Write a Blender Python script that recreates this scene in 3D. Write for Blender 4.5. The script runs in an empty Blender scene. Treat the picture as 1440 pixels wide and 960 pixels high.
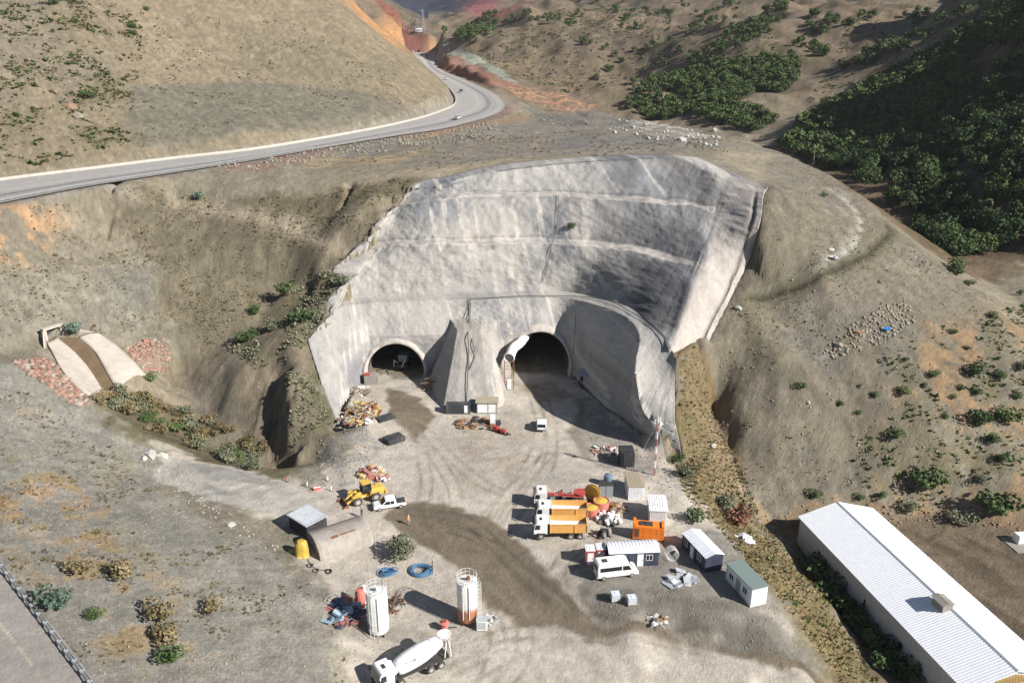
import bpy, math, random
import numpy as np
from mathutils import Vector, Matrix
from mathutils.geometry import delaunay_2d_cdt
R = math.radians
scene = bpy.context.scene
COL = scene.collection
random.seed(7); RNG = np.random.default_rng(7)

# ---------------------------------------------------------------- camera, sky, sun, exposure
CAM_H, PITCH, FPX = 70.0, 20.3, 1120.0
cam_d = bpy.data.cameras.new('camera'); cam = bpy.data.objects.new('camera', cam_d); COL.objects.link(cam)
cam.location = (0, 0, CAM_H); cam.rotation_euler = (R(90 - PITCH), 0, 0)
cam_d.sensor_width = 36; cam_d.lens = 28; cam_d.clip_start = 1; cam_d.clip_end = 30000
scene.camera = cam
SUN_AZ = (0.885, -0.465)            # horizontal direction towards the sun
SUN_EL = 33
world = bpy.data.worlds.new('World'); scene.world = world; world.use_nodes = True
wn = world.node_tree; wn.nodes.clear()
sky = wn.nodes.new('ShaderNodeTexSky'); sky.sky_type = 'NISHITA'; sky.sun_disc = False
sky.sun_elevation = R(SUN_EL); sky.sun_rotation = math.atan2(SUN_AZ[0], SUN_AZ[1])
sky.altitude = 1500; sky.dust_density = 1.5
bg = wn.nodes.new('ShaderNodeBackground'); bg.inputs['Strength'].default_value = 0.05
wo = wn.nodes.new('ShaderNodeOutputWorld')
wn.links.new(sky.outputs[0], bg.inputs[0]); wn.links.new(bg.outputs[0], wo.inputs[0])
sun_d = bpy.data.lights.new('sun', 'SUN'); sun = bpy.data.objects.new('sun', sun_d); COL.objects.link(sun)
sun_d.energy = 5.0; sun_d.angle = R(0.5); sun_d.color = (1.0, 0.955, 0.90)
sd = Vector((SUN_AZ[0]*math.cos(R(SUN_EL)), SUN_AZ[1]*math.cos(R(SUN_EL)), math.sin(R(SUN_EL))))
sun.rotation_euler = sd.to_track_quat('Z', 'Y').to_euler(); sun.location = sd*300
scene.view_settings.view_transform = 'Standard'; scene.view_settings.look = 'None'
scene.view_settings.exposure = 0.70; scene.view_settings.gamma = 1.0
scene.cycles.max_bounces = 5; scene.cycles.diffuse_bounces = 2; scene.cycles.glossy_bounces = 2

# ---------------------------------------------------------------- measuring the place
CP, SP = math.cos(R(PITCH)), math.sin(R(PITCH))
def ray(u, v): return (u - 720.0, FPX*CP - (v - 480.0)*SP, -(FPX*SP + (v - 480.0)*CP))
def PZ(u, v, z):
    X, Y, Z = ray(u, v); k = (z - CAM_H)/Z
    return (X*k, Y*k, z)
def PY(u, v, y):
    X, Y, Z = ray(u, v); k = y/Y
    return (X*k, y, CAM_H + Z*k)
def unit(v):
    v = np.array(v, float); return v/np.linalg.norm(v)

# value noise on numpy arrays
_perm = RNG.permutation(512); _perm = np.concatenate([_perm, _perm]); _val = RNG.random(512)*2 - 1
def vnoise(x, y, s=0):
    xi = np.floor(x).astype(np.int64); yi = np.floor(y).astype(np.int64)
    fx = x - xi; fy = y - yi
    fx = fx*fx*fx*(fx*(fx*6-15)+10); fy = fy*fy*fy*(fy*(fy*6-15)+10)
    def h(a, b): return _val[_perm[(_perm[(a+s*37) & 511] + b) & 511]]
    a, b, c, d = h(xi, yi), h(xi+1, yi), h(xi, yi+1), h(xi+1, yi+1)
    return (a*(1-fx)+b*fx)*(1-fy) + (c*(1-fx)+d*fx)*fy
def fbm(x, y, sc, oct=4, s=0, gain=.5):
    t = 0; a = 1; n = 0
    for o in range(oct):
        t = t + a*vnoise(x/sc + 13.7*o, y/sc - 7.1*o, s+o); n += a; a *= gain; sc = sc/2.03
    return t/n
def sstep(a, b, x):
    t = np.clip((x - a)/(b - a), 0, 1); return t*t*(3-2*t)

# ---------------------------------------------------------------- terrain: measured points and an added shading ridge
Zp = [  # (u, v, z)
 # yard
 (515,540,0),(557,532,0),(600,545,0),(600,600,0),(560,640,0),(625,580,0),(705,580,0),(715,525,0),(757,523,0),(800,528,0),(850,575,0),(900,612,0),(950,648,0),
 (700,640,0),(640,700,0),(560,720,0),(760,700,0),(850,660,0),(925,680,0),(955,700,0),(800,760,0),(940,800,0),(1010,745,-.3),(1085,835,-.6),(1040,850,-.5),(960,850,0),(870,850,-.1),(830,858,-1.3),
 (820,830,-.4),(700,780,-.8),(600,780,-.6),(520,780,0),(530,890,-1.2),(655,880,-1.6),(600,850,-1.2),(760,860,-2),(840,885,-2.3),(950,905,-3.2),(1050,925,-3.8),(1130,955,-4.5),
 (1000,870,-.7),(890,872,-.9),(1075,885,-1.5),
 (640,950,-2.4),(760,950,-3),(900,960,-3.6),(500,950,-1),(490,1000,-1),(700,1060,-3.6),(900,1100,-4),(1100,1100,-5),
 # left shed area and slab
 (480,690,0),(440,690,.3),(430,740,.7),(380,750,1.0),(440,790,.8),(480,830,.2),(350,668,.8),(300,652,1.4),(245,635,2.2),(225,660,2.4),(300,700,1.6),(380,715,1.0),
 (490,640,.3),(470,650,-.5),(500,610,.6),
 # near hillside
 (220,672,2.6),(215,690,4.2),(290,735,3.6),(350,765,2.8),(410,790,1.9),(460,830,1.6),(150,690,5.5),(100,610,8),(130,575,9),(60,545,12.5),(0,512,15),(0,600,12),(50,680,9.5),
 (0,720,10.2),(60,780,8.8),(120,860,7.6),(200,760,6.5),(300,800,4.6),(400,850,2.6),(480,900,.2),(200,900,6.3),(300,920,4.5),(420,950,1.6),(150,830,7.6),(180,960,6.8),(300,1050,4),(450,1060,0),
 (0,800,9.4),(60,880,8.3),(118,958,7.4),(0,900,8.6),(60,960,7.6),(-60,760,10.2),(0,1060,7),(160,1060,6),(-200,800,11),(-200,1000,8),
 # creek and channel
 (75,470,15.6),(110,505,12.2),(150,548,8.2),(60,500,14.2),(190,530,8.6),(130,476,14),(210,500,9.4),
 (190,575,4),(235,600,1),(300,625,-2.5),(360,648,-5),(410,668,-6.5),(245,540,2.6),
 # slope between upper road and creek
 (0,480,16),(0,500,14.2),(0,440,19.8),(60,440,18.8),(60,480,14.8),(100,440,17.2),(170,440,15.8),(150,470,13.4),(225,470,11.6),(245,500,8.2),(232,440,14.6),(232,400,19),(225,378,21.8),(150,385,22.4),(60,385,24.6),(0,385,25.8),
 (180,366,23.6),(120,368,24.2),(0,368,27.6),(60,366,26.4),(0,330,31.8),(0,300,35.2),(60,300,33.8),(100,300,32.5),(180,300,31.2),(150,266,36),(160,340,26.4),(250,340,25.6),(250,300,30.6),(260,440,13.6),(300,380,20.6),(300,340,25.5),(300,300,30.5),(300,262,36),(350,262,36.2),(400,340,25.5),(400,400,18.2),(350,440,13.6),(290,500,6.8),(260,525,4),
 (450,350,25.6),(500,350,26),(430,392,18.8),(482,380,22.7),(540,308,31.4),(522,328,28.4),(560,290,33.7),(500,366,24),(400,300,30.6),(460,300,30.8),(540,262,37.3),(430,258,36.8),(500,296,33.2),(590,258,38.3),(575,290,34.5),
 # spur
 (497,390,21),(468,408,18.7),(440,412,17.0),(400,422,14.2),(365,452,11.8),(320,497,8.2),(270,527,4.4),(430,440,15),(440,470,13.2),(432,500,11.5),(445,535,7.5),(470,580,2.5),
 (410,470,13),(402,520,9.8),(404,570,5.4),(408,620,1),(418,655,-2.6),(393,520,7.0),(389,560,2.2),(387,610,-2.8),(389,645,-5.3),(376,520,7.4),(376,560,3.2),(374,600,-.8),(374,632,-3.8),
 (360,490,9.6),(350,540,5.2),(340,590,0),(345,628,-3.8),(310,530,5.2),(300,580,-.4),(275,560,1.2),(450,600,1.2),(440,650,-3.4),(470,620,.2),
 # plateau top in front of the road
 (300,248,36.5),(480,222,39),(600,212,40.8),(600,240,40),(700,215,41.5),(800,205,42.2),(700,190,42),(760,170,43),(850,185,42.8),(850,208,42.6),(950,200,42.5),(1000,215,42),(1040,215,40.6),(900,172,43),(700,232,41.6),
 (960,178,42.2),(1040,192,39.8),
 # dome to the right of the wall
 (1074,266,38.9),(1086,262,39.1),(1070,309,34),(1086,309,33.8),(1062,338,29.2),(1078,340,29),(1050,372,24),(1066,374,23.8),(1024,424,18.9),(1040,426,18.6),(998,476,13.8),(1012,478,13.4),(985,482,13),
 (1100,215,39),(1150,237,36),(1170,247,34.8),(1215,280,30.8),(1250,312,26.8),(1295,348,22),(1340,382,17.6),(1385,405,13.5),(1440,432,9.5),
 (1100,304,33.4),(1200,345,26),(1215,300,29),(1100,400,20.8),(1200,450,15.6),(1150,350,26.8),(1160,400,22),(1230,340,25.5),(1080,440,16.5),(1100,500,12),(1200,550,5.4),(1300,440,14.5),(1300,500,9),(1400,500,7),(1300,600,.5),(1400,600,-1),
 (1050,520,9),(1050,600,1.5),(1040,560,5),(1100,600,1.5),(1100,660,-4.5),(1050,680,-5.5),(1060,715,-8.5),(1150,700,-9),(1200,640,-4),(1250,690,-8.5),(1200,718,-11),(1350,680,-7),(1440,690,-7),(1330,722,-11.5),(1440,745,-11.5),(1440,500,6.5),(1440,600,-1.5),
 # gash and grass strip right of the wing
 (951,500,14),(985,495,10.5),(992,520,6.8),(1002,555,3.6),(1012,600,-.2),(1035,645,-3.8),(962,520,11.8),(975,560,6.4),(990,600,2.8),(1010,650,-1.4),(1040,700,-5.2),(953,560,7.2),(950,600,3.2),(953,640,.6),(985,650,.6),(975,690,.2),(1000,700,-.8),
 (1020,735,-2.6),(1060,760,-4.4),(1045,730,-6),(1070,745,-9.4),(1110,800,-4.8),(1095,840,-1.4),(1100,870,-2.4),(1150,880,-6.4),(1130,915,-4.2),(1190,950,-7.6),
 # warehouse valley
 (1090,742,-12),(1120,770,-12),(1150,830,-12.2),(1200,880,-12.4),(1240,930,-12.6),(1300,975,-12.8),(1250,740,-12),(1330,800,-12),(1440,830,-12),(1440,960,-12),(1300,1100,-13),(1500,1100,-13),(1200,1000,-10.5),(1130,1100,-8),
]
Yp = [  # (u, v, distance y)
 # big hill left of the upper road
 (0,100,262),(0,0,318),(110,100,280),(120,0,335),(240,100,312),(240,0,365),(360,100,335),(360,0,392),(480,100,352),(480,20,402),(560,120,372),(540,60,415),
 (600,106,425),(640,150,352),(622,128,372),(560,72,440),(520,38,445),(478,0,450),(0,-120,395),(240,-130,440),(400,-120,470),(-100,-20,330),
 # far road surroundings
 (655,66,930),(680,82,850),(705,103,720),(735,123,590),(625,69,1080),(640,88,830),(640,102,730),(670,112,620),(700,121,555),(680,96,720),(625,80,960),
 (500,0,1200),(540,30,1220),(480,-30,1180),(575,62,1240),(560,54,1280),(600,64,1250),(600,46,1430),(635,44,1460),(560,44,1400),(640,60,1180),
 # sunlit hills in the middle distance
 (745,127,820),(850,142,760),(905,152,680),(962,168,560),(1080,207,430),(1040,185,470),
 (700,66,900),(655,58,1000),(690,32,1000),(655,45,1050),(750,2,1150),(720,15,1080),(800,20,1030),(800,80,860),(780,110,830),(900,60,850),(850,110,800),(900,5,1150),(960,-10,1200),(960,40,960),(950,95,740),(980,80,760),(930,130,700),
 (1000,95,590),(1060,48,690),(1120,4,800),(1100,120,560),(1040,140,520),(1150,100,600),(1200,20,850),(1300,0,860),(1250,60,640),(1200,150,490),
 (1150,168,440),(1250,112,500),(1330,60,600),(1400,18,700),(1100,195,425),
 (1040,30,900),(1090,-5,1000),
 # wooded hill on the right
 (1250,250,345),(1250,180,405),(1350,250,300),(1440,250,270),(1440,150,335),(1350,120,440),(1440,50,440),(1440,-20,500),(1400,0,570),(1350,180,350),(1310,330,275),(1380,352,248),(1440,362,238),(1400,378,228),(1440,395,222),(1180,240,370),(1440,-150,620),
 (1360,375,232),
]
Wp = [(-60,560,52),(-75,520,74),(-72,600,62),(-130,640,80),(-300,470,170),(-200,600,160),(-170,520,140),
 (0,560,32),(30,500,24),(60,440,20),(95,370,20),(110,310,16),(125,262,10),(140,228,6),(236,249,66),(290,222,100),(300,330,122),(262,400,114),(225,285,50),  # last points: unseen ridge at the far right, raised to shade the wood
 (-60,800,66),(-30,1100,100),(-330,1300,180),(60,1300,90),(300,1500,230),(600,1500,300),(-300,1000,170),(-600,1200,330),(-700,600,300),(800,900,260),
 (-120,1500,112),(-20,1500,108),(40,1650,110)]
PTS = [PZ(*p) for p in Zp] + [PY(*p) for p in Yp] + [tuple(map(float, w)) for w in Wp]
for (u, v, z) in Zp:
    if u >= 1435: PTS.append(PZ(u+420, v, z))
    if u <= 0: PTS.append(PZ(u-420, v, z))
for (u, v, y) in Yp:
    if u >= 1435: PTS.append(PY(u+420, v-90, y*1.02))
    if u <= 0: PTS.append(PY(u-420, v-60, y*1.02))
PTS += [(-120,20,8),(0,20,-3),(60,20,-6),(120,20,-12)]
# far mountains (world x, y, z)
PTS += [PY(560,2,4600),PY(520,-12,4700),PY(600,-6,4600),PY(640,-30,4500),PY(480,-40,4400),PY(430,-60,4400),PY(300,-60,4200),PY(580,38,2600),PY(530,35,2600),PY(620,42,2500),PY(480,20,2400),
        PY(660,10,2300),PY(690,-8,2500),PY(740,-14,2500),PY(700,25,2100),PY(640,28,2100),PY(610,40,1900),PY(640,14,1800),PY(670,14,1800),PY(615,30,1850),PY(700,38,1500),
        PY(800,-40,2600),PY(1000,-60,2600),PY(1300,-80,2600),PY(1700,-80,2600),PY(0,-80,3000),PY(-500,-80,3000),
        (-4500,5200,700),(-1500,5200,560),(0,5200,480),(1500,5200,560),(4500,5200,700)]
def catmull(P, n=8):
    P = [np.array(p, float) for p in P]; P = [2*P[0]-P[1]] + P + [2*P[-1]-P[-2]]; out = []
    for i in range(1, len(P)-2):
        for k in range(n):
            t = k/n; a, b, c, d = P[i-1], P[i], P[i+1], P[i+2]
            out.append(.5*((2*b)+(c-a)*t+(2*a-5*b+4*c-d)*t*t+(3*b-a-3*c+d)*t**3))
    out.append(P[-2]); return np.array(out)
ROAD_L = [(-260,300,35),(-120,272,36),(0,254,37),(120,239,37.7),(240,224,38.5),(360,210,39.4),(480,190,40.4),(560,174,41),(610,160,41.6),(638,146,42.4),(632,128,44),(612,113,47),(592,100,50),(578,88,54),(566,74,62)]
ROAD_R = [(-260,340,35),(-120,308,36),(0,286,37),(120,263,37.7),(240,244,38.5),(360,225,39.4),(480,204,40.4),(560,191,41),(640,178,41.6),(706,156,42.4),(700,135,44),(655,113,47),(622,99,50),(612,86,54),(614,74,62)]
RL = catmull([PZ(*p) for p in ROAD_L], 10); RR = catmull([PZ(*p) for p in ROAD_R], 10)
RC = (RL+RR)/2; RW = np.hypot(*(RL-RR)[:, :2].T)/2
for i in range(0, len(RL)-8, 5):
    n_ = (RL[i]-RR[i])[:2]; n_ /= np.linalg.norm(n_)
    PTS += [(RL[i][0]+n_[0]*1.5, RL[i][1]+n_[1]*1.5, RL[i][2]), (RR[i][0]-n_[0]*2, RR[i][1]-n_[1]*2, RR[i][2]-.2), (RL[i][0]+n_[0]*12, RL[i][1]+n_[1]*12, RL[i][2]+5.2)]
PA = np.array(PTS)

# ---------------------------------------------------------------- fan grid and interpolation
NY, NT = 1100, 720
ys = 28.0*(5200/28.0)**(np.arange(NY)/(NY-1.0)); ts = np.linspace(-0.92, 0.92, NT)
GY, GT = np.meshgrid(ys, ts, indexing='ij'); GX = GT*GY
def tin(P, X, Y):
    vs = [Vector((float(a), float(b))) for a, b in P[:, :2]]
    ov, oe, of, orig, _, _ = delaunay_2d_cdt(vs, [], [], 0, 1e-4)
    zz = np.array([P[o[0], 2] for o in orig]); vv = np.array([(a.x, a.y) for a in ov])
    out = np.full(X.shape, np.nan)
    lny = np.log(ys)
    for f in of:
        a, b, c = vv[f[0]], vv[f[1]], vv[f[2]]
        y0, y1 = min(a[1], b[1], c[1]), max(a[1], b[1], c[1])
        i0 = max(0, np.searchsorted(ys, y0)-1); i1 = min(NY, np.searchsorted(ys, y1)+1)
        tt = [p[0]/max(p[1], 1e-3) for p in (a, b, c)]
        # x/y extremes of a triangle lie on its vertices (projective)
        j0 = max(0, np.searchsorted(ts, min(tt))-1); j1 = min(NT, np.searchsorted(ts, max(tt))+1)
        if i1 <= i0 or j1 <= j0: continue
        x = X[i0:i1, j0:j1]; y = Y[i0:i1, j0:j1]
        d = (b[1]-c[1])*(a[0]-c[0]) + (c[0]-b[0])*(a[1]-c[1])
        if abs(d) < 1e-9: continue
        w0 = ((b[1]-c[1])*(x-c[0]) + (c[0]-b[0])*(y-c[1]))/d
        w1 = ((c[1]-a[1])*(x-c[0]) + (a[0]-c[0])*(y-c[1]))/d
        w2 = 1-w0-w1
        m = (w0 >= -1e-6) & (w1 >= -1e-6) & (w2 >= -1e-6)
        z = w0*zz[f[0]] + w1*zz[f[1]] + w2*zz[f[2]]
        out[i0:i1, j0:j1][m] = z[m]
    return out
def blur(A, r):
    k = np.exp(-np.arange(-3*r, 3*r+1)**2/(2.0*r*r)); k /= k.sum(); n = len(k)//2
    B = np.pad(A, ((n, n), (0, 0)), mode='edge'); A = sum(k[i]*B[i:i+A.shape[0]] for i in range(len(k)))
    B = np.pad(A, ((0, 0), (n, n)), mode='edge'); return sum(k[i]*B[:, i:i+A.shape[1]] for i in range(len(k)))
GZ = tin(PA, GX, GY)
bad = np.isnan(GZ)
if bad.any():
    print('holes', bad.sum())
    for i in range(NY):
        r = GZ[i]; g = ~np.isnan(r)
        if g.any(): GZ[i] = np.interp(np.arange(NT), np.arange(NT)[g], r[g])
        else: GZ[i] = GZ[i-1]
GZ = blur(GZ, 2)
far = sstep(250, 420, GY); GZ = GZ*(1-far) + blur(GZ, 6)*far
def seg_dist(X, Y, poly):
    """distance to a polyline; also arc position and signed side"""
    best = np.full(X.shape, 1e9); pos = np.zeros(X.shape); side = np.zeros(X.shape); acc = 0
    for (a, b) in zip(poly[:-1], poly[1:]):
        ax, ay, bx, by = a[0], a[1], b[0], b[1]; L = math.hypot(bx-ax, by-ay)
        t = np.clip(((X-ax)*(bx-ax)+(Y-ay)*(by-ay))/(L*L), 0, 1)
        dx = X-(ax+t*(bx-ax)); dy = Y-(ay+t*(by-ay)); d = np.hypot(dx, dy); m = d < best
        best[m] = d[m]; pos[m] = acc+t[m]*L; side[m] = np.sign((bx-ax)*dy-(by-ay)*dx)[m]; acc += L
    return best, pos, side
# upper highway: pairs of left / right edge points
arc = np.concatenate([[0], np.cumsum(np.hypot(*np.diff(RC[:, :2], axis=0).T))])
d, pos, side = seg_dist(GX, GY, RC)
RPOLY = [tuple(p[:2]) for p in RL]+[tuple(p[:2]) for p in RR[::-1]]
def inside(X, Y, poly):
    c = np.zeros(X.shape, bool); n = len(poly); j = n-1
    for i in range(n):
        xi, yi = poly[i]; xj, yj = poly[j]
        if yi != yj: c ^= ((yi > Y) != (yj > Y)) & (X < (xj-xi)*(Y-yi)/(yj-yi)+xi)
        j = i
    return c
rz = np.interp(pos, arc, RC[:, 2]); rw = np.interp(pos, arc, RW)
# lower-left road
LR_C = catmull([PZ(-190,700,11),PZ(-95,800,10.2),PZ(-36,880,9.2),PZ(22,960,8.2),PZ(75,1060,7.2),PZ(110,1160,6.6)], 10)
d2, pos2, side2 = seg_dist(GX, GY, LR_C)
arc2 = np.concatenate([[0], np.cumsum(np.hypot(*np.diff(LR_C[:, :2], axis=0).T))])
rz2 = np.interp(pos2, arc2, LR_C[:, 2])

def dens(P, k=4): return np.array([P[i]*(1-t)+P[i+1]*t for i in range(len(P)-1) for t in np.linspace(0, 1, k, endpoint=False)]+[P[-1]])
dl, _, _ = seg_dist(GX, GY, RL); dr_, _, _ = seg_dist(GX, GY, RR); RD = np.where(inside(GX, GY, RPOLY), -np.minimum(dl, dr_), np.minimum(dl, dr_))
side = np.where(dl < dr_, 1.0, -1.0)
_a, _b = dens(RL, 3), dens(RR, 3); SP_ = np.concatenate([_a*(1-k/6)+_b*(k/6) for k in range(7)])
nbr = np.argwhere(RD < 14); qr = np.stack([GX[nbr[:, 0], nbr[:, 1]], GY[nbr[:, 0], nbr[:, 1]]], 1)
for a_ in range(0, len(qr), 3000):
    D = ((qr[a_:a_+3000, None]-SP_[None, :, :2])**2).sum(-1); rz[nbr[a_:a_+3000, 0], nbr[a_:a_+3000, 1]] = SP_[D.argmin(1), 2]
rw = d - RD       # so that d - rw is the distance outside the road's own edge
# ---------------------------------------------------------------- shotcrete wall lattice (u, v, z), 13 columns + flank
W_CREST4 = [(585,268,36.8),(600,260,38.1),(635,256,38.9),(670,247,39.9),(705,240,41),(750,234,41.6),(800,230,42),(850,227,42.4),(900,225,42.5),(950,226,42.2),(985,232,41.6),(1010,245,40.6),(1025,258,39),(1056,262,38.8),(1073,268,38.6)]
W_CREST3 = [(538,320,29.9),(560,296,32.8),(590,284,35),(630,280,35.6),(680,276,36),(730,275,36),(780,275,36),(830,277,36),(880,280,35.8),(930,284,35.4),(970,287,35),(1000,291,34.6),(1012,292,34.2),(1052,303,34.4),(1070,309,34)]
W_CREST2 = [(497,388,21),(533,350,25.5),(562,343,27),(600,344,27),(640,344,26.8),(690,342,26.6),(740,341,26.5),(790,342,26.5),(850,346,26.4),(900,352,26.2),(945,363,25.7),(972,371,25.2),(986,375,25),(1032,372,24.5),(1050,372,24)]
W_CREST1 = [(433,478,11.6),(468,436,15),(510,427,15.5),(557,425,15.5),(600,423,15.5),(655,421,15.5),(712,419,15.5),(757,418,15.5),(800,419,15.5),(866,438,17),(898,468,16.4),(894,525,12),(909,585,6),(949,592,5.4)]
W_IN1 =    [(445,468,12.4),(475,424,15.9),(512,419,15.7),(557,417,15.7),(600,415,15.7),(655,413,15.7),(712,411,15.7),(757,410,15.7),(806,411,15.7),(880,430,17.2),(912,455,17),(932,474,16.2),(945,492,15.2),(985,472,14.8),(998,476,13.8)]
W_MID = [(452,538,6),(478,490,9),(512,473,9.5),(557,472,9.5),(602,471,9.5),(655,469,9.5),(712,466,9.5),(757,464,9.5),(799,466,9.5),(858,500,10.6),(885,535,9),(889,572,6),(917,610,2.6),(955,618,2.6)]
W_BASE =   [(480,604,-.3),(495,566,-.3),(512,538,-.3),(557,531,-.3),(604,531,-.3),(655,529,-.3),(712,527,-.3),(757,525,-.3),(803,530,-.3),(848,572,-.3),(880,598,-.3),(902,614,-.3),(930,632,-.3),(960,648,-.3)]
W_RIM =    [(580,262,37.8),(600,252,38.9),(634,247,39.4),(668,238,40.6),(705,231,41.6),(750,226,42.1),(800,222,42.5),(850,219,42.8),(900,217,42.8),(950,218,42.5),(992,224,41.7),(1024,238,40.5),(1046,250,39.8),(1066,256,39.2),(1080,262,39)]
def wp(L): return np.array([PZ(*p) for p in L])
C4, C3, C2, C1, I1, M1, B0, RIM = map(wp, (W_CREST4, W_CREST3, W_CREST2, W_CREST1, W_IN1, W_MID, W_BASE, W_RIM))
def inner(C, d, dz=.2):
    n = len(C); o = C.copy()
    for i in range(n):
        a = C[max(0, i-1)]; b = C[min(n-1, i+1)]; t = b-a; nn = np.array([-t[1], t[0], 0]); nn /= np.linalg.norm(nn)+1e-9
        k = d*(1.0 if i < 10 else .6 if i == 10 else .3 if i == 11 else 0)
        o[i] = C[i]+nn*k; o[i][2] += dz*(1 if i < 12 else 0)
    return o
I2 = inner(C2, 4.4, -.1); I3 = inner(C3, 4.0, -.1)
def cm(P, n):   # curve through P resampled: n pieces per span
    return catmull(P, n)
def loft(rows, nspan, nsub):
    """rows: curves through lattice; nsub[i] subdivisions between row i and i+1"""
    cur = [cm(r, nspan) for r in rows]; G = []
    for i in range(len(cur)-1):
        for k in range(nsub[i]):
            t = k/nsub[i]; G.append(cur[i]*(1-t)+cur[i+1]*t)
    G.append(cur[-1]); return np.array(G)
UP = loft([RIM, C4, I3, C3, I2, C2, I1], 22, [8, 26, 6, 30, 6, 44])     # upper faces and flank
I1L = np.concatenate([I1[:13], [PZ(948,502,14.6)]])
def smooth_grid(Gd, r):
    for ax in (0, 1):
        k = np.exp(-np.arange(-2*r, 2*r+1)**2/(2.0*(r*.8)**2)); k /= k.sum(); pad = [(0, 0)]*3; pad[ax] = (2*r, 2*r); B = np.pad(Gd, pad, mode='reflect', reflect_type='odd')
        Gd = sum(k[i]*(B[i:i+Gd.shape[0]] if ax == 0 else B[:, i:i+Gd.shape[1]]) for i in range(len(k)))
    return Gd
_s = smooth_grid(smooth_grid(UP, 6), 8); _w = (sstep(10.2*22, 11.6*22, np.arange(UP.shape[1]))[None, :]*sstep(96, 60, np.arange(UP.shape[0]))[:, None])[..., None]; UP = UP*(1-_w)+_s*_w
_s = smooth_grid(UP, 2); UP = UP*.4+_s*.6
_r = np.arange(UP.shape[0])[:, None]; _c = np.arange(UP.shape[1])[None, :]
UP[..., 0] += (fbm(_r*.22+0*_c, _c*.02, 2.2, 3, 301)*3.2)*(1-sstep(0, 34, _c))*sstep(0, 8, _r)*sstep(0, 8, UP.shape[0]-1-_r)
_b = np.exp(-((_r-37)/7.0)**2)+np.exp(-((_r-73)/7.0)**2); UP[..., 1] += _b*fbm(_c*.3, _r*.05, 3, 3, 302)*1.5*sstep(0, 20, _c)*sstep(13*22, 11*22, _c); UP[..., 2] += _b*fbm(_c*.3, _r*.05, 5, 3, 303)*.7*sstep(13*22, 11*22, _c)
LOW = loft([I1L, C1, M1, B0], 34, [8, 34, 50])                              # lower face with the portals
def normals(G):
    du = np.gradient(G, axis=1); dv = np.gradient(G, axis=0); n = np.cross(du, dv)
    n /= np.linalg.norm(n, axis=2, keepdims=True)+1e-9
    flip = np.sign((n*np.array([.1, -1, .6])).sum(2, keepdims=True)); return n*flip
def rough(G, amp, keep_edges=True, dmask=1.0):
    n = normals(G); X = G[..., 0]; Y = G[..., 1]; Z = G[..., 2]
    q = X*.8+Y*.35; w = Z*1.0+Y*.25
    h = fbm(q, w, 9, 3, 3)*1.0 + fbm(q, w, 2.6, 3, 9)*.6 + fbm(q, w*.8, .9, 3, 21)*.36
    h = h*amp*.5
    # anchor-plate dimples in rows across the wall
    dm = (np.cos(q*2*math.pi/1.9)*np.cos(w*2*math.pi/1.7)); h = h - dmask*.22*np.clip(dm, 0, 1)**3*sstep(-.25, .5, fbm(q, w, 14, 2, 44)+.35*sstep(0, 40, X))
    m = np.ones(h.shape); 
    if keep_edges:
        r = np.arange(h.shape[0]); m *= np.minimum(1, np.minimum(r, r[::-1])/5.0)[:, None]*.8+.2
    return G + n*(h*m)[..., None]
UPM = rough(UP, 1.0, True, sstep(12*22, 11.6*22, np.arange(UP.shape[1]))[None, :]); 
LOWM = rough(LOW, .55)
# footprint polygon of the wall for sinking the ground below it
FOOT = [tuple(p[:2]) for p in B0] + [tuple(p[:2]) for p in (M1[13], C1[13], I1L[13], I1[13], I1[14])] + [tuple(p[:2]) for p in (C2[14], C3[14], C4[14])] + [tuple(p[:2]) for p in RIM[::-1]] + [tuple(p[:2]) for p in UP[1::6, 0]]+[tuple(p[:2]) for p in LOW[:60:8, 0]]
def inside(X, Y, poly):
    c = np.zeros(X.shape, bool); n = len(poly); j = n-1
    for i in range(n):
        xi, yi = poly[i]; xj, yj = poly[j]
        if yi != yj: c ^= ((yi > Y) != (yj > Y)) & (X < (xj-xi)*(Y-yi)/(yj-yi)+xi)
        j = i
    return c
def sdist(X, Y, poly):
    """signed distance, positive inside"""
    d, _, _ = seg_dist(X, Y, list(poly)+[poly[0]]); return np.where(inside(X, Y, poly), d, -d)
near = (GY > 100) & (GY < 260)
SF = np.full(GX.shape, -999.0); rowsel = np.where((ys > 100) & (ys < 260))[0]; sl = slice(rowsel[0], rowsel[-1]+1)
SF[sl] = sdist(GX[sl], GY[sl], FOOT)
# rasterise the wall's own height under its footprint so the ground can follow and stay below it
WZ = np.full(GX.shape, np.nan)
def splat(G):
    x = G[..., 0].ravel(); y = G[..., 1].ravel(); z = G[..., 2].ravel()
    i = np.clip(np.round(np.log(y/28.0)/math.log(5200/28.0)*(NY-1)).astype(int), 0, NY-1); j = np.clip(np.round((x/y+.92)/1.84*(NT-1)).astype(int), 0, NT-1)
    for a, b, c in zip(i, j, z):
        if np.isnan(WZ[a, b]) or c < WZ[a, b]: WZ[a, b] = c
def dense(G, k=3):
    out = []
    for i in range(G.shape[0]-1):
        for t in np.linspace(0, 1, k, endpoint=False): out.append(G[i]*(1-t)+G[i+1]*t)
    A = np.array(out); out = []
    for j in range(A.shape[1]-1):
        for t in np.linspace(0, 1, 2, endpoint=False): out.append(A[:, j]*(1-t)+A[:, j+1]*t)
    return np.array(out).transpose(1, 0, 2)
splat(dense(UP)); splat(dense(LOW))
for it in range(6):      # fill small gaps
    m = np.isnan(WZ[sl]) & (SF[sl] > -.2)
    if not m.any(): break
    S = [np.roll(WZ[sl], s, a) for a in (0, 1) for s in (1, -1)]
    with np.errstate(all='ignore'): mm = np.nanmin(np.array(S), axis=0)
    WZ[sl] = np.where(m, mm, WZ[sl])
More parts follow.
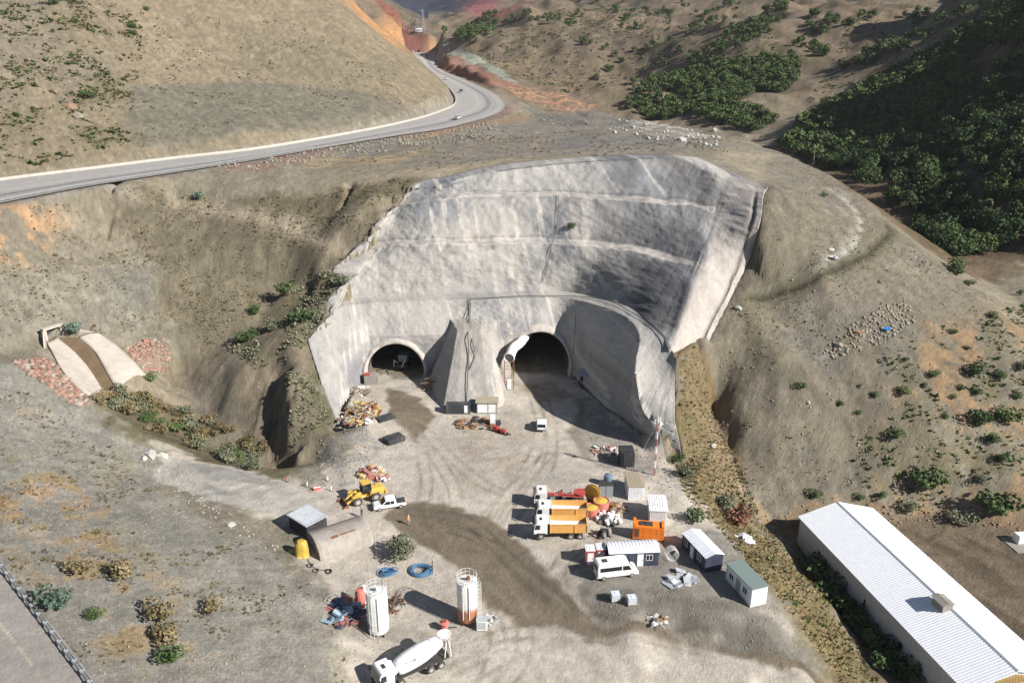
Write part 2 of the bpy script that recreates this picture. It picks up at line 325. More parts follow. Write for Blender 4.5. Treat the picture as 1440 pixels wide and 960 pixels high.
wz = np.where(np.isnan(WZ), GZ, WZ)
EDGE = np.concatenate([UPM[:, 0], UPM[:, -1], UPM[0], LOWM[:, 0], LOWM[:, -1], UPM[-1, int(12.2*22):]])
# ---------------------------------------------------------------- relief noise
flatm = 1 - sstep(0, 1, (sdist(GX, GY, [PZ(u, v, 0)[:2] for u, v in [(500,560),(560,530),(610,575),(620,590),(705,590),(725,525),(800,530),(950,650),(1090,850),(960,870),(1150,960),(900,1100),(480,1100),(480,880),(430,740),(300,700),(240,655),(330,665),(450,690),(480,640)]])+3)/3)
rz_m = sstep(2.5, 10, d-rw); r2_m = sstep(5.5, 9, d2)
rel = fbm(GX, GY, 14, 4, 1)*.55 + fbm(GX, GY, 4, 3, 5)*.22
relm = flatm*rz_m*r2_m
gy_, gx_ = np.gradient(GZ); 
slope0 = np.hypot(np.gradient(GZ, axis=0)/np.gradient(GY, axis=0), np.gradient(GZ, axis=1)/np.gradient(GX, axis=1))
wh = sdist(GX, GY, [PZ(u, v, -12)[:2] for u, v in [(1090,742),(1250,730),(1330,728),(1440,750),(1700,800),(1700,1200),(1300,1200),(1200,900),(1120,790)]])
relm *= 1 - sstep(-2, 2, wh)*.93
mid = sstep(230, 600, GY)
GZ = GZ + rel*relm*(.35+.9*sstep(.1, .6, slope0))*(1-mid*.5) 
GTUN = [(-26.2, 7.6), (6.1, 8.2)]
def ridged(x, y, sc, o, s): return 1-2*np.abs(fbm(x, y, sc, o, s))*1.6
GZ = GZ + relm*sstep(330, 750, GY)*(ridged(GX+.2*GY, GY*.7, 90, 4, 31)*7.5 + fbm(GX, GY, 26, 3, 8)*1.5) + sstep(2300, 3600, GY)*(ridged(GX, GY, 520, 5, 61)-.6)*70
GZ = GZ + relm*sstep(235, 300, GY)*(1-sstep(-20, -90, GX)*.55)*(ridged(GX, GY, 34, 3, 77)*1.1)
GZ += (1-relm)*(fbm(GX, GY, 5, 3, 3)*.10)*(1-sstep(0, 1, (3-(d-rw))/3))
# flatten under the roads
k1 = 1-np.where(side > 0, sstep(.3, 3.2, d-rw), sstep(.3, 9, d-rw)); GZ = GZ*(1-k1) + (rz-.25)*k1
k2 = 1-sstep(6.2, 9.5, d2); GZ = GZ*(1-k2) + (rz2-.12)*k2
# downslope streaks: average white noise along the fall line
lny0, lnr = math.log(28.0), math.log(5200/28.0)
def gidx(x, y):
    i = (np.log(np.maximum(y, 28.01))-lny0)/lnr*(NY-1); j = (x/np.maximum(y, 1)+.92)/1.84*(NT-1)
    return np.clip(i, 0, NY-1.001), np.clip(j, 0, NT-1.001)
def look(A, x, y):
    i, j = gidx(x, y); a = i.astype(int); b = j.astype(int); fi = i-a; fj = j-b
    return A[a, b]*(1-fi)*(1-fj)+A[a+1, b]*fi*(1-fj)+A[a, b+1]*(1-fi)*fj+A[a+1, b+1]*fi*fj
S0 = blur(GZ, 4)
zy = np.gradient(S0, axis=0)/np.gradient(GY, axis=0); zt = np.gradient(S0, axis=1)/np.gradient(GT, axis=1)
gx = zt/GY; gyy = zy - gx*GT      # dz/dx, dz/dy from fan derivatives
gm = np.hypot(gx, gyy)+1e-6; ux, uy = gx/gm, gyy/gm; SLOPE = gm
step = .9*np.maximum(1, GY/170)
def streak(sc, s):
    acc = 0
    for sg in (1, -1):
        px, py = GX.copy(), GY.copy()
        for k in range(7):
            acc = acc + vnoise(px/(sc*np.maximum(1, GY/170)), py/(sc*np.maximum(1, GY/170)), s)
            vx = look(ux, px, py); vy = look(uy, px, py); px = px+sg*vx*step*sc; py = py+sg*vy*step*sc
    return acc/14
# quantise scale by band to keep noise continuous
def streak_c(sc, s):
    acc = 0
    for sg in (1, -1):
        px, py = GX.copy(), GY.copy()
        for k in range(8):
            acc = acc + vnoise(px/sc, py/sc, s); vx = look(ux, px, py); vy = look(uy, px, py)
            px = px+sg*vx*sc*.9; py = py+sg*vy*sc*.9
    return acc/16
ST1 = streak_c(.8, 3); ST2 = streak_c(2.6, 6); TRK = [((1246,316),(1250,326),(1232,345),(1200,366),(1140,394),(1090,412),(1055,417)), ((1156,258),(1180,272),(1200,290),(1211,312),(1205,335),(1190,352),(1165,366))]; ST3 = streak_c(14.0, 12)
steep = sstep(.35, .9, SLOPE)*relm
spur = sstep(-3, 3, sdist(GX, GY, [PZ(u, v, z)[:2] for u, v, z in [(497,388,20),(400,420,14),(320,497,8),(245,535,3),(300,625,-3),(400,668,-6),(440,650,-3),(480,604,0),(433,478,12)]]))
GZ = GZ + steep*(ST1*.26+ST2*.8)*(1-.6*mid) + spur*steep*(ST2*2.2+ST1*.4) + sstep(300, 900, GY)*steep*ST3*8
# ground under the wall: follow it from just below, then drop to the tunnel floor well inside
sf = SF
under = sf > 0
nb = np.argwhere((sf > -6) & (sf < 1.0) & (GY > 120)); q_ = np.stack([GX[nb[:, 0], nb[:, 1]], GY[nb[:, 0], nb[:, 1]]], 1); ez = np.empty(len(q_)); ed = np.empty(len(q_))
for a_ in range(0, len(q_), 2000):
    D = ((q_[a_:a_+2000, None]-EDGE[None, :, :2])**2).sum(-1); j_ = D.argmin(1); ez[a_:a_+2000] = EDGE[j_, 2]; ed[a_:a_+2000] = np.sqrt(D.min(1))
bl = 1-sstep(.4, 6, ed); GZ[nb[:, 0], nb[:, 1]] = GZ[nb[:, 0], nb[:, 1]]*(1-bl)+(ez-.25)*bl
tgt = np.where(sf > 2.2, np.minimum(GZ, -.02), np.minimum(np.where(np.isnan(WZ), GZ, WZ), 99)-.7)
for cx_, r_ in GTUN: tgt = np.where((np.abs(GX-cx_) < r_) & (GY > 150) & (GY < 215), np.minimum(GZ*0, -.02), tgt)
under = under | (((np.abs(GX+26.2) < 7) | (np.abs(GX-6.1) < 7.6)) & (GY > 160) & (GY < 180))
GZ = np.where(under, tgt, GZ)
lip = (sf > -1.6) & (sf <= 0) & ~np.isnan(WZ)
edge = (sf > -3.0) & (sf <= 0) & (GY > 128)
# ease the ground up to the wall's edge from outside
GZf = GZ.copy()
# ---------------------------------------------------------------- pixel ray -> ground point
def hz(x, y): return float(look(GZ, np.array([float(x)]), np.array([float(y)]))[0])
yy_march = 30*np.exp(np.linspace(0, math.log(5000/30), 6000))
def G(u, v):
    X, Y, Z = ray(u, v); k = yy_march/Y; z = CAM_H+Z*k; g = look(GZ, X*k, yy_march)
    m = np.where(g >= z)[0]
    if len(m) == 0: return (X*k[-1], yy_march[-1], g[-1])
    i = max(1, m[0]); a, b = z[i-1]-g[i-1], z[i]-g[i]; t = a/(a-b+1e-9); kk = k[i-1]+(k[i]-k[i-1])*t
    return (X*kk, Y*kk, CAM_H+Z*kk)

TD = []
for tr_ in TRK:
    C_ = catmull([np.array(G(u, v)) for u, v in tr_], 6); i0, i1 = np.searchsorted(ys, [130, 300]); m = np.full(GX.shape, 99.0); m[i0:i1] = seg_dist(GX[i0:i1], GY[i0:i1], [tuple(p[:2]) for p in C_])[0]; TD.append(m)
GZ = GZ - .5*np.exp(-(TD[0]/1.0)**2) + .2*np.exp(-((TD[0]-2.4)/1.2)**2) - .5*np.exp(-(TD[1]/1.3)**2)

GUL = [((160,256),(156,275),(153,300),(150,332)), ((492,258),(488,272),(480,290)), ((984,480),(992,510),(1001,548),(1012,590),(1030,635),(1048,690)), ((245,284),(300,290),(400,312),(460,335),(500,356))]
GD = []
for tr_ in GUL:
    C_ = catmull([np.array(G(u, v)) for u, v in tr_], 5); i0, i1 = np.searchsorted(ys, [100, 300]); m = np.full(GX.shape, 99.0); X_, Y_ = GX[i0:i1], GY[i0:i1]; m[i0:i1] = seg_dist(X_+fbm(X_, Y_, 4, 2, 7)*1.2, Y_+fbm(X_, Y_, 4, 2, 8)*1.2, [tuple(p[:2]) for p in C_])[0]; GD.append(m)
GZ = GZ - 1.6*np.exp(-(GD[0]/.8)**2) - 1.4*np.exp(-(GD[1]/.8)**2) - (1.0+1.4*sstep(140, 150, GY))*np.exp(-(GD[2]/.9)**2) - .45*np.exp(-(GD[3]/1.6)**2)

CHC = catmull([np.array(G(u, v)) for u, v in ((70, 468), (92, 486), (116, 508), (138, 532), (158, 556))], 6)
i0, i1 = np.searchsorted(ys, [110, 190]); cdist = np.full(GX.shape, 99.0); cdist[i0:i1] = seg_dist(GX[i0:i1], GY[i0:i1], [tuple(p[:2]) for p in CHC])[0]
GZ = GZ - 1.9*np.exp(-(cdist/2.6)**2)
# ---------------------------------------------------------------- object and material helpers
def tag(o, label=None, cat=None, group=None, kind=None):
    if label: o['label'] = label
    if cat: o['category'] = cat
    if group: o['group'] = group
    if kind: o['kind'] = kind
    return o
def mesh_np(name, V, F, mats, parent=None, smooth=False, cols=None, mi=None):
    me = bpy.data.meshes.new(name); V = np.asarray(V, np.float32).reshape(-1, 3); F = np.asarray(F, np.int32)
    me.vertices.add(len(V)); me.vertices.foreach_set('co', V.ravel())
    n = F.shape[1]; me.loops.add(F.size); me.loops.foreach_set('vertex_index', F.ravel())
    me.polygons.add(len(F)); me.polygons.foreach_set('loop_start', np.arange(0, F.size, n, dtype=np.int32))
    try: me.polygons.foreach_set('loop_total', np.full(len(F), n, np.int32))
    except Exception: pass
    if smooth: me.polygons.foreach_set('use_smooth', np.ones(len(F), bool))
    for m in (mats if isinstance(mats, (list, tuple)) else [mats]): me.materials.append(m)
    if mi is not None: me.polygons.foreach_set('material_index', np.asarray(mi, np.int32))
    me.update(); me.validate()
    if cols is not None:
        a = me.color_attributes.new('Col', 'FLOAT_COLOR', 'POINT'); c = np.ones((len(V), 4), np.float32); c[:, :np.asarray(cols).shape[-1]] = cols; a.data.foreach_set('color', c.ravel())
    o = bpy.data.objects.new(name, me); COL.objects.link(o)
    if parent is not None: o.parent = parent
    return o
def grid_mesh(name, Gd, mats, parent=None, smooth=True, cols=None, keep=None):
    n, m = Gd.shape[:2]; idx = np.arange(n*m).reshape(n, m)
    F = np.stack([idx[:-1, :-1], idx[:-1, 1:], idx[1:, 1:], idx[1:, :-1]], -1).reshape(-1, 4)
    if keep is not None: F = F[keep.ravel()]
    return mesh_np(name, Gd.reshape(-1, 3), F, mats, parent, smooth, cols)
class NT_:
    def __init__(s, name):
        s.m = bpy.data.materials.new(name); s.m.use_nodes = True; s.t = s.m.node_tree; s.t.nodes.clear()
        s.out = s.n('ShaderNodeOutputMaterial'); s.b = s.n('ShaderNodeBsdfPrincipled'); s.l(s.b.outputs[0], s.out.inputs[0])
    def n(s, t, **k):
        x = s.t.nodes.new(t)
        for a, b in k.items():
            if hasattr(x, a): setattr(x, a, b)
            else: x.inputs[a.replace('_', ' ')].default_value = b
        return x
    def l(s, a, b): s.t.links.new(a, b)
    def noise(s, scale, detail=4, vec=None, rough=.6, dist=0):
        x = s.n('ShaderNodeTexNoise'); x.inputs['Scale'].default_value = scale; x.inputs['Detail'].default_value = detail; x.inputs['Roughness'].default_value = rough; x.inputs['Distortion'].default_value = dist
        if vec is not None: s.l(vec, x.inputs['Vector'])
        return x.outputs['Fac']
    def ramp(s, fac, stops):
        r = s.n('ShaderNodeValToRGB'); e = r.color_ramp.elements
        while len(e) < len(stops): e.new(.5)
        for q, (p, c) in zip(e, stops): q.position = p; q.color = (*c, 1) if len(c) == 3 else c
        s.l(fac, r.inputs[0]); return r.outputs[0]
    def mix(s, mode, fac, a, b):
        x = s.n('ShaderNodeMix'); x.data_type = 'RGBA'; x.blend_type = mode
        for k, v in ((0, fac), (6, a), (7, b)):
            if hasattr(v, 'default_value') or hasattr(v, 'links'): s.l(v, x.inputs[k])
            else: x.inputs[k].default_value = v if not isinstance(v, tuple) else (*v, 1)[:4]
        return x.outputs[2]
    def bump(s, h, strength=.5, dist=.1):
        x = s.n('ShaderNodeBump'); x.inputs['Strength'].default_value = strength; x.inputs['Distance'].default_value = dist
        s.l(h, x.inputs['Height']); s.l(x.outputs[0], s.b.inputs['Normal'])
    def pos(s, scale=(1, 1, 1), obj=False):
        g = s.n('ShaderNodeTexCoord') if obj else s.n('ShaderNodeNewGeometry')
        m = s.n('ShaderNodeMapping'); m.inputs['Scale'].default_value = scale
        s.l(g.outputs['Object' if obj else 'Position'], m.inputs[0]); return m.outputs[0]
def v3(a): return (a, a, a)
def ground_mat(name, spec=.15, amp=1.0):
    t = NT_(name); a = t.n('ShaderNodeAttribute'); a.attribute_name = 'Col'; p = t.pos()
    n1 = t.ramp(t.noise(3.2, 8, p, .72), [(.25, v3(.70)), (.5, v3(1.0)), (.8, v3(1.26))])
    n2 = t.ramp(t.noise(.55, 5, p, .65), [(.3, v3(.88)), (.7, v3(1.12))])
    vr = t.n('ShaderNodeTexVoronoi'); vr.inputs['Scale'].default_value = 2.4; t.l(p, vr.inputs['Vector'])
    n3 = t.ramp(vr.outputs['Distance'], [(.0, v3(1.25)), (.16, v3(1.0)), (1, v3(.97))])
    am = t.n('ShaderNodeMath'); am.operation = 'MULTIPLY'; t.l(a.outputs['Alpha'], am.inputs[0]); am.inputs[1].default_value = amp; c = t.mix('MULTIPLY', am.outputs[0], a.outputs['Color'], n1); c = t.mix('MULTIPLY', 1.0, c, n2); c = t.mix('MULTIPLY', .6, c, n3)
    t.l(c, t.b.inputs['Base Color']); t.b.inputs['Roughness'].default_value = .95; t.b.inputs['Specular IOR Level'].default_value = spec
    t.bump(t.noise(1.9, 9, p, .78), .8, .6); return t.m
def plain(name, col, rough=.5, metal=0, var=.12, sc=2.5, dirt=None, dirt_amt=.4, bump=0, spec=.5):
    t = NT_(name); p = t.pos(obj=True)
    f = t.noise(sc, 5, p, .65); c = t.ramp(f, [(.3, tuple(x*(1-var) for x in col)), (.7, tuple(min(1, x*(1+var)) for x in col))])
    if dirt is not None:
        dirt = tuple(float(q) for q in dirt)
        g = t.ramp(t.noise(sc*.8, 6, t.pos((1, 1, .45), obj=True), .7), [(.48, v3(0)), (.72, v3(dirt_amt))]); c = t.mix('MIX', g, c, dirt)
    t.l(c, t.b.inputs['Base Color']); t.b.inputs['Roughness'].default_value = rough; t.b.inputs['Metallic'].default_value = metal; t.b.inputs['Specular IOR Level'].default_value = spec
    if bump: t.bump(t.noise(sc*4, 5, p, .7), bump, .05)
    return t.m

# ---------------------------------------------------------------- painting the ground's own colours
def srgb(r, g, b):
    f = lambda c: (c/255/12.92 if c/255 <= .04045 else ((c/255+.055)/1.055)**2.4)
    return np.array([f(r), f(g), f(b)])
K = 0.74       # lit surfaces in the picture -> base colour
def A(r, g, b): return srgb(r, g, b)*K
wx = GX + fbm(GX, GY, 6, 3, 90)*3.5 + fbm(GX, GY, 1.6, 2, 92)*1.2; wy = GY + fbm(GX, GY, 6, 3, 91)*3.5 + fbm(GX, GY, 1.6, 2, 93)*1.2
PAT = fbm(GX, GY, 9, 4, 70); PAT2 = fbm(GX, GY, 2.2, 4, 71); PAT3 = fbm(GX, GY, 38, 4, 72); FINE = fbm(GX, GY, .8, 2, 74)
base = A(160,150,128)[None, None, :]*np.ones(GX.shape+(1,))
olive = A(128,116,82); tan = A(190,168,132); grey = A(156,154,146)
CC = base*(1+.10*PAT3[..., None]+.08*PAT[..., None]+.35*ST2[..., None]+.25*ST1[..., None])
def lay(mask, col, amt=1.0):
    global CC
    m = np.clip(mask*amt, 0, 1)[..., None]; CC = CC*(1-m)+np.asarray(col)*(1+.10*PAT[..., None]+.12*PAT2[..., None]+.3*ST1[..., None])*m
def wpoly(pts): return [G(u, v)[:2] for u, v in pts]
def area(pts, soft=2.5, warp=1.0):
    P = wpoly(pts); xs = [p[0] for p in P]; yl = [p[1] for p in P]; pad = 12+soft*2
    i0, i1 = np.searchsorted(ys, [min(yl)-pad, max(yl)+pad]); i0 = max(0, i0-1); i1 = min(NY, i1+1)
    out = np.zeros(GX.shape); X = GX[i0:i1]+(wx-GX)[i0:i1]*warp; Y = GY[i0:i1]+(wy-GY)[i0:i1]*warp
    out[i0:i1] = sstep(-soft/2, soft/2, sdist(X, Y, P)); return out
# patches of scrub and dry grass
scr = sstep(.12, .5, PAT2*.8+PAT*.5)
lay(sstep(.0, .35, PAT3)*.5, tan, .6)
M_ground = ground_mat('ground_soil')
# far hills: olive scrub speckles and tan earth
farm = sstep(380, 600, GY)
lay(farm, A(128,110,88), .85); lay(farm*sstep(-.1, .4, PAT3+.3*PAT), A(146,124,96), .7); lay(farm*sstep(.1, .5, fbm(GX, GY, 22, 4, 33)), A(98,94,62), .6)
# big hill left of the road
bh = (side > 0)*sstep(0, 6, d-rw)*sstep(150, 190, GY)*(1-sstep(450, 520, GY))
lay(bh, A(158,142,114), .9)
lay(area([(185,118),(350,112),(470,125),(560,140),(610,170),(480,186),(240,212),(180,200)], 8)*bh, A(132,127,110), .9)
lay(area([(330,40),(480,60),(600,110),(560,150),(420,110),(330,95)], 12)*bh, A(144,132,106), .7)
lay(area([(-40,-20),(110,-20),(190,60),(180,200),(0,245),(-80,250)], 10)*bh*sstep(-.25, .25, PAT+.6*PAT2), A(116,108,78), .6)
lay(area([(-40,-20),(50,-20),(100,60),(20,160),(-80,160)], 10)*bh, A(154,142,120), .7)
lay(area([(70,90),(150,70),(165,100),(120,130),(90,170),(70,120)], 5)*bh, A(150,138,116), .8)
# verge of the road
lay(1-sstep(0, 3.5, d-rw), A(160,156,150), .8)
lay((side < 0)*sstep(0, 1, (8-(d-rw))/4)*sstep(-.2, .4, PAT2)*(GY < 420)*(GX > -70), A(150,90,84), .9)
lay(area([(560,205),(700,178),(720,172),(740,185),(640,205)], 4), A(150,148,140), .6)
lay(area([(480,190),(560,182),(570,212),(480,226)], 4), A(140,138,128), .7)
lay(area([(300,238),(420,215),(440,232),(330,246)], 3)*sstep(-.3, .2, PAT2), A(156,104,92), .7)
lay(area([(540,178),(660,176),(740,160),(740,168),(600,196),(540,192)], 3)*sstep(-.2, .3, PAT2), A(192,142,94), .8)
lay(area([(430,222),(620,210),(760,180),(820,190),(760,212),(600,224),(430,238)], 3)*sstep(-.3, .3, PAT2), A(190,160,112), .75)
# plateau
lay(area([(720,180),(1010,190),(1010,215),(700,224),(560,240),(560,228)], 4), A(150,142,130), .8)
lay(area([(800,190),(1000,196),(1000,208),(740,214)], 4), A(138,134,128), .7)
lay(area([(860,162),(1000,185),(1000,195),(880,180)], 4)*sstep(-.2, .2, PAT2), A(188,186,180), .8)
lay(area([(740,150),(800,146),(890,165),(880,182),(760,176)], 4), A(128,124,116), .8)
lay(area([(700,115),(760,128),(840,150),(820,158),(740,140)], 4)*sstep(-.3, .2, PAT2), A(196,140,104), .8)
lay(np.maximum(sstep(2100, 2300, GY)*(GX/GY < -.03), sstep(1550, 1750, GY)*(GX/GY < -.098)), A(46,54,72), 1)
# green-grey spoil slope and red ground in the distance
lay(area([(600,70),(652,69),(685,88),(730,122),(700,113),(662,94),(628,84),(606,80)], 6, .3), A(150,156,140), .95)
lay(area([(618,88),(650,82),(680,95),(705,112),(740,124),(690,122),(640,106),(612,98)], 8, .5), A(160,112,92), .85)
lay(area([(480,-10),(540,20),(600,62),(612,66),(560,68),(500,20)], 20, .3), A(206,152,92), 1)
lay(area([(520,-5),(560,18),(600,50),(560,36)], 20, .3), A(150,90,74), .9)
lay(area([(700,18),(740,-6),(760,-6),(720,14),(690,30),(650,6),(700,-5)], 60, .3), A(168,92,92), .9)

# slope below the road, left
lay(area([(-60,300),(80,290),(75,340),(40,375),(-60,380)], 5)*sstep(-.4, .2, PAT2+PAT), A(204,160,112), .9)
lay(area([(170,240),(270,232),(230,252),(160,262)], 3)*sstep(-.2, .2, PAT2), A(206,160,108), .8)
lay(area([(-60,375),(225,370),(250,450),(240,500),(100,470),(-60,500)], 5), A(160,154,136), .8)
lay(area([(150,290),(260,270),(540,262),(530,330),(500,380),(400,420),(330,500),(250,525),(230,440),(220,375)], 5), A(132,122,98), .85)
lay(area([(200,258),(590,250),(575,292),(490,285),(200,270)], 3), A(124,114,88), .8)
lay(area([(240,280),(300,285),(430,315),(500,355),(480,358),(400,325),(280,298)], 2), A(166,150,126), .7)
lay(area([(150,382),(200,378),(225,410),(200,440),(165,420)], 4), A(140,138,128), .6)
# spur
sp = area([(497,388),(400,420),(350,470),(245,530),(270,600),(350,640),(400,668),(450,650),(480,604),(440,530),(433,478)], 3)
lay(sp, A(140,126,104), .8)
lay(area([(490,390),(400,420),(330,490),(360,520),(430,470),(430,640),(480,600),(433,478)], 3)*sstep(-.25, .3, PAT2+.4*PAT), A(104,100,68), .75)
lay(area([(250,540),(330,500),(345,560),(330,620),(290,600)], 3), A(124,118,106), .6)
# gully bushes floor
lay(area([(140,555),(240,560),(340,640),(420,668),(360,668),(230,628),(150,590)], 3), A(122,112,80), .85)
# near hillside
nh = area([(-200,505),(0,508),(130,575),(220,640),(215,690),(400,790),(490,850),(500,970),(300,1100),(-200,1100)], 3)
lay(nh, A(164,160,148), .95)
lay(nh*sstep(-.02, .35, PAT*.7+PAT2*.5+fbm(GX, GY, 16, 3, 55)*.9)*area([(-200,560),(30,590),(120,680),(140,760),(60,800),(-200,800)], 10, 1), A(212,162,120), .9)
lay(nh*sstep(-.1, .35, PAT*.6+PAT2*.8)*area([(60,640),(140,680),(170,790),(250,820),(260,930),(130,940),(100,860),(0,760)], 8, 1), A(198,162,124), .8)
lay(nh*sstep(.05, .4, PAT2+.5*PAT)*area([(-200,600),(170,640),(260,860),(260,980),(120,980),(-200,700)], 10, 1), A(140,128,82), .55)
lay(nh*sstep(-.1, .4, PAT)*area([(380,900),(500,860),(520,980),(380,1000)], 8, 1), A(182,170,138), .7)
lay((1-sstep(6, 10, d2)), A(158,152,142), .8)
# slab, yard
yd = sstep(-1, 1, sdist(wx, wy, [PZ(u, v, 0)[:2] for u, v in [(500,560),(520,530),(610,530),(620,560),(715,530),(800,528),(958,649),(990,720),(1095,850),(1180,960),(900,1100),(490,1100),(486,880),(420,770),(290,700),(225,672),(240,640),(350,664),(450,690),(480,640)]]))
lay(yd, A(218,206,190), .98)
lay(area([(230,640),(350,664),(450,690),(430,735),(300,705),(215,672)], 2), A(200,195,184), .97)
lay(area([(250,640),(350,664),(430,690),(380,712),(290,690)], 3)*sstep(-.1, .3, fbm(GX*.5+GY, GY, 5, 3, 5)), A(150,148,144), .6)
lay(area([(770,800),(940,770),(1020,740),(1090,850),(960,860),(830,830)], 3), A(152,146,136), .8)
lay(area([(830,820),(960,840),(1080,860),(1110,900),(1140,950),(1050,905),(940,885),(850,860)], 3), A(134,130,120), .9)
lay(area([(840,872),(1000,895),(1150,960),(1180,1100),(700,1100),(690,960),(740,900)], 4)*sstep(-.3, .2, fbm(GX*.35+GY*.6, GY*1.6, 4, 3, 15)), A(212,202,188), .8)
lay(area([(480,800),(620,800),(680,880),(640,910),(480,900)], 4)*sstep(-.3, .3, PAT2+PAT), A(158,150,138), .7)
lay(area([(600,870),(700,870),(720,960),(600,960)], 4)*sstep(-.3, .3, PAT2), A(206,200,190), .7)
lay(area([(640,590),(740,580),(730,680),(640,690)], 4)*sstep(-.3, .3, PAT2), A(176,160,140), .6)
lay(area([(800,560),(830,560),(930,640),(910,660),(840,660),(820,610)], 2), A(168,162,152), .8)
lay(area([(700,660),(820,655),(820,680),(740,690)], 3)*sstep(-.3, .3, PAT2), A(176,176,172), .5)
wetc = A(130,115,94)
lay(area([(545,722),(565,705),(640,708),(690,722),(735,762),(765,800),(800,835),(850,868),(950,890),(1060,905),(1150,945),(1150,965),(1040,920),(930,905),(800,888),(740,880),(690,850),(640,795),(590,765),(560,745)], .9, .55), wetc, .92)
lay(area([(545,568),(550,545),(590,560),(608,580),(600,600),(590,618),(570,600),(550,590)], 1.2, .5), A(128,112,88), .9)
lay(area([(720,540),(780,535),(800,560),(760,570)], 3, .6), A(170,148,116), .6)
lay(area([(800,600),(815,560),(822,610),(828,650),(810,640)], 1.5, .5), A(128,116,92), .6)
lay(area([(440,620),(520,595),(530,650),(500,680),(440,680)], 2)*sstep(-.3, .2, PAT2), A(160,158,152), .8)
lay(np.exp(-(GD[3]/1.8)**2), A(184,168,142), .85); lay(np.exp(-(GD[2]/1.2)**2), A(128,104,80), .5)
# wheel tracks worn across the yard
def track(pts, amt=.85, gap=1.0, w=.32, col=None, wob=.25):
    C_ = catmull([np.array(G(u, v)) for u, v in pts], 6); xs = C_[:, 0]; yl = C_[:, 1]; i0, i1 = np.searchsorted(ys, [yl.min()-4, yl.max()+4]); X, Y = GX[i0:i1], GY[i0:i1]
    dd, _, _ = seg_dist(X+fbm(X, Y, 5, 2, 3)*wob, Y+fbm(X, Y, 5, 2, 4)*wob, [tuple(p[:2]) for p in C_]); m = np.zeros(GX.shape); m[i0:i1] = np.exp(-((dd-gap)/w)**2)*(.55+.6*fbm(X, Y, 4, 2, 9)).clip(0, 1); lay(m, A(150,136,116) if col is None else col, amt)
for pts in ([(757,545),(775,600),(772,650),(740,700),(700,760)], [(748,545),(760,600),(740,660),(690,720),(640,760)], [(575,600),(610,640),(640,690),(640,730)], [(585,590),(640,650),(700,690),(760,700)], [(570,570),(590,620),(600,680),(590,720)],
            [(770,640),(730,680),(690,740),(720,800),(780,860)], [(830,760),(790,790),(790,830),(840,870)], [(640,960),(760,900),(850,900),(1000,925),(1120,960)], [(620,930),(720,890),(830,893),(950,905),(1100,945)], [(700,980),(740,900),(720,840)], [(680,970),(700,890),(660,820)], [(550,760),(640,790),(700,860)]):
    track(pts, .75)
for pts in ([(600,735),(680,760),(740,810),(800,860)], [(580,720),(660,735),(720,790),(800,850)], [(820,870),(900,888),(1000,900),(1100,930)]): track(pts, .7, 1.0, .3, A(92,80,64)); track(pts, .5, 2.1, .3, A(140,126,104))
for pts in ([(800,955),(900,925),(1000,935),(1100,958)], [(840,905),(950,915),(1050,935)], [(640,915),(760,915),(860,935)]): track(pts, .8, .6, .5, A(226,216,202))
# grass strip and slope to the warehouse
gs = area([(945,500),(990,490),(1000,560),(1040,660),(1060,740),(1120,800),(1190,880),(1260,1000),(1180,1000),(1130,900),(1060,800),(975,690),(950,650)], 2)
lay(gs, A(154,134,96), .9); lay(gs*sstep(-.1, .35, PAT2+.3*PAT), A(112,106,60), .7); lay(gs*sstep(.1, .5, -PAT2+PAT*.4), A(176,146,90), .6)
lay(area([(1000,560),(1040,650),(1060,720),(1000,690),(985,640)], 3), A(166,142,112), .8)
# dome
dm = area([(1072,262),(1100,215),(1170,247),(1250,312),(1340,382),(1400,420),(1440,560),(1300,600),(1200,700),(1060,715),(1000,500)], 4)
lay(dm, A(140,131,112), .9)
lay(dm*sstep(0, .4, PAT*.7+PAT3*.6), A(140,136,126), .6)
lay(area([(1110,470),(1180,440),(1260,400),(1290,470),(1240,600),(1150,560)], 5)*sstep(-.35, .2, PAT), A(132,128,120), .7)
lay(area([(1005,400),(1100,400),(1090,520),(1010,520)], 4)*sstep(-.1, .35, PAT2+PAT*.4), A(132,124,92), .55)
lay(area([(1160,590),(1440,420),(1700,500),(1700,700),(1250,700)], 8)*sstep(-.05, .35, PAT*.6+PAT2*.6), A(130,118,80), .6)
lay(area([(1300,470),(1440,430),(1600,700),(1440,745),(1250,720),(1240,640)], 8)*sstep(-.1, .35, -PAT+PAT2*.4), A(186,146,98), .65)
lay(area([(1170,260),(1200,275),(1212,310),(1200,350),(1150,380),(1060,412),(1060,406),(1150,370),(1190,340),(1203,305)], 1.5, .4), A(172,168,156), .5)
lay(np.exp(-(TD[0]/1.0)**2), A(84,80,60), .9); lay(np.exp(-((TD[0]-2.2)/1.2)**2)*sstep(-.3, .2, PAT2), A(112,106,76), .6); lay(np.exp(-(TD[1]/.8)**2)*sstep(-.35, .1, PAT2), A(192,188,176), .8)
lay(area([(1040,700),(1200,700),(1330,715),(1440,738),(1440,750),(1330,730),(1200,722),(1050,720)], 2)*sstep(-.4, .2, PAT2), A(170,138,98), .8)
lay(sstep(-1, 1, wh), A(138,120,98), .92)
lay(sstep(-1, 1, wh)*sstep(.1, .35, fbm(GX*1.2+GY*.6, GY*.35, 5, 3, 19)), A(102,88,70), .6)
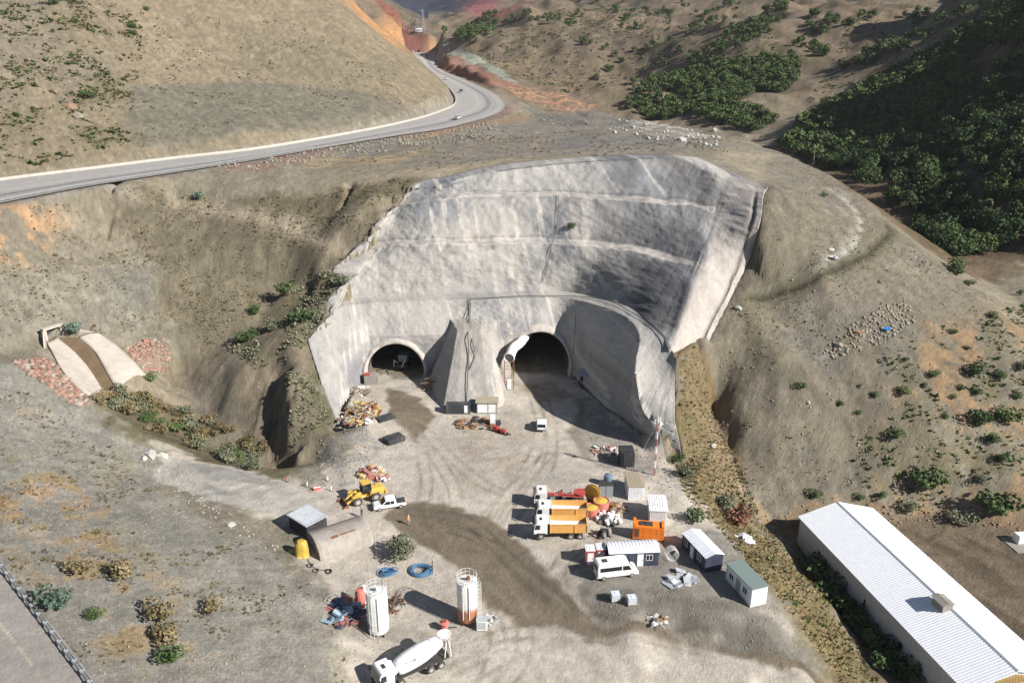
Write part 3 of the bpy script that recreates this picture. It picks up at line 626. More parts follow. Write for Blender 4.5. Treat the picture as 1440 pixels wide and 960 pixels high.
# wooded valley floor
wv = area([(1090,205),(1180,150),(1260,108),(1440,-20),(1700,-60),(1700,360),(1440,372),(1340,375),(1250,310),(1150,240)], 6, 1)
lay(wv, A(122,98,74), .8); lay(wv*sstep(-.2, .3, PAT), A(96,84,54), .6)
fine = (1+.18*PAT2+.14*FINE+.06*ST1)[..., None]*(1+.10*RNG.standard_normal(GX.shape))[..., None]
yfac = (yd*.7)[..., None]; CC = np.clip(CC*(fine*(1-yfac)+yfac*(1+.08*PAT2+.07*FINE)[..., None]), .02, .75)

lum = (CC*np.array([.3, .55, .15])).sum(-1, keepdims=True); CC = CC*.84+lum*.16; CC = CC*np.array([1.0, 1.0, .985]); CC = CC*(1-.10*sstep(.3, .8, SLOPE)[..., None])
gr = grid_mesh('ground', np.stack([GX, GY, GZ], -1), M_ground, cols=np.concatenate([CC, 1-.62*yd[..., None]], -1).reshape(-1, 4)); tag(gr, kind='structure')
# ---------------------------------------------------------------- mesh builder for things
class MB:
    def __init__(s): s.v = []; s.f = []; s.mi = []; s.cur = 0
    def add(s, V, F):
        o = len(s.v); s.v += [tuple(map(float, p)) for p in V]; s.f += [tuple(i+o for i in f) for f in F]; s.mi += [s.cur]*len(F); return s
    def box(s, c, d, rz=0, taper=0, ry=0):
        x, y, z = d[0]/2, d[1]/2, d[2]/2; V = []
        for k, (a, b, e) in enumerate([(-1,-1,-1),(1,-1,-1),(1,1,-1),(-1,1,-1),(-1,-1,1),(1,-1,1),(1,1,1),(-1,1,1)]):
            t = 1-taper if e > 0 else 1; p = Vector((a*x*t, b*y*t, e*z))
            if ry: p = Matrix.Rotation(ry, 3, 'Y') @ p
            if rz: p = Matrix.Rotation(rz, 3, 'Z') @ p
            V.append((p.x+c[0], p.y+c[1], p.z+c[2]))
        return s.add(V, [(0,3,2,1),(4,5,6,7),(0,1,5,4),(1,2,6,5),(2,3,7,6),(3,0,4,7)])
    def b2(s, x0, x1, y0, y1, z0, z1): return s.box(((x0+x1)/2, (y0+y1)/2, (z0+z1)/2), (x1-x0, y1-y0, z1-z0))
    def cyl(s, p0, p1, r0, r1=None, n=12, cap=True):
        r1 = r0 if r1 is None else r1; p0 = Vector(p0); p1 = Vector(p1); d = (p1-p0).normalized()
        a = d.orthogonal().normalized(); b = d.cross(a); V = []
        for p, r in ((p0, r0), (p1, r1)):
            for i in range(n):
                t = 2*math.pi*i/n; V.append(tuple(p+(a*math.cos(t)+b*math.sin(t))*r))
        F = [(i, (i+1) % n, n+(i+1) % n, n+i) for i in range(n)]
        if cap: F += [tuple(range(n))[::-1], tuple(range(n, 2*n))]
        return s.add(V, F)
    def tube(s, P, r, n=6):
        for a, b in zip(P[:-1], P[1:]): s.cyl(a, b, r, n=n)
        return s
    def prism(s, prof, x0, x1, axis='y'):
        """closed profile of (a, z) pairs extruded along axis"""
        n = len(prof); V = []
        for t in (x0, x1):
            for a, z in prof: V.append((a, t, z) if axis == 'y' else (t, a, z))
        return s.add(V, [tuple(range(n)), tuple(range(n, 2*n))[::-1]]+[((i+1) % n, i, n+i, n+(i+1) % n) for i in range(n)])
    def lathe(s, prof, n=20, c=(0, 0, 0), cap=True):
        V = []; m = len(prof)
        for r, z in prof:
            for i in range(n): t = 2*math.pi*i/n; V.append((c[0]+r*math.cos(t), c[1]+r*math.sin(t), c[2]+z))
        F = [(k*n+i, k*n+(i+1) % n, (k+1)*n+(i+1) % n, (k+1)*n+i) for k in range(m-1) for i in range(n)]
        if cap: F += [tuple(range(n))[::-1], tuple(range((m-1)*n, m*n))]
        return s.add(V, F)
    def wheel(s, c, r, w, axis='y', n=18):
        e = Vector((0, w/2, 0)) if axis == 'y' else Vector((w/2, 0, 0)); c = Vector(c)
        s.cyl(c-e, c+e, r, n=n); return s
    def xf(s, M): s.v = [tuple(M @ Vector(p)) for p in s.v]; return s
    def build(s, name, mats, parent=None, smooth=False, bevel=0):
        me = bpy.data.meshes.new(name); me.from_pydata(s.v, [], s.f)
        for m in (mats if isinstance(mats, (list, tuple)) else [mats]): me.materials.append(m)
        me.polygons.foreach_set('material_index', s.mi); me.update()
        bm = bmesh.new(); bm.from_mesh(me); bmesh.ops.recalc_face_normals(bm, faces=bm.faces)
        if bevel:
            bmesh.ops.remove_doubles(bm, verts=bm.verts, dist=1e-4)
            ed = [e for e in bm.edges if len(e.link_faces) == 2 and e.calc_face_angle(0) > .5]
            bmesh.ops.bevel(bm, geom=ed, offset=bevel, segments=2, affect='EDGES', clamp_overlap=True)
        bm.to_mesh(me); bm.free()
        if smooth:
            me.polygons.foreach_set('use_smooth', [True]*len(me.polygons))
            me.set_sharp_from_angle(angle=R(38))
        o = bpy.data.objects.new(name, me); COL.objects.link(o)
        if parent is not None: o.parent = parent
        return o
import bmesh
def thing(name, label, cat, loc, rz=0, group=None):
    o = bpy.data.objects.new(name, None); COL.objects.link(o); o.location = loc; o.rotation_euler = (0, 0, rz); o.empty_display_size = .5
    return tag(o, label, cat, group)
def kids(o): return [c for c in COL.objects if c.parent is o]
def dup(root, loc, rz, label=None, sc=None):
    r = root.copy(); COL.objects.link(r); r.location = loc; r.rotation_euler = (0, 0, rz)
    if sc: r.scale = (sc, sc, sc)
    if label: r['label'] = label
    for ch in kids(root):
        c = ch.copy(); COL.objects.link(c); c.parent = r
        for g in kids(ch):
            d = g.copy(); COL.objects.link(d); d.parent = c
    return r
def heading(u0, v0, u1, v1):
    a = G(u0, v0); b = G(u1, v1); return math.atan2(b[1]-a[1], b[0]-a[0])

# ---------------------------------------------------------------- materials for structures
def wall_mat(name):
    t = NT_(name); a = t.n('ShaderNodeAttribute'); a.attribute_name = 'Col'; p = t.pos()
    n1 = t.ramp(t.noise(.35, 8, t.pos((1, 1, .35)), .7, .6), [(.3, v3(.84)), (.5, v3(1)), (.7, v3(1.12))])
    n2 = t.ramp(t.noise(2.2, 8, p, .72), [(.28, v3(.82)), (.5, v3(1.0)), (.75, v3(1.1))])
    n3 = t.ramp(t.noise(1.1, 6, t.pos((1, .5, .10)), .7, .3), [(.55, v3(1)), (.72, v3(1.16))])
    c = t.mix('MULTIPLY', 1.0, a.outputs['Color'], n1); c = t.mix('MULTIPLY', .9, c, n2); c = t.mix('MULTIPLY', .7, c, n3)
    t.l(c, t.b.inputs['Base Color']); t.b.inputs['Roughness'].default_value = .93; t.b.inputs['Specular IOR Level'].default_value = .12
    t.bump(t.noise(1.3, 8, p, .7), .55, .5); return t.m
M_wall = wall_mat('shotcrete')
M_asph = ground_mat('pale_asphalt', .2, .35)
M_conc = plain('concrete', A(204,194,182), .9, 0, .08, .8, A(150,138,120), .35, .2, .1)
M_concg = plain('grey_concrete', A(170,164,156), .9, 0, .12, .8, A(110,104,92), .5, .2, .1)
M_steel = plain('galvanised_steel', (.42, .45, .47), .45, .6, .1)
M_rust = plain('rusty_steel', (.22, .10, .05), .85, .1, .4, 3)
M_black = plain('black_rubber', (.022, .022, .024), .75, 0, .3)
M_dark = plain('dark_depth', (.05, .048, .045), .95, 0, .3, 1)  # near-black, stands for unlit depth inside openings
M_wire = plain('dark_hose_rubber', (.03, .03, .03), .7)

# ---------------------------------------------------------------- the shotcrete wall with its two portals
def wall_cols(Gd, flank_from=None):
    X, Y, Z = Gd[..., 0], Gd[..., 1], Gd[..., 2]; q = X+.3*Y
    c = A(178,175,170)*np.ones(X.shape+(1,))
    n = fbm(q, Z, 13, 4, 140)[..., None]; n2 = fbm(q, Z, 3, 4, 141)[..., None]; st = fbm(q*1.4, Z*.16, 2.2, 4, 142)[..., None]
    def L(m, col):
        nonlocal c
        m = np.clip(m, 0, 1); c = c*(1-m)+col*m
    L(sstep(.05, .5, n)*.7, A(190,185,178)); L(sstep(.0, .5, -n), A(150,151,153)); L(sstep(.12, .45, st)*.7, A(224,216,206)); L(sstep(.2, .6, -n2-.4*n)*.5, A(146,144,142))
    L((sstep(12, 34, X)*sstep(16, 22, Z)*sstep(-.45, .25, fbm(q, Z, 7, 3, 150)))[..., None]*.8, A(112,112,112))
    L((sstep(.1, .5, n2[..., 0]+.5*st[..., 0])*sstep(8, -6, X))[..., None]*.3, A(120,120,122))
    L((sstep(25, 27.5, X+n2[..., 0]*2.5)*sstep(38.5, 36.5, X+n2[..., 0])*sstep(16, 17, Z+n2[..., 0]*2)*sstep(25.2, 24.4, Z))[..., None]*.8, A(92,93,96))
    dm = np.clip(np.cos((X*.8+Y*.35)*2*math.pi/1.9)*np.cos((Z+Y*.25)*2*math.pi/1.7), 0, 1)**3*sstep(-.3, .4, fbm(q, Z, 12, 2, 45)+.3*sstep(0, 35, X))*sstep(14, 18, Z)
    c = c*(1-.22*dm[..., None])
    return c*(1+.10*n2)
S_wall = thing('retaining_wall', 'pale grey shotcrete wall in four benched steps above the two tunnel mouths', 'retaining wall', (-8, 178, 0))
def P_(o): 
    o.parent = S_wall; o.location = -Vector(S_wall.location); return o
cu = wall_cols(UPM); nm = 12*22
pale = sstep(nm-6, nm+3, np.arange(UPM.shape[1]))[None, :, None]*np.ones(UPM.shape[:2]+(1,))
pale *= np.minimum(1, np.arange(UPM.shape[0])/6)[:, None, None]
qf = fbm(UPM[..., 0], UPM[..., 2], 4, 4, 99)[..., None]
cu = cu*(1-pale)+(A(192,184,176)*(1+.14*qf))*pale
sp_ = np.arange(UPM.shape[1])
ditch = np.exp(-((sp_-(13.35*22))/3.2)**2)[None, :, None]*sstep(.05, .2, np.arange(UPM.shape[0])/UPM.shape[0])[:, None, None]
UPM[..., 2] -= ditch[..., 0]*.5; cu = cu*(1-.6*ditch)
for r0, r1 in ((34, 40), (70, 76)):  # bench steps shaded in the colour: ledges paler, rows along their edges darker
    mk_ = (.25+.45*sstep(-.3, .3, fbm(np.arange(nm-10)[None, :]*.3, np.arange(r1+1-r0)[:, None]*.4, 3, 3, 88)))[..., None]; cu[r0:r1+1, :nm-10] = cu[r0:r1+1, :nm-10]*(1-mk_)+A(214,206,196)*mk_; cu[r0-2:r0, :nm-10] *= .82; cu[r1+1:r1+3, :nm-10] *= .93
def skirt(Gd, c, sides, dz=2.5):
    if 'T' in sides: e = Gd[:1].copy(); e[..., 2] -= dz; Gd = np.concatenate([e, Gd]); c = np.concatenate([c[:1], c])
    if 'B' in sides: e = Gd[-1:].copy(); e[..., 2] -= dz; Gd = np.concatenate([Gd, e]); c = np.concatenate([c, c[-1:]])
    if 'L' in sides: e = Gd[:, :1].copy(); e[..., 2] -= dz; e[..., 0] -= 1.0; Gd = np.concatenate([e, Gd], 1); c = np.concatenate([c[:, :1], c], 1)
    if 'R' in sides: e = Gd[:, -1:].copy(); e[..., 2] -= dz; e[..., 0] += .4; Gd = np.concatenate([Gd, e], 1); c = np.concatenate([c, c[:, -1:]], 1)
    return Gd, c
US, cu = skirt(UPM, cu, 'TLRB')
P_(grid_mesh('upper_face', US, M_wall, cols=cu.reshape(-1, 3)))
TUN = [(-26.2, 1.4, 6.35, 162.5), (6.1, 2.2, 6.95, 165.5)]
fc = (LOWM[:-1, :-1]+LOWM[1:, 1:]+LOWM[:-1, 1:]+LOWM[1:, :-1])/4
keep = np.ones(fc.shape[:2], bool)
for cx, cz, r, y0 in TUN:
    keep &= ~((np.hypot(fc[..., 0]-cx, fc[..., 2]-cz) < r+.15) & (fc[..., 1] > 150))
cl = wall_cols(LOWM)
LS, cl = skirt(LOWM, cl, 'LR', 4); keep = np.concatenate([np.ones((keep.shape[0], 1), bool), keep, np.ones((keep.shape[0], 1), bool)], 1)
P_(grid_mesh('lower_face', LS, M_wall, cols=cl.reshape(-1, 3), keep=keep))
def wall_y(x, z):
    d = (LOWM[..., 0]-x)**2+(LOWM[..., 2]-z)**2; i = np.unravel_index(np.argmin(d), d.shape); return LOWM[i][1]
M_lin = wall_mat('tunnel_lining')
for cx, cz, r, y0 in TUN:
    n = 48; a0 = math.asin(-(cz+.3)/r) ; th = np.linspace(a0, math.pi-a0, n); ring = []
    wyy = np.array([wall_y(cx+(r+.5)*math.cos(t), cz+(r+.5)*math.sin(t)) for t in th]); wyy = np.convolve(np.pad(wyy, 4, mode='edge'), np.ones(9)/9, 'valid')
    front = wyy-.55
    for (rr, dy) in ((r, 3.0), (r, 0), (r+.18, -.12), (r+.62, -.05), (r+.95, .5), (r+1.5, 1.4)):
        ring.append([(cx+rr*math.cos(t), f+dy, cz+rr*math.sin(t)) for t, f in zip(th, front)])
    ring = np.array(ring); ring[2:, :, 1] += fbm(ring[2:, :, 0], ring[2:, :, 2], 1.5, 2, 8)*.3
    P_(grid_mesh('portal_ring', ring, M_wall, cols=np.tile(A(204,196,186), (ring.shape[0]*n, 1))*(1+.1*fbm(ring[..., 0].ravel(), ring[..., 2].ravel(), 2, 2, 5))[:, None]))
    yb = np.linspace(0, 42, 22); tu = np.array([[(cx+(r+.05*math.sin(3*y))*math.cos(t), f*(1-min(1, y/6))+(165)*min(1, y/6)+2.8+y, cz+r*math.sin(t)) for t, f in zip(th, front)] for y in yb])
    tu[..., 0] += fbm(tu[..., 0], tu[..., 1], 3, 3, 4)*.25
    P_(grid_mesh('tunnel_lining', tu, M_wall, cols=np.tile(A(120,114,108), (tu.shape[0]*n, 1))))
    b = MB(); b.add([(cx+r*math.cos(t), 209, cz+r*math.sin(t)) for t in th], [tuple(range(n))]); P_(b.build('tunnel_end', M_dark))  # near-black cap stands for the darkness deep in the tunnel
# buttress between the portals
lv = 40
bot = [PZ(600,541,-.4), PZ(622,581,-.4), PZ(640,583,-.4), PZ(690,582,-.4), PZ(708,574,-.4), PZ(720,524,-.4)]
top = [PZ(636,452,11.9), PZ(643,463,11.7), PZ(652,462,12), PZ(676,463,12), PZ(688,468,11.2), PZ(706,452,11)]
capr = [PZ(632,448,12.2), PZ(641,449,12.1), PZ(652,448,12.3), PZ(676,448,12.3), PZ(688,450,12), PZ(704,448,12)]
rows = []
def pl(P, m=60):
    P = np.array(P, float); s_ = np.linspace(0, len(P)-1, m); i = np.minimum(s_.astype(int), len(P)-2); f = (s_-i)[:, None]; f = f*f*(3-2*f)*.35+f*.65; return P[i]*(1-f)+P[i+1]*f
b0, t0, c0 = pl(bot), pl(top), pl(capr)
for k in range(18): rows.append(c0*(1-k/18)+t0*k/18)
for k in range(lv+1): t = k/lv; rows.append(t0*(1-t)+b0*t)
BU = np.array(rows); BUM = rough(BU, .35, False)
P_(grid_mesh('buttress', BUM, M_wall, cols=(wall_cols(BUM)*np.array([1.03, 1.0, .97])).reshape(-1, 3)))

# dark hoses and cables lying on the wall
def on_wall(P):
    out = []
    allv = np.concatenate([UPM.reshape(-1, 3), LOWM.reshape(-1, 3), BUM.reshape(-1, 3)])
    for u, v in P:
        X, Y, Z = ray(u, v); dd = unit((X, Y, Z)); w = allv-np.array([0, 0, CAM_H]); t = w@dd; e = np.linalg.norm(w-t[:, None]*dd, axis=1)
        c = np.where(e < .45)[0]
        if len(c) == 0: c = np.array([np.argmin(e)])
        i = c[np.argmin(t[c])]; q = np.array([0, 0, CAM_H])+dd*(t[i]-.28); out.append(q)
    return out
def hose(P, r, label, mat=M_wire, name='hose', cat='hose', group=None, wall=True, dz=.06):
    Q = on_wall(P) if wall else [np.array(G(u, v))+np.array([0, 0, dz]) for u, v in P]
    C = catmull(Q, 5); b = MB().tube([tuple(c) for c in C], r, 5); o = b.build(name, mat); return tag(o, label, cat, group)
hose([(660,421),(659,445),(658,470),(659,500),(657,540),(656,575)], .09, 'black hose hanging straight down the buttress between the tunnels')
hose([(662,424),(661,450),(664,480),(668,500),(660,520)], .07, 'thin black cable looping beside the straight hose on the buttress', name='cable', cat='cable')
hose([(661,420),(700,418),(740,416),(790,416),(830,418),(860,424),(890,440),(915,455),(935,474),(943,490)], .08, 'long black pipe laid along the lowest bench above the right tunnel', name='pipe', cat='pipe')
hose([(785,274),(785,290),(783,315),(781,325),(776,345),(768,380),(762,398)], .06, 'black cable running down the middle of the upper wall', name='cable', cat='cable')
hose([(806,500),(808,470),(810,440)], .07, 'dark cable hanging down the shaded wing wall', name='cable', cat='cable')
hose([(700,240),(740,235),(800,229),(850,226),(900,223),(930,222)], .06, 'black cable laid along the top edge of the wall', name='cable', cat='cable')

# ---------------------------------------------------------------- roads
def strip(name, Lp, Rp, m, zoff, colf):
    n = 14; Gd = np.array([Lp*(1-k/n)+Rp*(k/n) for k in range(n+1)]); Gd[..., 2] += zoff
    c = colf(np.linspace(0, 1, n+1)[:, None]*np.ones((1, len(Lp))), Gd); return grid_mesh(name, Gd, m, cols=c.reshape(-1, 3))
n_ = 26
def dens(P, k=4): return np.array([P[i]*(1-t)+P[i+1]*t for i in range(len(P)-1) for t in np.linspace(0, 1, k, endpoint=False)]+[P[-1]])
RLd, RRd = dens(RL), dens(RR)
def strip2(name, Lp, Rp, m, zoff, colf, n=40):
    Gd = np.array([Lp*(1-k/n)+Rp*(k/n) for k in range(n+1)]); Gd[..., 2] += zoff
    c = colf(np.linspace(0, 1, n+1)[:, None]*np.ones((1, len(Lp))), Gd); return grid_mesh(name, Gd, m, cols=c.reshape(-1, 3))
def roadcol(t, Gd):
    c = A(196,192,186)*np.ones(t.shape+(1,))
    def L(m, col):
        nonlocal c
        c = c*(1-m[..., None])+col*m[..., None]
    nz = .5+.5*fbm(Gd[..., 0], Gd[..., 1], 12, 3, 66)
    L(np.exp(-((t-.70)/.055)**2)*.75*(.6+.8*nz).clip(0, 1), A(128,128,130)); L(np.exp(-((t-.82)/.03)**2)*.35, A(140,140,140))
    L(np.exp(-((t-.35)/.05)**2)*.3*nz, A(160,158,156)); L(np.exp(-((t-.2)/.04)**2)*.3*nz, A(160,158,156))
    L(sstep(.06, .0, t)*.8, A(176,166,150)); L(sstep(.94, 1, t)*.8, A(170,160,146))
    L(((np.abs(t-.5) < .012))*.5, A(225,222,215))
    return c
rd = strip2('highway_road', RLd, RRd, M_asph, .10, roadcol); tag(rd, kind='structure')
def lrn(P, off):
    t = np.gradient(P, axis=0)[:, :2]; t /= np.linalg.norm(t, axis=1)[:, None]; o = P.copy(); o[:, 0] += -t[:, 1]*off; o[:, 1] += t[:, 0]*off; return o
LRd = dens(LR_C, 3)
def lrcol(t, Gd):
    c = A(178,172,164)*np.ones(t.shape+(1,)); nz = fbm(Gd[..., 0], Gd[..., 1], 2.5, 4, 67)
    m = ((np.abs(t-.33) < .02)*(nz > -.3))[..., None]*.75; c = c*(1-m)+A(214,204,184)*m
    return c*(1+.12*nz[..., None])
lr = strip2('lower_road', lrn(LRd, 5.8), lrn(LRd, -5.8), M_asph, .04, lrcol); tag(lr, kind='structure')
# crack in the lower road edge: black tar seam
# barriers and guardrails
def barrier(P, h, w, name, label, mat, zoff=0):
    b = MB(); Q = [Vector(p)+Vector((0, 0, zoff)) for p in P]
    for a, c in zip(Q[:-1], Q[1:]):
        d = (c-a).normalized(); s = Vector((-d.y, d.x, 0))*w/2; up = Vector((0, 0, h))
        V = [a-s, a+s, a+s*.5+up, a-s*.5+up, c-s, c+s, c+s*.5+up, c-s*.5+up]; b.add(V, [(0,1,2,3),(4,7,6,5),(0,4,5,1),(1,5,6,2),(2,6,7,3),(3,7,4,0)])
    return tag(b.build(name, mat), label, 'barrier')
barrier(lrn(RLd, -.8)[::4][:-6], .7, .45, 'road_barrier', 'long pale concrete barrier along the hill side of the upper highway', M_conc, .12)
gr_ = thing('guardrail', 'thin steel guardrail along the valley edge of the upper highway', 'guardrail', tuple(RRd[40]))
gq = lrn(RRd, 1.0)[8::3][:74]; b = MB()
for a, c in zip(gq[:-1], gq[1:]):
    b.cyl(a+np.array([0, 0, .75]), c+np.array([0, 0, .75]), .16, n=4)
o = b.build('rail', M_steel, gr_); o.location = -gr_.location
b = MB()
for a in gq[::2]: b.box((a[0], a[1], a[2]+.4), (.14, .14, .9))
o = b.build('posts', M_steel, gr_); o.location = -gr_.location; o['kind'] = 'stuff'
# near guardrail, lower left, with its posts one by one
GP = catmull([PZ(-75,712,11.6), PZ(-36,756,10.9), PZ(0,799,10.0), PZ(32,841,9.3), PZ(62,880,8.75), PZ(92,920,8.3), PZ(124,962,7.8), PZ(160,1015,7.3)], 30)
ga = np.concatenate([[0], np.cumsum(np.linalg.norm(np.diff(GP, axis=0), axis=1))])
def gpt(s): return np.array([np.interp(s, ga, GP[:, i]) for i in range(3)])
g2 = thing('guardrail', 'double steel guardrail beside the road at the lower left', 'guardrail', tuple(gpt(0)))
post_me = None; s = .5
while s < ga[-1]-.5:
    p = gpt(s); t = gpt(s+.3)-p; rz_ = math.atan2(t[1], t[0]); zg = hz(p[0], p[1])
    if post_me is None:
        b = MB().box((0, 0, .1), (.12, .16, 1.5)).box((0, .22, .55), (.3, .34, .3)); o = b.build('post', M_steel, g2, bevel=.01); post_me = o.data
    else: o = bpy.data.objects.new('post', post_me); COL.objects.link(o); o.parent = g2
    o.location = Vector((p[0], p[1], zg+.15))-g2.location; o.rotation_euler = (0, 0, rz_); s += 1.95
for k, dz in ((0, .62),):
  for off in (.3, -.05):
    b = MB(); ss = np.arange(0, ga[-1], 1.0); prev = None
    prof = [(0, -.17), (.06, -.1), (0, -.03), (0, .03), (.06, .1), (0, .17), (-.02, .17), (-.02, -.17)]
    rows_ = []
    for q in ss:
        p = gpt(q); t = gpt(q+.3)-p; t /= np.linalg.norm(t); n = np.array([-t[1], t[0], 0]); z = hz(p[0], p[1])+dz
        rows_.append([(p[0]+n[0]*(off+a), p[1]+n[1]*(off+a), z+c) for a, c in prof])
    m = len(prof); V = [v for r in rows_ for v in r]; F = [(i*m+j, (i+1)*m+j, (i+1)*m+(j+1) % m, i*m+(j+1) % m) for i in range(len(rows_)-1) for j in range(m)]
    b.add(V, F); o = b.build('rail', M_steel, g2); o.location = -g2.location

# ---------------------------------------------------------------- culvert, channel and pink riprap
cv = np.array(G(76, 474)); cv_dir = heading(76, 478, 108, 500)
cul = thing('culvert', 'small concrete box culvert mouth above the pale drainage channel', 'culvert', (cv[0]+.3*math.cos(cv_dir), cv[1]+.3*math.sin(cv_dir), cv[2]-.2), cv_dir)
b = MB()   # local x runs down the channel
b.b2(-1.3, 0, -1.9, -1.45, -.9, 2.2).b2(-1.3, 0, 1.45, 1.9, -.9, 2.2).b2(-1.0, .12, -2.15, 2.15, 2.15, 2.6); b.build('headwall', M_conc, cul, bevel=.03)
MB().b2(-1.25, -1.1, -1.45, 1.45, -.9, 2.15).build('shade_back', M_dark, cul)  # near-black plate standing for the shade inside the culvert
for sgn, Lx in ((1, 5.2), (-1, 3.0)):
    b = MB()
    pr = [(0, -.6), (Lx, -.8), (Lx, .3), (.1, 2.2)]
    a = math.radians(38)*sgn; V = []
    for w in (0, .35):
        for x, z in pr: V.append((x*math.cos(a)-w*math.sin(a)*sgn*0, sgn*(1.9+w)+x*math.sin(a), z))
    b.add(V, [(0,1,2,3),(4,7,6,5),(0,4,5,1),(1,5,6,2),(2,6,7,3),(3,7,4,0)]); b.build('wing_wall', M_conc, cul)
# channel: left bank, floor, right bank as draped slabs
def drape(name, rows, mats, dz, n=24, m=10, parent=None, cols=None):
    Gd = []
    rr = [catmull([G(u, v) for u, v in r], n//(len(r)-1)+1) for r in rows]
    L = min(len(r) for r in rr); rr = [r[np.linspace(0, len(r)-1, L).astype(int)] for r in rr]
    for a, b_ in zip(rr[:-1], rr[1:]):
        for k in range(m): Gd.append(a*(1-k/m)+b_*(k/m))
    Gd.append(rr[-1]); Gd = np.array(Gd)
    zz = look(GZ, Gd[..., 0], Gd[..., 1]); Gd[..., 2] = Gd[..., 2]*.35+zz*.65 + dz
    return Gd
M_wet = plain('wet_mud', A(124,106,84), .8, 0, .15, .5, A(96,84,64), .6, .3, .15)
ch = thing('drainage_channel', 'pale concrete drainage channel curving down from the culvert', 'channel', tuple(G(120, 500)))
for nm_, rows_, dz, mt in (('channel_bank', [[(66,482),(86,520),(112,548),(134,560)], [(80,476),(108,500),(128,524),(146,552)]], .45, M_conc),
                      ('channel_bank', [[(112,476),(132,494),(150,524),(164,549)], [(138,470),(164,488),(190,512),(206,530)]], .5, M_conc),
                      ('channel_floor', [[(80,476),(108,500),(128,524),(146,552)], [(112,476),(132,494),(150,524),(164,549)]], .2, M_wet)):
    Gd = drape('x', rows_, None, dz)
    if 'bank' in nm_:   # thickness: fold the outer edges down
        dn = Gd[:1].copy(); dn[..., 2] -= 1.4; dn2 = Gd[-1:].copy(); dn2[..., 2] -= .7; Gd = np.concatenate([dn, Gd, dn2]); e0 = Gd[:, :1].copy(); e0[..., 2] -= 1.0; e1 = Gd[:, -1:].copy(); e1[..., 2] -= 1.2; Gd = np.concatenate([e0, Gd, e1], axis=1)
    o = grid_mesh(nm_, Gd, mt, ch); o.location = -ch.location
# stones
ROCKS = []
def rock_mesh(i, mat, name='rock'):
    bm = bmesh.new(); bmesh.ops.create_icosphere(bm, subdivisions=1, radius=1)
    rr = random.Random(i)
    for v in bm.verts: v.co *= rr.uniform(.72, 1.15); v.co.z *= .75
    me = bpy.data.meshes.new(name); bm.to_mesh(me); bm.free(); me.materials.append(mat); return me
M_pink = [plain('pink_stone', A(176,146,130), .9, 0, .14, .6, A(160,120,104), .5, .3, .1), plain('rose_stone', A(170,130,116), .9, 0, .14, .6, None, .5, .3, .1), plain('pale_stone', A(186,170,156), .9, 0, .14, .6, None, .5, .3, .1)]
PINK = [rock_mesh(i, M_pink[[0,0,0,1,1,2][i]], 'stone') for i in range(6)]
def riprap(poly, n, label, smin=.45, smax=.8, pale_u=None):
    Pw = [G(u, v) for u, v in poly]; c = np.mean(np.array(Pw), axis=0); root = thing('riprap', label, 'riprap', tuple(c))
    P2 = [p[:2] for p in Pw]; xs = [p[0] for p in P2]; yl = [p[1] for p in P2]; k = 0; tr = 0; pts = []
    while k < n and tr < 6000:
        tr += 1; x = random.uniform(min(xs), max(xs)); y = random.uniform(min(yl), max(yl)); s = random.uniform(smin, smax)
        if not inside(np.array([x]), np.array([y]), P2)[0]: continue
        if any((x-a)**2+(y-b)**2 < ((s+q)*.62)**2 for a, b, q in pts): continue
        pts.append((x, y, s)); o = bpy.data.objects.new('stone', random.choice(PINK)); COL.objects.link(o); o.parent = root
        o.location = Vector((x, y, hz(x, y)+s*.12))-root.location; o.scale = (s*random.uniform(.85, 1.25), s*random.uniform(.8, 1.1), s*random.uniform(.7, 1)); o.rotation_euler = (random.uniform(-.4, .4), random.uniform(-.4, .4), random.uniform(0, 6.3)); k += 1
    return root
riprap([(176,490),(200,478),(236,480),(238,505),(222,525),(206,528),(190,510)], 120, 'pink stone riprap on the bank right of the drainage channel')
riprap([(18,508),(60,504),(84,516),(112,550),(126,568),(100,568),(84,556),(50,532)], 170, 'pink stone riprap on the bank left of the drainage channel')
# ---------------------------------------------------------------- vegetation
def leaf_mat(name, cols, rough=.75):
    t = NT_(name); oi = t.n('ShaderNodeObjectInfo'); p = t.pos()
    f = t.noise(.45, 4, p, .6); m = t.n('ShaderNodeMath'); m.operation = 'ADD'; t.l(f, m.inputs[0])
    m2 = t.n('ShaderNodeMath'); m2.operation = 'MULTIPLY_ADD'; t.l(oi.outputs['Random'], m2.inputs[0]); m2.inputs[1].default_value = .3; m2.inputs[2].default_value = -.15; t.l(m2.outputs[0], m.inputs[1])
    c = t.ramp(m.outputs[0], [(.3, cols[0]), (.5, cols[1]), (.68, cols[2])]); g = t.ramp(t.noise(3.1, 3, p), [(.35, v3(.7)), (.65, v3(1.3))])
    c = t.mix('MULTIPLY', 1, c, g)
    t.l(c, t.b.inputs['Base Color']); t.b.inputs['Roughness'].default_value = rough; t.b.inputs['Specular IOR Level'].default_value = .2; return t.m
M_leaf = leaf_mat('woodland_leaves', [(.026,.046,.018), (.048,.080,.026), (.085,.118,.036)])
M_bush = leaf_mat('bush_leaves', [(.045,.075,.025), (.075,.115,.038), (.12,.15,.06)])
M_grey = leaf_mat('grey_bush_leaves', [(.09,.105,.06), (.15,.16,.10), (.22,.22,.14)])
M_dry = leaf_mat('dry_scrub', [(.10,.085,.04), (.17,.135,.065), (.25,.20,.11)])
M_straw = leaf_mat('straw_grass', [(.16,.13,.06), (.26,.21,.10), (.36,.29,.15)])
M_teal = leaf_mat('bluish_bush_leaves', [(.06,.10,.07), (.10,.15,.11), (.15,.20,.15)])
M_red = leaf_mat('reddish_bush_leaves', [(.12,.05,.035), (.20,.09,.06), (.24,.14,.09)])
M_bark = plain('bark', (.10,.075,.05), .9)
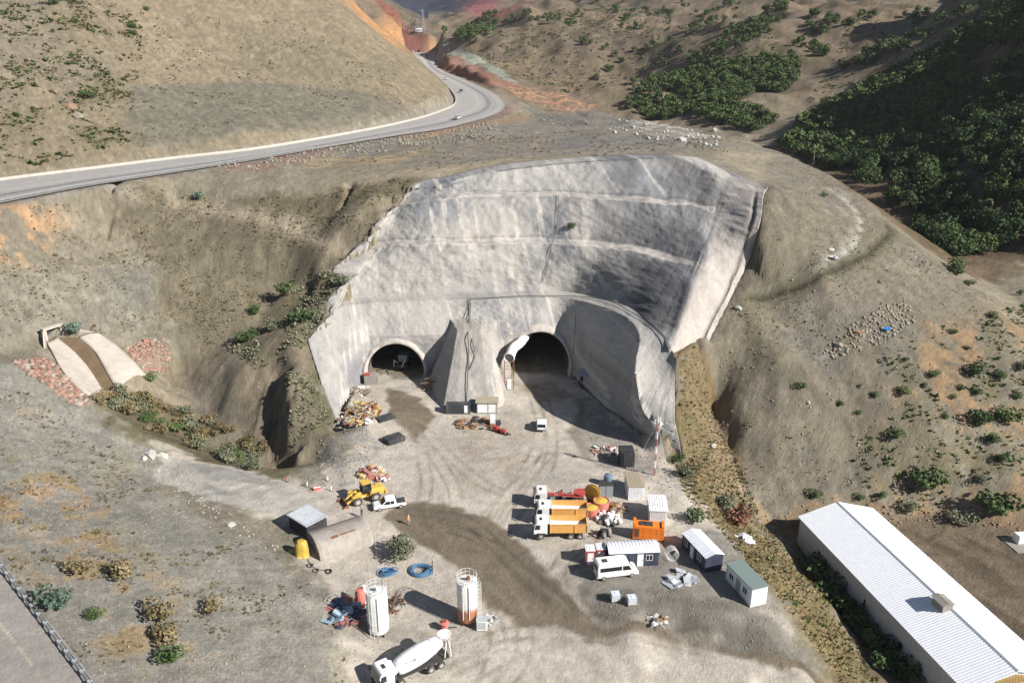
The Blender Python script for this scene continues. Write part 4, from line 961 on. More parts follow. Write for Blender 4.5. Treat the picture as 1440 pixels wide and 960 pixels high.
def crown_np(seed, n, w, h, leaf, lobes=6, base=.25):
    """leaf-clump quads through an uneven crown volume: returns V (n*4, 3)"""
    r = np.random.default_rng(seed); L = r.normal(0, 1, (lobes, 3)); L /= np.linalg.norm(L, axis=1)[:, None]
    cen = L*np.array([w*.27, w*.27, h*.22]); cen[:, 2] += h*(.5+base*.3); rad = r.uniform(.26, .42, lobes)*w*.85
    k = r.integers(0, lobes, n); d = r.normal(0, 1, (n, 3)); d /= np.linalg.norm(d, axis=1)[:, None]
    P = cen[k]+d*(rad[k]*r.uniform(.55, 1.08, n)**.6)[:, None]*np.array([1, 1, h/w*.75]); P[:, 2] = np.maximum(P[:, 2], h*base*r.uniform(.2, 1.2, n))
    a = r.normal(0, 1, (n, 3)); nn = d*.9+a*.55+np.array([0, 0, .35]); nn /= np.linalg.norm(nn, axis=1)[:, None]
    t = np.cross(nn, r.normal(0, 1, (n, 3))); t /= np.linalg.norm(t, axis=1)[:, None]; b = np.cross(nn, t); s = leaf*r.uniform(.6, 1.3, n)[:, None]
    return np.stack([P-t*s*.5, P+b*s*.35, P+t*s*.5, P-b*s*.35], 1).reshape(-1, 3)
def leaf_mesh(name, V, mat):
    me = bpy.data.meshes.new(name); F = np.arange(len(V)).reshape(-1, 4)
    me.vertices.add(len(V)); me.vertices.foreach_set('co', V.astype(np.float32).ravel()); me.loops.add(F.size); me.loops.foreach_set('vertex_index', F.ravel().astype(np.int32))
    me.polygons.add(len(F)); me.polygons.foreach_set('loop_start', np.arange(0, F.size, 4, dtype=np.int32)); me.materials.append(mat); me.update(); me.validate(); return me
def trunk_mesh(h, r, n=3, name='trunk', seed=0, spread=.35):
    b = MB(); rr = random.Random(seed); b.cyl((0, 0, -.4), (0, 0, h*.45), r, r*.7, 6)
    for i in range(n):
        a = rr.uniform(0, 6.28); b.cyl((0, 0, h*.35), (math.cos(a)*h*spread, math.sin(a)*h*spread, h*.85), r*.6, r*.2, 5)
    me = bpy.data.meshes.new(name); me.from_pydata(b.v, [], b.f); me.materials.append(M_bark); return me
def plant(root_name, loc, crown_me, trunk_me, label, cat, group=None, s=1, rz=None):
    o = thing(root_name, label, cat, loc, random.uniform(0, 6.28) if rz is None else rz, group); o.scale = (s*random.uniform(.9, 1.15), s*random.uniform(.9, 1.15), s*random.uniform(.85, 1.12))
    for nm, me in (('crown', crown_me), ('trunk', trunk_me)):
        c = bpy.data.objects.new(nm, me); COL.objects.link(c); c.parent = o
    return o
FT = [leaf_mesh('tree', np.concatenate([crown_np(i, 520, 5.6, 6.4, .72, 9, .06)]), M_leaf) for i in range(6)]
for me in FT: pass
TT = trunk_mesh(5, .22)
def scatter(polys, spacing, jit=.5):
    """points on a jittered world lattice inside the (ground-projected) polygons"""
    out = []
    for poly in polys:
        P = [G(u, v)[:2] for u, v in poly]; xs = [p[0] for p in P]; yl = [p[1] for p in P]
        X, Y = np.meshgrid(np.arange(min(xs), max(xs), spacing), np.arange(min(yl), max(yl), spacing)); X = X+RNG.uniform(-jit, jit, X.shape)*spacing; Y = Y+RNG.uniform(-jit, jit, Y.shape)*spacing
        m = inside(X, Y, P); out.append(np.stack([X[m], Y[m]], 1))
    return np.concatenate(out)
def topix(x, y, z):
    dy = y*CP-(z-CAM_H)*SP; dz = y*SP+(z-CAM_H)*CP; return 720+FPX*x/dy, 480-FPX*dz/dy
def zgr(P): return look(GZ, P[:, 0], P[:, 1])
WOODR = [(1092,210),(1130,178),(1180,146),(1250,108),(1310,78),(1350,48),(1400,22),(1440,2),(1600,-40),(1700,150),(1700,300),(1440,362),(1370,362),(1322,350),(1285,318),(1235,275),(1180,238)]
pr = scatter([WOODR], 4.0); 
WOODC = [(880,150),(905,128),(940,112),(975,95),(1010,88),(1045,92),(1075,78),(1110,70),(1124,90),(1118,118),(1100,132),(1060,128),(1050,150),(1085,165),(1095,178),(1060,190),(1030,182),(960,166)]
pc = scatter([WOODC], 4.4)
gm_ = [(962,82),(1000,62),(1060,30),(1110,2),(1126,4),(1092,46),(1040,74),(990,96)]
pg = scatter([gm_], 8)
pm = scatter([[(612,64),(640,52),(660,36),(690,20),(700,24),(690,45),(680,62),(672,72),(655,66)]], 9)
def clump(u, v, r, n):
    c = G(u, v); R_ = r/ (FPX/np.hypot(c[1], 40)); a = RNG.uniform(0, 6.28, n); q = np.sqrt(RNG.uniform(0, 1, n))*R_
    return np.stack([c[0]+q*np.cos(a)*1.3, c[1]+q*np.sin(a)*2.2], 1)
CL = [(758,28,12,9),(793,33,14,12),(830,7,8,6),(883,37,14,12),(910,17,18,16),(823,60,9,6),(910,70,8,5),(937,85,14,9),(870,85,6,3),(775,22,6,3),(865,15,8,5),(850,68,4,2),(745,20,8,5),(720,30,6,4),(815,20,5,3),
      (1150,26,7,6),(1170,31,8,7),(1188,35,7,6),(1137,40,7,5),(1160,50,8,6),(1147,73,10,8),(1158,77,9,6),(1220,25,8,5),(1293,33,16,12),(1123,65,7,4),(1237,67,13,9),(1220,83,12,9),(1258,71,12,8),(1343,23,18,12),(1195,95,8,5),(1285,55,12,8),(1000,20,16,12),(1030,10,14,10),(980,45,10,6),(940,20,8,5),
      (960,8,6,3),(1020,40,8,5),(890,75,4,1),(940,60,4,1),(860,105,7,3),(900,128,10,6),(840,115,4,2),(1180,180,7,3),(1300,15,5,2),(1385,10,14,8),(1400,45,12,8)]
pcl = np.concatenate([clump(*c) for c in CL])
nz_r = fbm(pr[:, 0], pr[:, 1], 30, 3, 222); up, vp = topix(pr[:, 0], pr[:, 1], zgr(pr)+3)
clear = (((up > 1190) & (up < 1310) & (vp > 226) & (vp < 330)) | ((up > 1355) & (up < 1440) & (vp > 58) & (vp < 112)) | ((up > 1330) & (up < 1430) & (vp > 215) & (vp < 300)))
pr = pr[~(clear & (RNG.random(len(pr)) < .7)) & (nz_r > -.65)]
pc = pc[fbm(pc[:, 0], pc[:, 1], 18, 3, 5) > -.32]
allp = np.concatenate([pr, pc, pg, pm, pcl]); grp = np.concatenate([np.full(len(q), i) for i, q in enumerate((pr, pc, pg, pm, pcl))])
z_ = zgr(allp); u_, v_ = topix(allp[:, 0], allp[:, 1], z_+3); vis = (u_ > -5) & (u_ < 1445) & (v_ > -25)
# line of sight
def seen(p, z):
    t = np.linspace(.55, .985, 40)[:, None]; g = look(GZ, p[:, 0]*t, p[:, 1]*t); zz = CAM_H+(z-CAM_H)*t; return (g < zz+.5).all(0)
see = seen(allp, z_+4.5); order = np.argsort(allp[:, 1]+1e5*(~(vis & see)))
labs = ['dark green leafy tree in the shaded wood on the right hillside', 'dark green tree in the wood in the middle of the valley behind the plateau', 'dark shrub in the shaded gully between the far brown hills', 'dark tree on the far slope beyond the bend of the road', 'dark green bush on the sunlit brown hills in the distance']
grs = ['trees of the wood on the right hillside', 'trees of the wood in the middle valley', 'shrubs in the shaded gully', 'trees beyond the road bend', 'bushes dotted over the far hills']
szs = [(.9, 1.5), (.9, 1.4), (.8, 1.3), (1.1, 1.7), (.8, 1.35)]
rest = []; cnt = 0
for k, i in enumerate(order):
    g = grp[i]; s = random.uniform(*szs[g])
    if cnt < 300 and vis[i] and see[i]:
        o = bpy.data.objects.new('tree' if g != 2 else 'shrub', random.choice(FT)); COL.objects.link(o); o.location = (allp[i, 0], allp[i, 1], z_[i]-.3); o.scale = (s, s, s*random.uniform(.8, 1.15)); o.rotation_euler = (0, 0, random.uniform(0, 6.28))
        tag(o, labs[g], 'tree' if g != 2 else 'shrub', grs[g]); cnt += 1
    else: rest.append((allp[i, 0], allp[i, 1], z_[i]-.3, s, g))
FV = [crown_np(50+i, 150, 5.4, 6.2, 1.2, 8, .06) for i in range(6)]
vs = []
for (x, y, z, s, g) in rest:
    if y > 1400: continue
    a = random.uniform(0, 6.28); V = FV[random.randrange(6)]*s; c_, s_ = math.cos(a), math.sin(a)
    vs.append(np.stack([V[:, 0]*c_-V[:, 1]*s_+x, V[:, 0]*s_+V[:, 1]*c_+y, V[:, 2]*random.uniform(.8, 1.15)+z], 1))
print('trees', cnt, 'rest', len(vs))
o = bpy.data.objects.new('woodland', leaf_mesh('woodland', np.concatenate(vs), M_leaf)); COL.objects.link(o); tag(o, 'dense dark green wood covering the far slopes and valley', kind='stuff', cat='woodland')

# single bushes
def bush_set(mat, name='crown'): return [leaf_mesh(name, crown_np(300+i, 420, 2.6, 2.0, .30, 7, .05), mat) for i in range(3)]
BG, BGR, BD, BT, BR = bush_set(M_bush), bush_set(M_grey), bush_set(M_dry), bush_set(M_teal), bush_set(M_red)
BTK = trunk_mesh(1.6, .05, 4, 'stem', 3, .3)
def bush(u, v, s, mset, label, group=None, cat='bush', dz=-.05, name='bush'):
    p = G(u, v); o = plant(name, (p[0], p[1], p[2]+dz), random.choice(mset), BTK, label, cat, group, s); return o
bush(1341,380,2.1,BG,'tall green bush on the skyline edge of the grey slope, upper right')
bush(1345,386,1.5,BG,'smaller green bush just below the tall one on the skyline edge')
bush(1363,401,1.0,BG,'small round dark green bush below the skyline pair at the right')
bush(1396,447,1.0,BG,'small dark bush below the orange patch at the right edge of the grey slope')
bush(1308,688,2.6,BG,'large dark green bush on the orange bank behind the warehouse')
bush(1405,722,2.9,BG,'big dark bush at the foot of the orange bank behind the dirt field')
bush(1352,735,1.7,BGR,'pale grey-green bush at the foot of the bank beside the dirt field')
bush(1280,720,1.4,BGR,'small grey bush against the foot of the bank behind the warehouse')
bush(1142,700,1.1,BG,'small green bush on the bank just behind the warehouse ridge')
bush(1370,528,1.7,BG,'bright green bush on the right slope, upper of three'); bush(1375,600,1.9,BG,'green bush in the pale patch at the lower right slope'); bush(1418,592,2.1,BG,'bright green bush at the right edge of the picture')
bush(1405,532,1.2,BG,'dark green bush on the yellow grass at the right'); bush(1270,555,1.2,BG,'round green bush low on the grey slope'); bush(1126,547,1.0,BG,'small olive bush alone on the grey slope right of the wall'); bush(1262,616,1.5,BG,'dark green bush with a long shadow low on the right slope')
for u, v, s in [(1313,530,.9),(1180,570,.7),(1230,558,.7),(1210,545,.5),(1208,583,.6),(1340,470,.8),(1437,520,1.1),(1375,555,.9),(1350,548,.7),(1395,622,1.2),(1435,415,.9),(1430,560,.8),(1360,492,.7),(1300,545,.6),(1340,560,.6),(1330,590,.7),(1410,650,1),(1380,680,1),(1240,700,.8),(1208,702,.7)]:
    bush(u, v, s, random.choice([BG, BG, BGR]), 'low green bush scattered over the grey and tan slope at the right', 'bushes scattered over the right slope')
bush(1159,277,.9,BT,'small bluish bush near the top of the right slope beside the pale track')
bush(404,416,1.8,BG,'bright green bush on top of the rocky spur left of the wall'); bush(358,442,1.2,BG,'green bush leaning over the shaded gully on the spur'); bush(350,480,1.6,BG,'dark green bush on the shoulder of the spur'); bush(424,455,1.9,BG,'dense green bush on the spur next to the shotcrete edge')
bush(378,466,1.5,BGR,'grey bush between the two green ones on the spur'); bush(446,450,1.3,BGR,'grey-green bush at the shotcrete edge on the spur'); bush(482,402,1.8,BGR,'dark grey-green bush under the upper left corner of the wall')
bush(281,281,1.2,BT,'single bluish bush on the slope below the upper highway'); bush(107,469,1.6,BT,'bluish green bush growing beside the culvert mouth')
bush(212,535,1.2,BG,'bright green bush at the lower end of the pink riprap'); bush(125,138,1.9,BG,'dark green bush on the big hill at the upper left'); bush(186,40,1.4,BG,'green bush high on the big hill, upper of two'); bush(187,50,1.3,BG,'green bush high on the big hill, lower of two'); bush(206,15,1.2,BG,'dark bush near the top edge of the big hill'); bush(75,8,2.6,BG,'green bush in the hollow at the upper left corner')
bush(76,856,1.7,BT,'low spreading bluish bush beside the lower left guardrail'); bush(135,868,.9,BG,'small green bush right of the bluish bush by the guardrail'); bush(246,930,1.2,BG,'yellow-green bush on the near hillside by the bottom edge')
bush(235,902,1.5,BD,'tall dry golden bush on the near hillside'); bush(222,870,1.5,BD,'broad dry bush above the golden one on the near hillside'); bush(172,812,1.3,BD,'yellowish bush beside the bare earth mound'); bush(110,806,1.2,BD,'dry bush left of the bare earth mound'); bush(296,858,1.1,BD,'dry bush alone in the middle of the grey slope')
bush(1150,812,2.2,BG,'dark green shrub between the grass slope and the long warehouse wall'); bush(1165,835,2.4,BG,'leafy shrub in the shade of the long warehouse wall, second from the far end'); bush(1250,925,2.0,BG,'dark shrub by the warehouse wall near its round opening'); bush(1285,955,2.2,BG,'bright green shrub at the near corner of the warehouse')
for u, v, s in [(1190,870,1.7),(1205,885,1.8),(1218,900,1.6),(1228,912,1.7),(1180,855,1.5),(1200,865,1.4),(1240,940,1.6),(1265,950,1.5),(1175,842,1.4)]:
    bush(u, v, s, BG, 'dark green shrub in the row along the shaded warehouse wall', 'shrubs along the warehouse wall')
bush(1020,715,1.4,BGR,'grey-green bush at the top of the grass slope above the dark cabin'); bush(975,733,1.5,BG,'dark green bush just behind the dark cabin'); bush(1038,735,1.9,BR,'rust red bush where the grass slope meets the dark ground'); bush(1048,722,1.4,BGR,'grey bush behind the rust red bush')
bush(955,650,1.0,BG,'small dark bush at the foot of the wing wall by the mast'); bush(962,668,1.1,BGR,'grey bush behind the white-roofed cabin')
bush(805,322,1.0,BG,'single green bush growing out of the upper shotcrete wall')
# bush on the wall must sit on the wall surface
w_ = on_wall([(805,322)])[0]; kids_ = [o for o in COL.objects if o.get('label', '').startswith('single green bush growing')]; kids_[0].location = tuple(w_)
for i in range(95):   # thicket in the creek
    t = random.random(); u = 150+t*215+random.uniform(-22, 22); v = 562+t*90+random.uniform(-22, 14)*(1 if t > .2 else .6)
    if u > 372: continue
    bush(u, v, random.uniform(.7, 1.45), random.choice([BGR, BGR, BGR, BD, BD, BD, BG] if i % 3 else [BGR, BD]), 'greyish shrub in the dense thicket filling the creek bed', 'shrubs of the creek thicket')
p = G(566, 786); o = plant('tree', (p[0], p[1], p[2]-.1), leaf_mesh('crown', crown_np(900, 1500, 4.6, 4.0, .34, 9, .02), M_grey), trunk_mesh(3, .1, 5), 'rounded grey-green young tree beside the rusty arched shed', 'tree', None, 1.0)

# scrub and stones past counting
def fields(poly, n, s0, s1, mat, name, label, k=7, blade=.5, mask=None):
    P = [G(u, v)[:2] for u, v in poly]; xs = [p[0] for p in P]; yl = [p[1] for p in P]; m_ = n*4
    X = RNG.uniform(min(xs), max(xs), m_); Y = RNG.uniform(min(yl), max(yl), m_); ok = inside(X, Y, P)
    ok &= fbm(X, Y, 9, 3, 70) + fbm(X, Y, 2.5, 2, 12)*.7 > (mask if mask is not None else -9)
    X, Y = X[ok][:n], Y[ok][:n]; Z = look(GZ, X, Y); keep = look(SF, X, Y) < -1.0; X, Y, Z = X[keep], Y[keep], Z[keep]; n = len(X); s = RNG.uniform(s0, s1, n)*(1+.6*(RNG.random(n) > .9)); V = []
    for j in range(k):
        a = RNG.uniform(0, 6.28, n); el = RNG.uniform(.15, 1.1, n); dx, dy, dz = np.cos(a)*np.cos(el), np.sin(a)*np.cos(el), np.sin(el)
        c = np.stack([X+dx*s*.35, Y+dy*s*.35, Z+.02+dz*s*.35], 1); d = np.stack([dx, dy, dz], 1)*(s*.5)[:, None]; t = np.stack([-np.sin(a), np.cos(a), RNG.uniform(-.4, .4, n)], 1)*(s*blade*.5)[:, None]
        V.append(np.stack([c-d, c+t, c+d, c-t], 1))
    V = np.stack(V, 1).reshape(-1, 3); o = bpy.data.objects.new(name, leaf_mesh(name, V, mat)); COL.objects.link(o); tag(o, label, 'scrub', kind='stuff')
fields([(-40,540),(130,590),(215,690),(400,790),(480,860),(490,1000),(150,1000),(60,860),(-40,760)], 2100, .14, .42, M_dry, 'dry_scrub', 'dry golden tufts over the near hillside', mask=.18)
fields([(1072,300),(1250,330),(1440,460),(1440,740),(1060,715),(1000,480)], 1500, .16, .42, M_dry, 'dry_scrub', 'dry tufts over the grey slope on the right', mask=.1)
fields([(1150,560),(1300,470),(1440,430),(1440,740),(1240,715)], 900, .3, .8, M_bush, 'green_scrub', 'low green scrub on the lower right slope', mask=.12)
fields([(945,500),(990,500),(1040,650),(1120,800),(1200,900),(1240,990),(1180,960),(1100,850),(960,690),(950,640)], 3200, .2, .5, M_straw, 'dry_grass', 'dry grass and weeds on the strip between yard and warehouse')
fields([(945,500),(990,500),(1040,650),(1120,800),(1200,900),(1240,990),(1180,960),(1100,850),(960,690),(950,640)], 240, .25, .55, M_bush, 'green_weeds', 'green weeds on the strip between yard and warehouse', mask=.05)
fields([(497,388),(400,415),(320,490),(360,520),(400,500),(410,640),(470,600),(440,530),(433,478)], 1500, .25, .7, M_grey, 'spur_weeds', 'grey-green weeds over the rocky spur left of the wall', mask=-.1)
fields([(200,255),(590,250),(560,300),(490,375),(400,415),(250,520),(0,470),(0,300),(150,270)], 2600, .18, .5, M_dry, 'dry_scrub', 'dry tufts on the slope below the upper highway', mask=.0)
fields([(0,-20),(110,-20),(200,30),(185,200),(0,245)], 2200, .3, .8, M_dry, 'dry_scrub', 'dry and olive scrub on the left part of the big hill', mask=-.05)
fields([(0,-20),(110,-20),(200,30),(185,200),(0,245)], 1100, .5, 1.2, M_bush, 'green_scrub', 'green scrub on the left part of the big hill', mask=.05)
fields([(180,10),(480,30),(600,130),(600,165),(180,215)], 1200, .25, .7, M_dry, 'dry_scrub', 'sparse dry tufts on the smooth part of the big hill', mask=.1)
fields([(650,70),(900,5),(1100,60),(1050,120),(900,120),(780,130)], 3500, .8, 2.0, M_bush, 'hill_scrub', 'scrub speckling the sunlit far hills', mask=.0)
fields([(1100,200),(1200,20),(1440,-10),(1330,60),(1180,150)], 2200, .6, 1.5, M_bush, 'hill_scrub', 'scrub speckling the brown spur in front of the wood', mask=.0)
fields([(420,235),(700,180),(1040,200),(1040,218),(700,228),(560,245)], 900, .25, .6, M_dry, 'dry_scrub', 'dry weeds on the plateau above the wall', mask=.05)
fields([(860,360),(860,300),(1000,290)], 2, .2, .3, M_bush, 'wall_weeds', 'tiny weeds by the wall', mask=-9) if False else None
M_stone = plain('loose_stone', A(160,152,136), .9, 0, .25, .4); M_stone2 = plain('brown_stone', A(160,134,108), .9, 0, .25, .4); M_white = plain('white_rubble', A(198,196,188), .85, 0, .1, .6)
def stones(poly, n, s0, s1, mat, name, label, mask=-9, pw=3):
    P = [G(u, v)[:2] for u, v in poly]; xs = [p[0] for p in P]; yl = [p[1] for p in P]; m_ = n*4
    X = RNG.uniform(min(xs), max(xs), m_); Y = RNG.uniform(min(yl), max(yl), m_); ok = inside(X, Y, P) & (fbm(X, Y, 7, 3, 170) > mask) & (look(SF, X, Y) < -1); X, Y = X[ok][:n], Y[ok][:n]; Z = look(GZ, X, Y); n = len(X)
    s = s0+(s1-s0)*RNG.random(n)**pw; oc = np.array([(1,0,0),(0,1,0),(-1,0,0),(0,-1,0),(0,0,1),(0,0,-1)], float); fc_ = np.array([(0,1,4),(1,2,4),(2,3,4),(3,0,4),(1,0,5),(2,1,5),(3,2,5),(0,3,5)])
    V = oc[None]*RNG.uniform(.6, 1.25, (n, 6, 1))*s[:, None, None]*.5; a = RNG.uniform(0, 6.28, n)[:, None]; x = V[..., 0]*np.cos(a)-V[..., 1]*np.sin(a); y = V[..., 0]*np.sin(a)+V[..., 1]*np.cos(a)
    V = np.stack([x+X[:, None], y+Y[:, None], V[..., 2]*.75+Z[:, None]+s[:, None]*.1], -1).reshape(-1, 3); F = (fc_[None]+6*np.arange(n)[:, None, None]).reshape(-1, 3)
    o = mesh_np(name, V, F, mat); tag(o, label, 'rubble', kind='stuff')
stones([(1072,262),(1150,240),(1250,320),(1340,385),(1440,440),(1440,600),(1200,700),(1060,715),(1000,500)], 2600, .1, .75, M_stone, 'loose_stones', 'loose pale stones over the grey slope on the right', pw=4)
stones([(1155,495),(1200,455),(1270,420),(1290,450),(1250,480),(1180,505)], 520, .25, 1.3, M_stone, 'rubble', 'band of broken rock across the right slope', pw=2)
stones([(1150,500),(1200,455),(1270,420),(1280,440),(1180,505)], 120, .3, 1.1, M_stone2, 'rubble', 'brown broken rock in the band across the right slope', pw=2)
stones([(190,640),(235,635),(240,655),(280,690),(400,770),(380,780),(260,705),(215,672)], 260, .12, .5, M_white, 'rubble', 'pale rubble along the lower edge of the concrete slab', pw=2)
stones([(860,168),(1010,188),(1020,205),(960,205),(850,184)], 420, .3, 2.0, M_white, 'rubble', 'white rubble heaped along the back edge of the plateau', pw=3)
stones([(740,150),(810,146),(890,168),(870,184),(750,176)], 400, .3, 1.6, M_stone, 'rubble', 'grey spoil at the back edge of the plateau', pw=3)
stones([(300,225),(480,205),(700,170),(700,190),(480,226),(300,245)], 1100, .3, 1.5, M_stone, 'rubble', 'rocky fill along the foot of the upper highway', pw=3)
stones([(450,620),(520,590),(520,660),(470,690),(420,690)], 240, .15, .6, M_stone, 'rubble', 'grey rubble bank at the corner of the yard by the spur', pw=2)
stones([(480,540),(520,535),(540,590),(600,610),(560,650),(500,620)], 350, .12, .5, M_stone, 'rubble', 'rubble and broken concrete left of the left tunnel track')
stones([(800,540),(960,650),(950,700),(850,670)], 700, .1, .5, M_stone, 'rubble', 'rubble along the foot of the wing wall')
stones([(840,820),(1090,850),(1160,960),(1000,900),(860,880)], 900, .08, .35, M_stone, 'rubble', 'stones on the bank below the white container')
stones([(620,560),(740,570),(740,650),(640,650)], 350, .1, .4, M_stone2, 'rubble', 'brown debris in front of the buttress')
stones([(480,800),(700,800),(720,950),(480,950)], 700, .08, .35, M_stone, 'rubble', 'small stones around the two silos')
stones([(30,380),(235,370),(240,470),(0,470)], 500, .15, .6, M_stone, 'loose_stones', 'loose stones on the terrace above the culvert', pw=4)
stones([(-40,540),(215,690),(480,860),(490,1000),(60,1000)], 1500, .1, .5, M_stone, 'loose_stones', 'loose stones over the near hillside', pw=4)
stones([(1060,715),(1200,705),(1330,716),(1440,738),(1440,748),(1330,730),(1060,735)], 500, .2, .9, M_stone2, 'rubble', 'brown rubble along the foot of the bank behind the warehouse', pw=3)
# ---------------------------------------------------------------- materials of the site
def gloss(name, col, rough=.35, dirt=.35, dcol=A(170,156,134), var=.05): return plain(name, col, rough, 0, var, 1.2, dcol, dirt)
M_w = gloss('white_paint', (.78, .79, .79), .45, .4); M_w2 = gloss('dusty_white_paint', (.72, .72, .70), .5, .45); M_or = gloss('orange_paint', (.70, .36, .09), .6, .6, A(214,170,120))
M_bor = gloss('bright_orange_paint', (.85, .22, .02), .45, .1); M_ye = gloss('yellow_paint', (.62, .40, .07), .6, .6); M_red = gloss('red_paint', (.42, .05, .04), .6, .5)
M_pinkr = gloss('faded_red_paint', (.55, .16, .13), .7, .5); M_gl = plain('dark_glass', (.015, .018, .022), .12, 0, .1, spec=.8); M_dk = plain('dark_chassis', (.035, .035, .037), .7, 0, .3, 3, A(140,126,104), .4)
M_tyre = plain('dusty_tyre', (.05, .047, .043), .9, 0, .3, 4, A(150,138,118), .5); M_rim = plain('wheel_rim', (.40, .38, .35), .6, .3, .2); M_navy = gloss('dark_blue_cladding', (.045, .052, .085), .5, .15)
M_roofw = gloss('white_sheet_roof', (.74, .76, .80), .4, .12); M_whr = gloss('warehouse_white_sheet', (.80, .82, .85), .38, .05); M_whw = gloss('warehouse_wall_sheet', (.62, .63, .64), .5, .15)
M_gr = gloss('grey_box_paint', (.26, .29, .30), .6, .3); M_blk = gloss('black_container_paint', (.035, .038, .045), .55, .3); M_bei = gloss('beige_roof', (.36, .31, .22), .8, .3)
M_tin = plain('corrugated_tin', (.55, .58, .60), .45, .35, .1, 1.5, A(150,130,110), .25); M_rtin = plain('rusty_corrugated_tin', A(190,182,172), .75, .1, .15, .8, A(150,120,98), .5); M_tarp = plain('yellow_tarpaulin', (.46, .32, .05), .7, 0, .25, 2, (.22, .15, .05), .4, .5)
M_teal = M_teal; M_blueh = plain('blue_hose', (.06, .17, .33), .65, 0, .3, 4, A(150,150,140), .4); M_bluet = plain('blue_tarpaulin', (.03, .20, .55), .5, 0, .2, 3); M_skin = plain('skin', (.45, .27, .19), .6); M_cloth = plain('dark_clothes', (.04, .04, .05), .85); M_cloth2 = plain('grey_clothes', (.24, .22, .2), .85); M_vest = plain('orange_vest', (.75, .25, .08), .7)
M_grr = gloss('green_grey_roof', (.17, .22, .21), .55, .2); M_wood = plain('weathered_timber', A(170,140,110), .85, 0, .3, 3); M_ibc = plain('white_plastic_tank', (.62, .66, .70), .35, 0, .1); M_amber = plain('brown_translucent_sheet', A(190,160,110), .5)
M_dred = gloss('dusty_red_paint', (.34, .12, .10), .75, .65); M_dye = gloss('dusty_yellow_paint', (.50, .36, .13), .75, .6); M_silow = gloss('silo_white_paint', (.70, .72, .69), .55, .3, A(176,170,156)); M_silor = plain('silo_rust', (.36, .14, .06), .85, 0, .35, 1.0, (.55, .42, .33), .5)
def silo_mat():
    t = NT_('rusting_silo_paint'); p = t.pos(obj=True); g = t.n('ShaderNodeSeparateXYZ'); t.l(p, g.inputs[0])
    f = t.noise(1.2, 6, t.pos((1.6, 1.6, .25), obj=True), .7); m = t.n('ShaderNodeMapRange'); m.inputs[1].default_value = 1.2; m.inputs[2].default_value = 3.4; m.inputs[3].default_value = .45; m.inputs[4].default_value = -.12; t.l(g.outputs[2], m.inputs[0])
    a = t.n('ShaderNodeMath'); a.operation = 'ADD'; t.l(f, a.inputs[0]); t.l(m.outputs[0], a.inputs[1]); k = t.ramp(a.outputs[0], [(.55, v3(0)), (.66, v3(1))])
    c = t.mix('MIX', k, (.72, .71, .68), (.34, .15, .08)); t.l(c, t.b.inputs['Base Color']); t.b.inputs['Roughness'].default_value = .65; return t.m
M_silo = silo_mat()
def text(s, size, mat, parent, loc, rot, ext=.01, name='lettering'):
    cu_ = bpy.data.curves.new(name, 'FONT'); cu_.body = s; cu_.size = size; cu_.extrude = ext; cu_.align_x = 'CENTER'; cu_.align_y = 'CENTER'; cu_.resolution_u = 2
    tmp = bpy.data.objects.new(name, cu_); COL.objects.link(tmp); dg = bpy.context.evaluated_depsgraph_get(); me = bpy.data.meshes.new_from_object(tmp.evaluated_get(dg)); bpy.data.objects.remove(tmp)
    me.materials.clear(); me.materials.append(mat); o = bpy.data.objects.new(name, me); COL.objects.link(o); o.parent = parent; o.location = loc; o.rotation_euler = rot; return o
def T(name, label, cat, u, v, h, group=None, dz=0): p = G(u, v); return thing(name, label, cat, (p[0], p[1], p[2]+dz), h, group)
def wheel(root, x, y, r, w, twin=False):
    s = 1 if y > 0 else -1; t = MB().wheel((x, y, r), r, w).build('wheel', M_tyre, root, True, .03); MB().wheel((x, y+s*(w/2+.005), r), r*.52, .06).build('rim', M_rim, t, True); return t

# ---------------------------------------------------------------- tipper trucks (x forward)
def truck_cab(t, x0, mat, H=2.9, L=2.05):
    c = MB().prism([(x0-L, .95), (x0+.02, .95), (x0+.05, 1.75), (x0-.18, H-.25), (x0-.45, H), (x0-L, H)], -1.24, 1.24).build('cab', mat, t, True, .06)
    MB().prism([(x0+.03, 1.8), (x0+.10, 1.8), (x0-.12, H-.32), (x0-.19, H-.32)], -1.08, 1.08).build('windscreen', M_gl, c)
    for s in (-1, 1): MB().prism([(x0-.95, 1.78), (x0-.12, 1.78), (x0-.30, H-.35), (x0-.95, H-.35)], s*1.235, s*1.262).build('side_window', M_gl, c)
    MB().b2(x0-.08, x0+.14, -1.24, 1.24, .45, .98).b2(x0+.0, x0+.12, -.8, .8, 1.05, 1.5).build('bumper', M_dk, t, False, .03)
    for s in (-1, 1): MB().b2(x0-.05, x0+.06, s*1.45-.1, s*1.45+.1, 1.9, 2.5).b2(x0-.02, x0+.03, min(s*1.2, s*1.4), max(s*1.2, s*1.4), 2.3, 2.36).build('mirror', M_dk, t)
    for s in (-1, 1): MB().b2(x0+.12, x0+.17, s*1.0-.15, s*1.0+.15, .62, .85).build('headlight', M_w, t)
    MB().b2(x0-1.3, x0-.9, -.35, .35, H, H+.06).build('roof_hatch', M_dk, c)
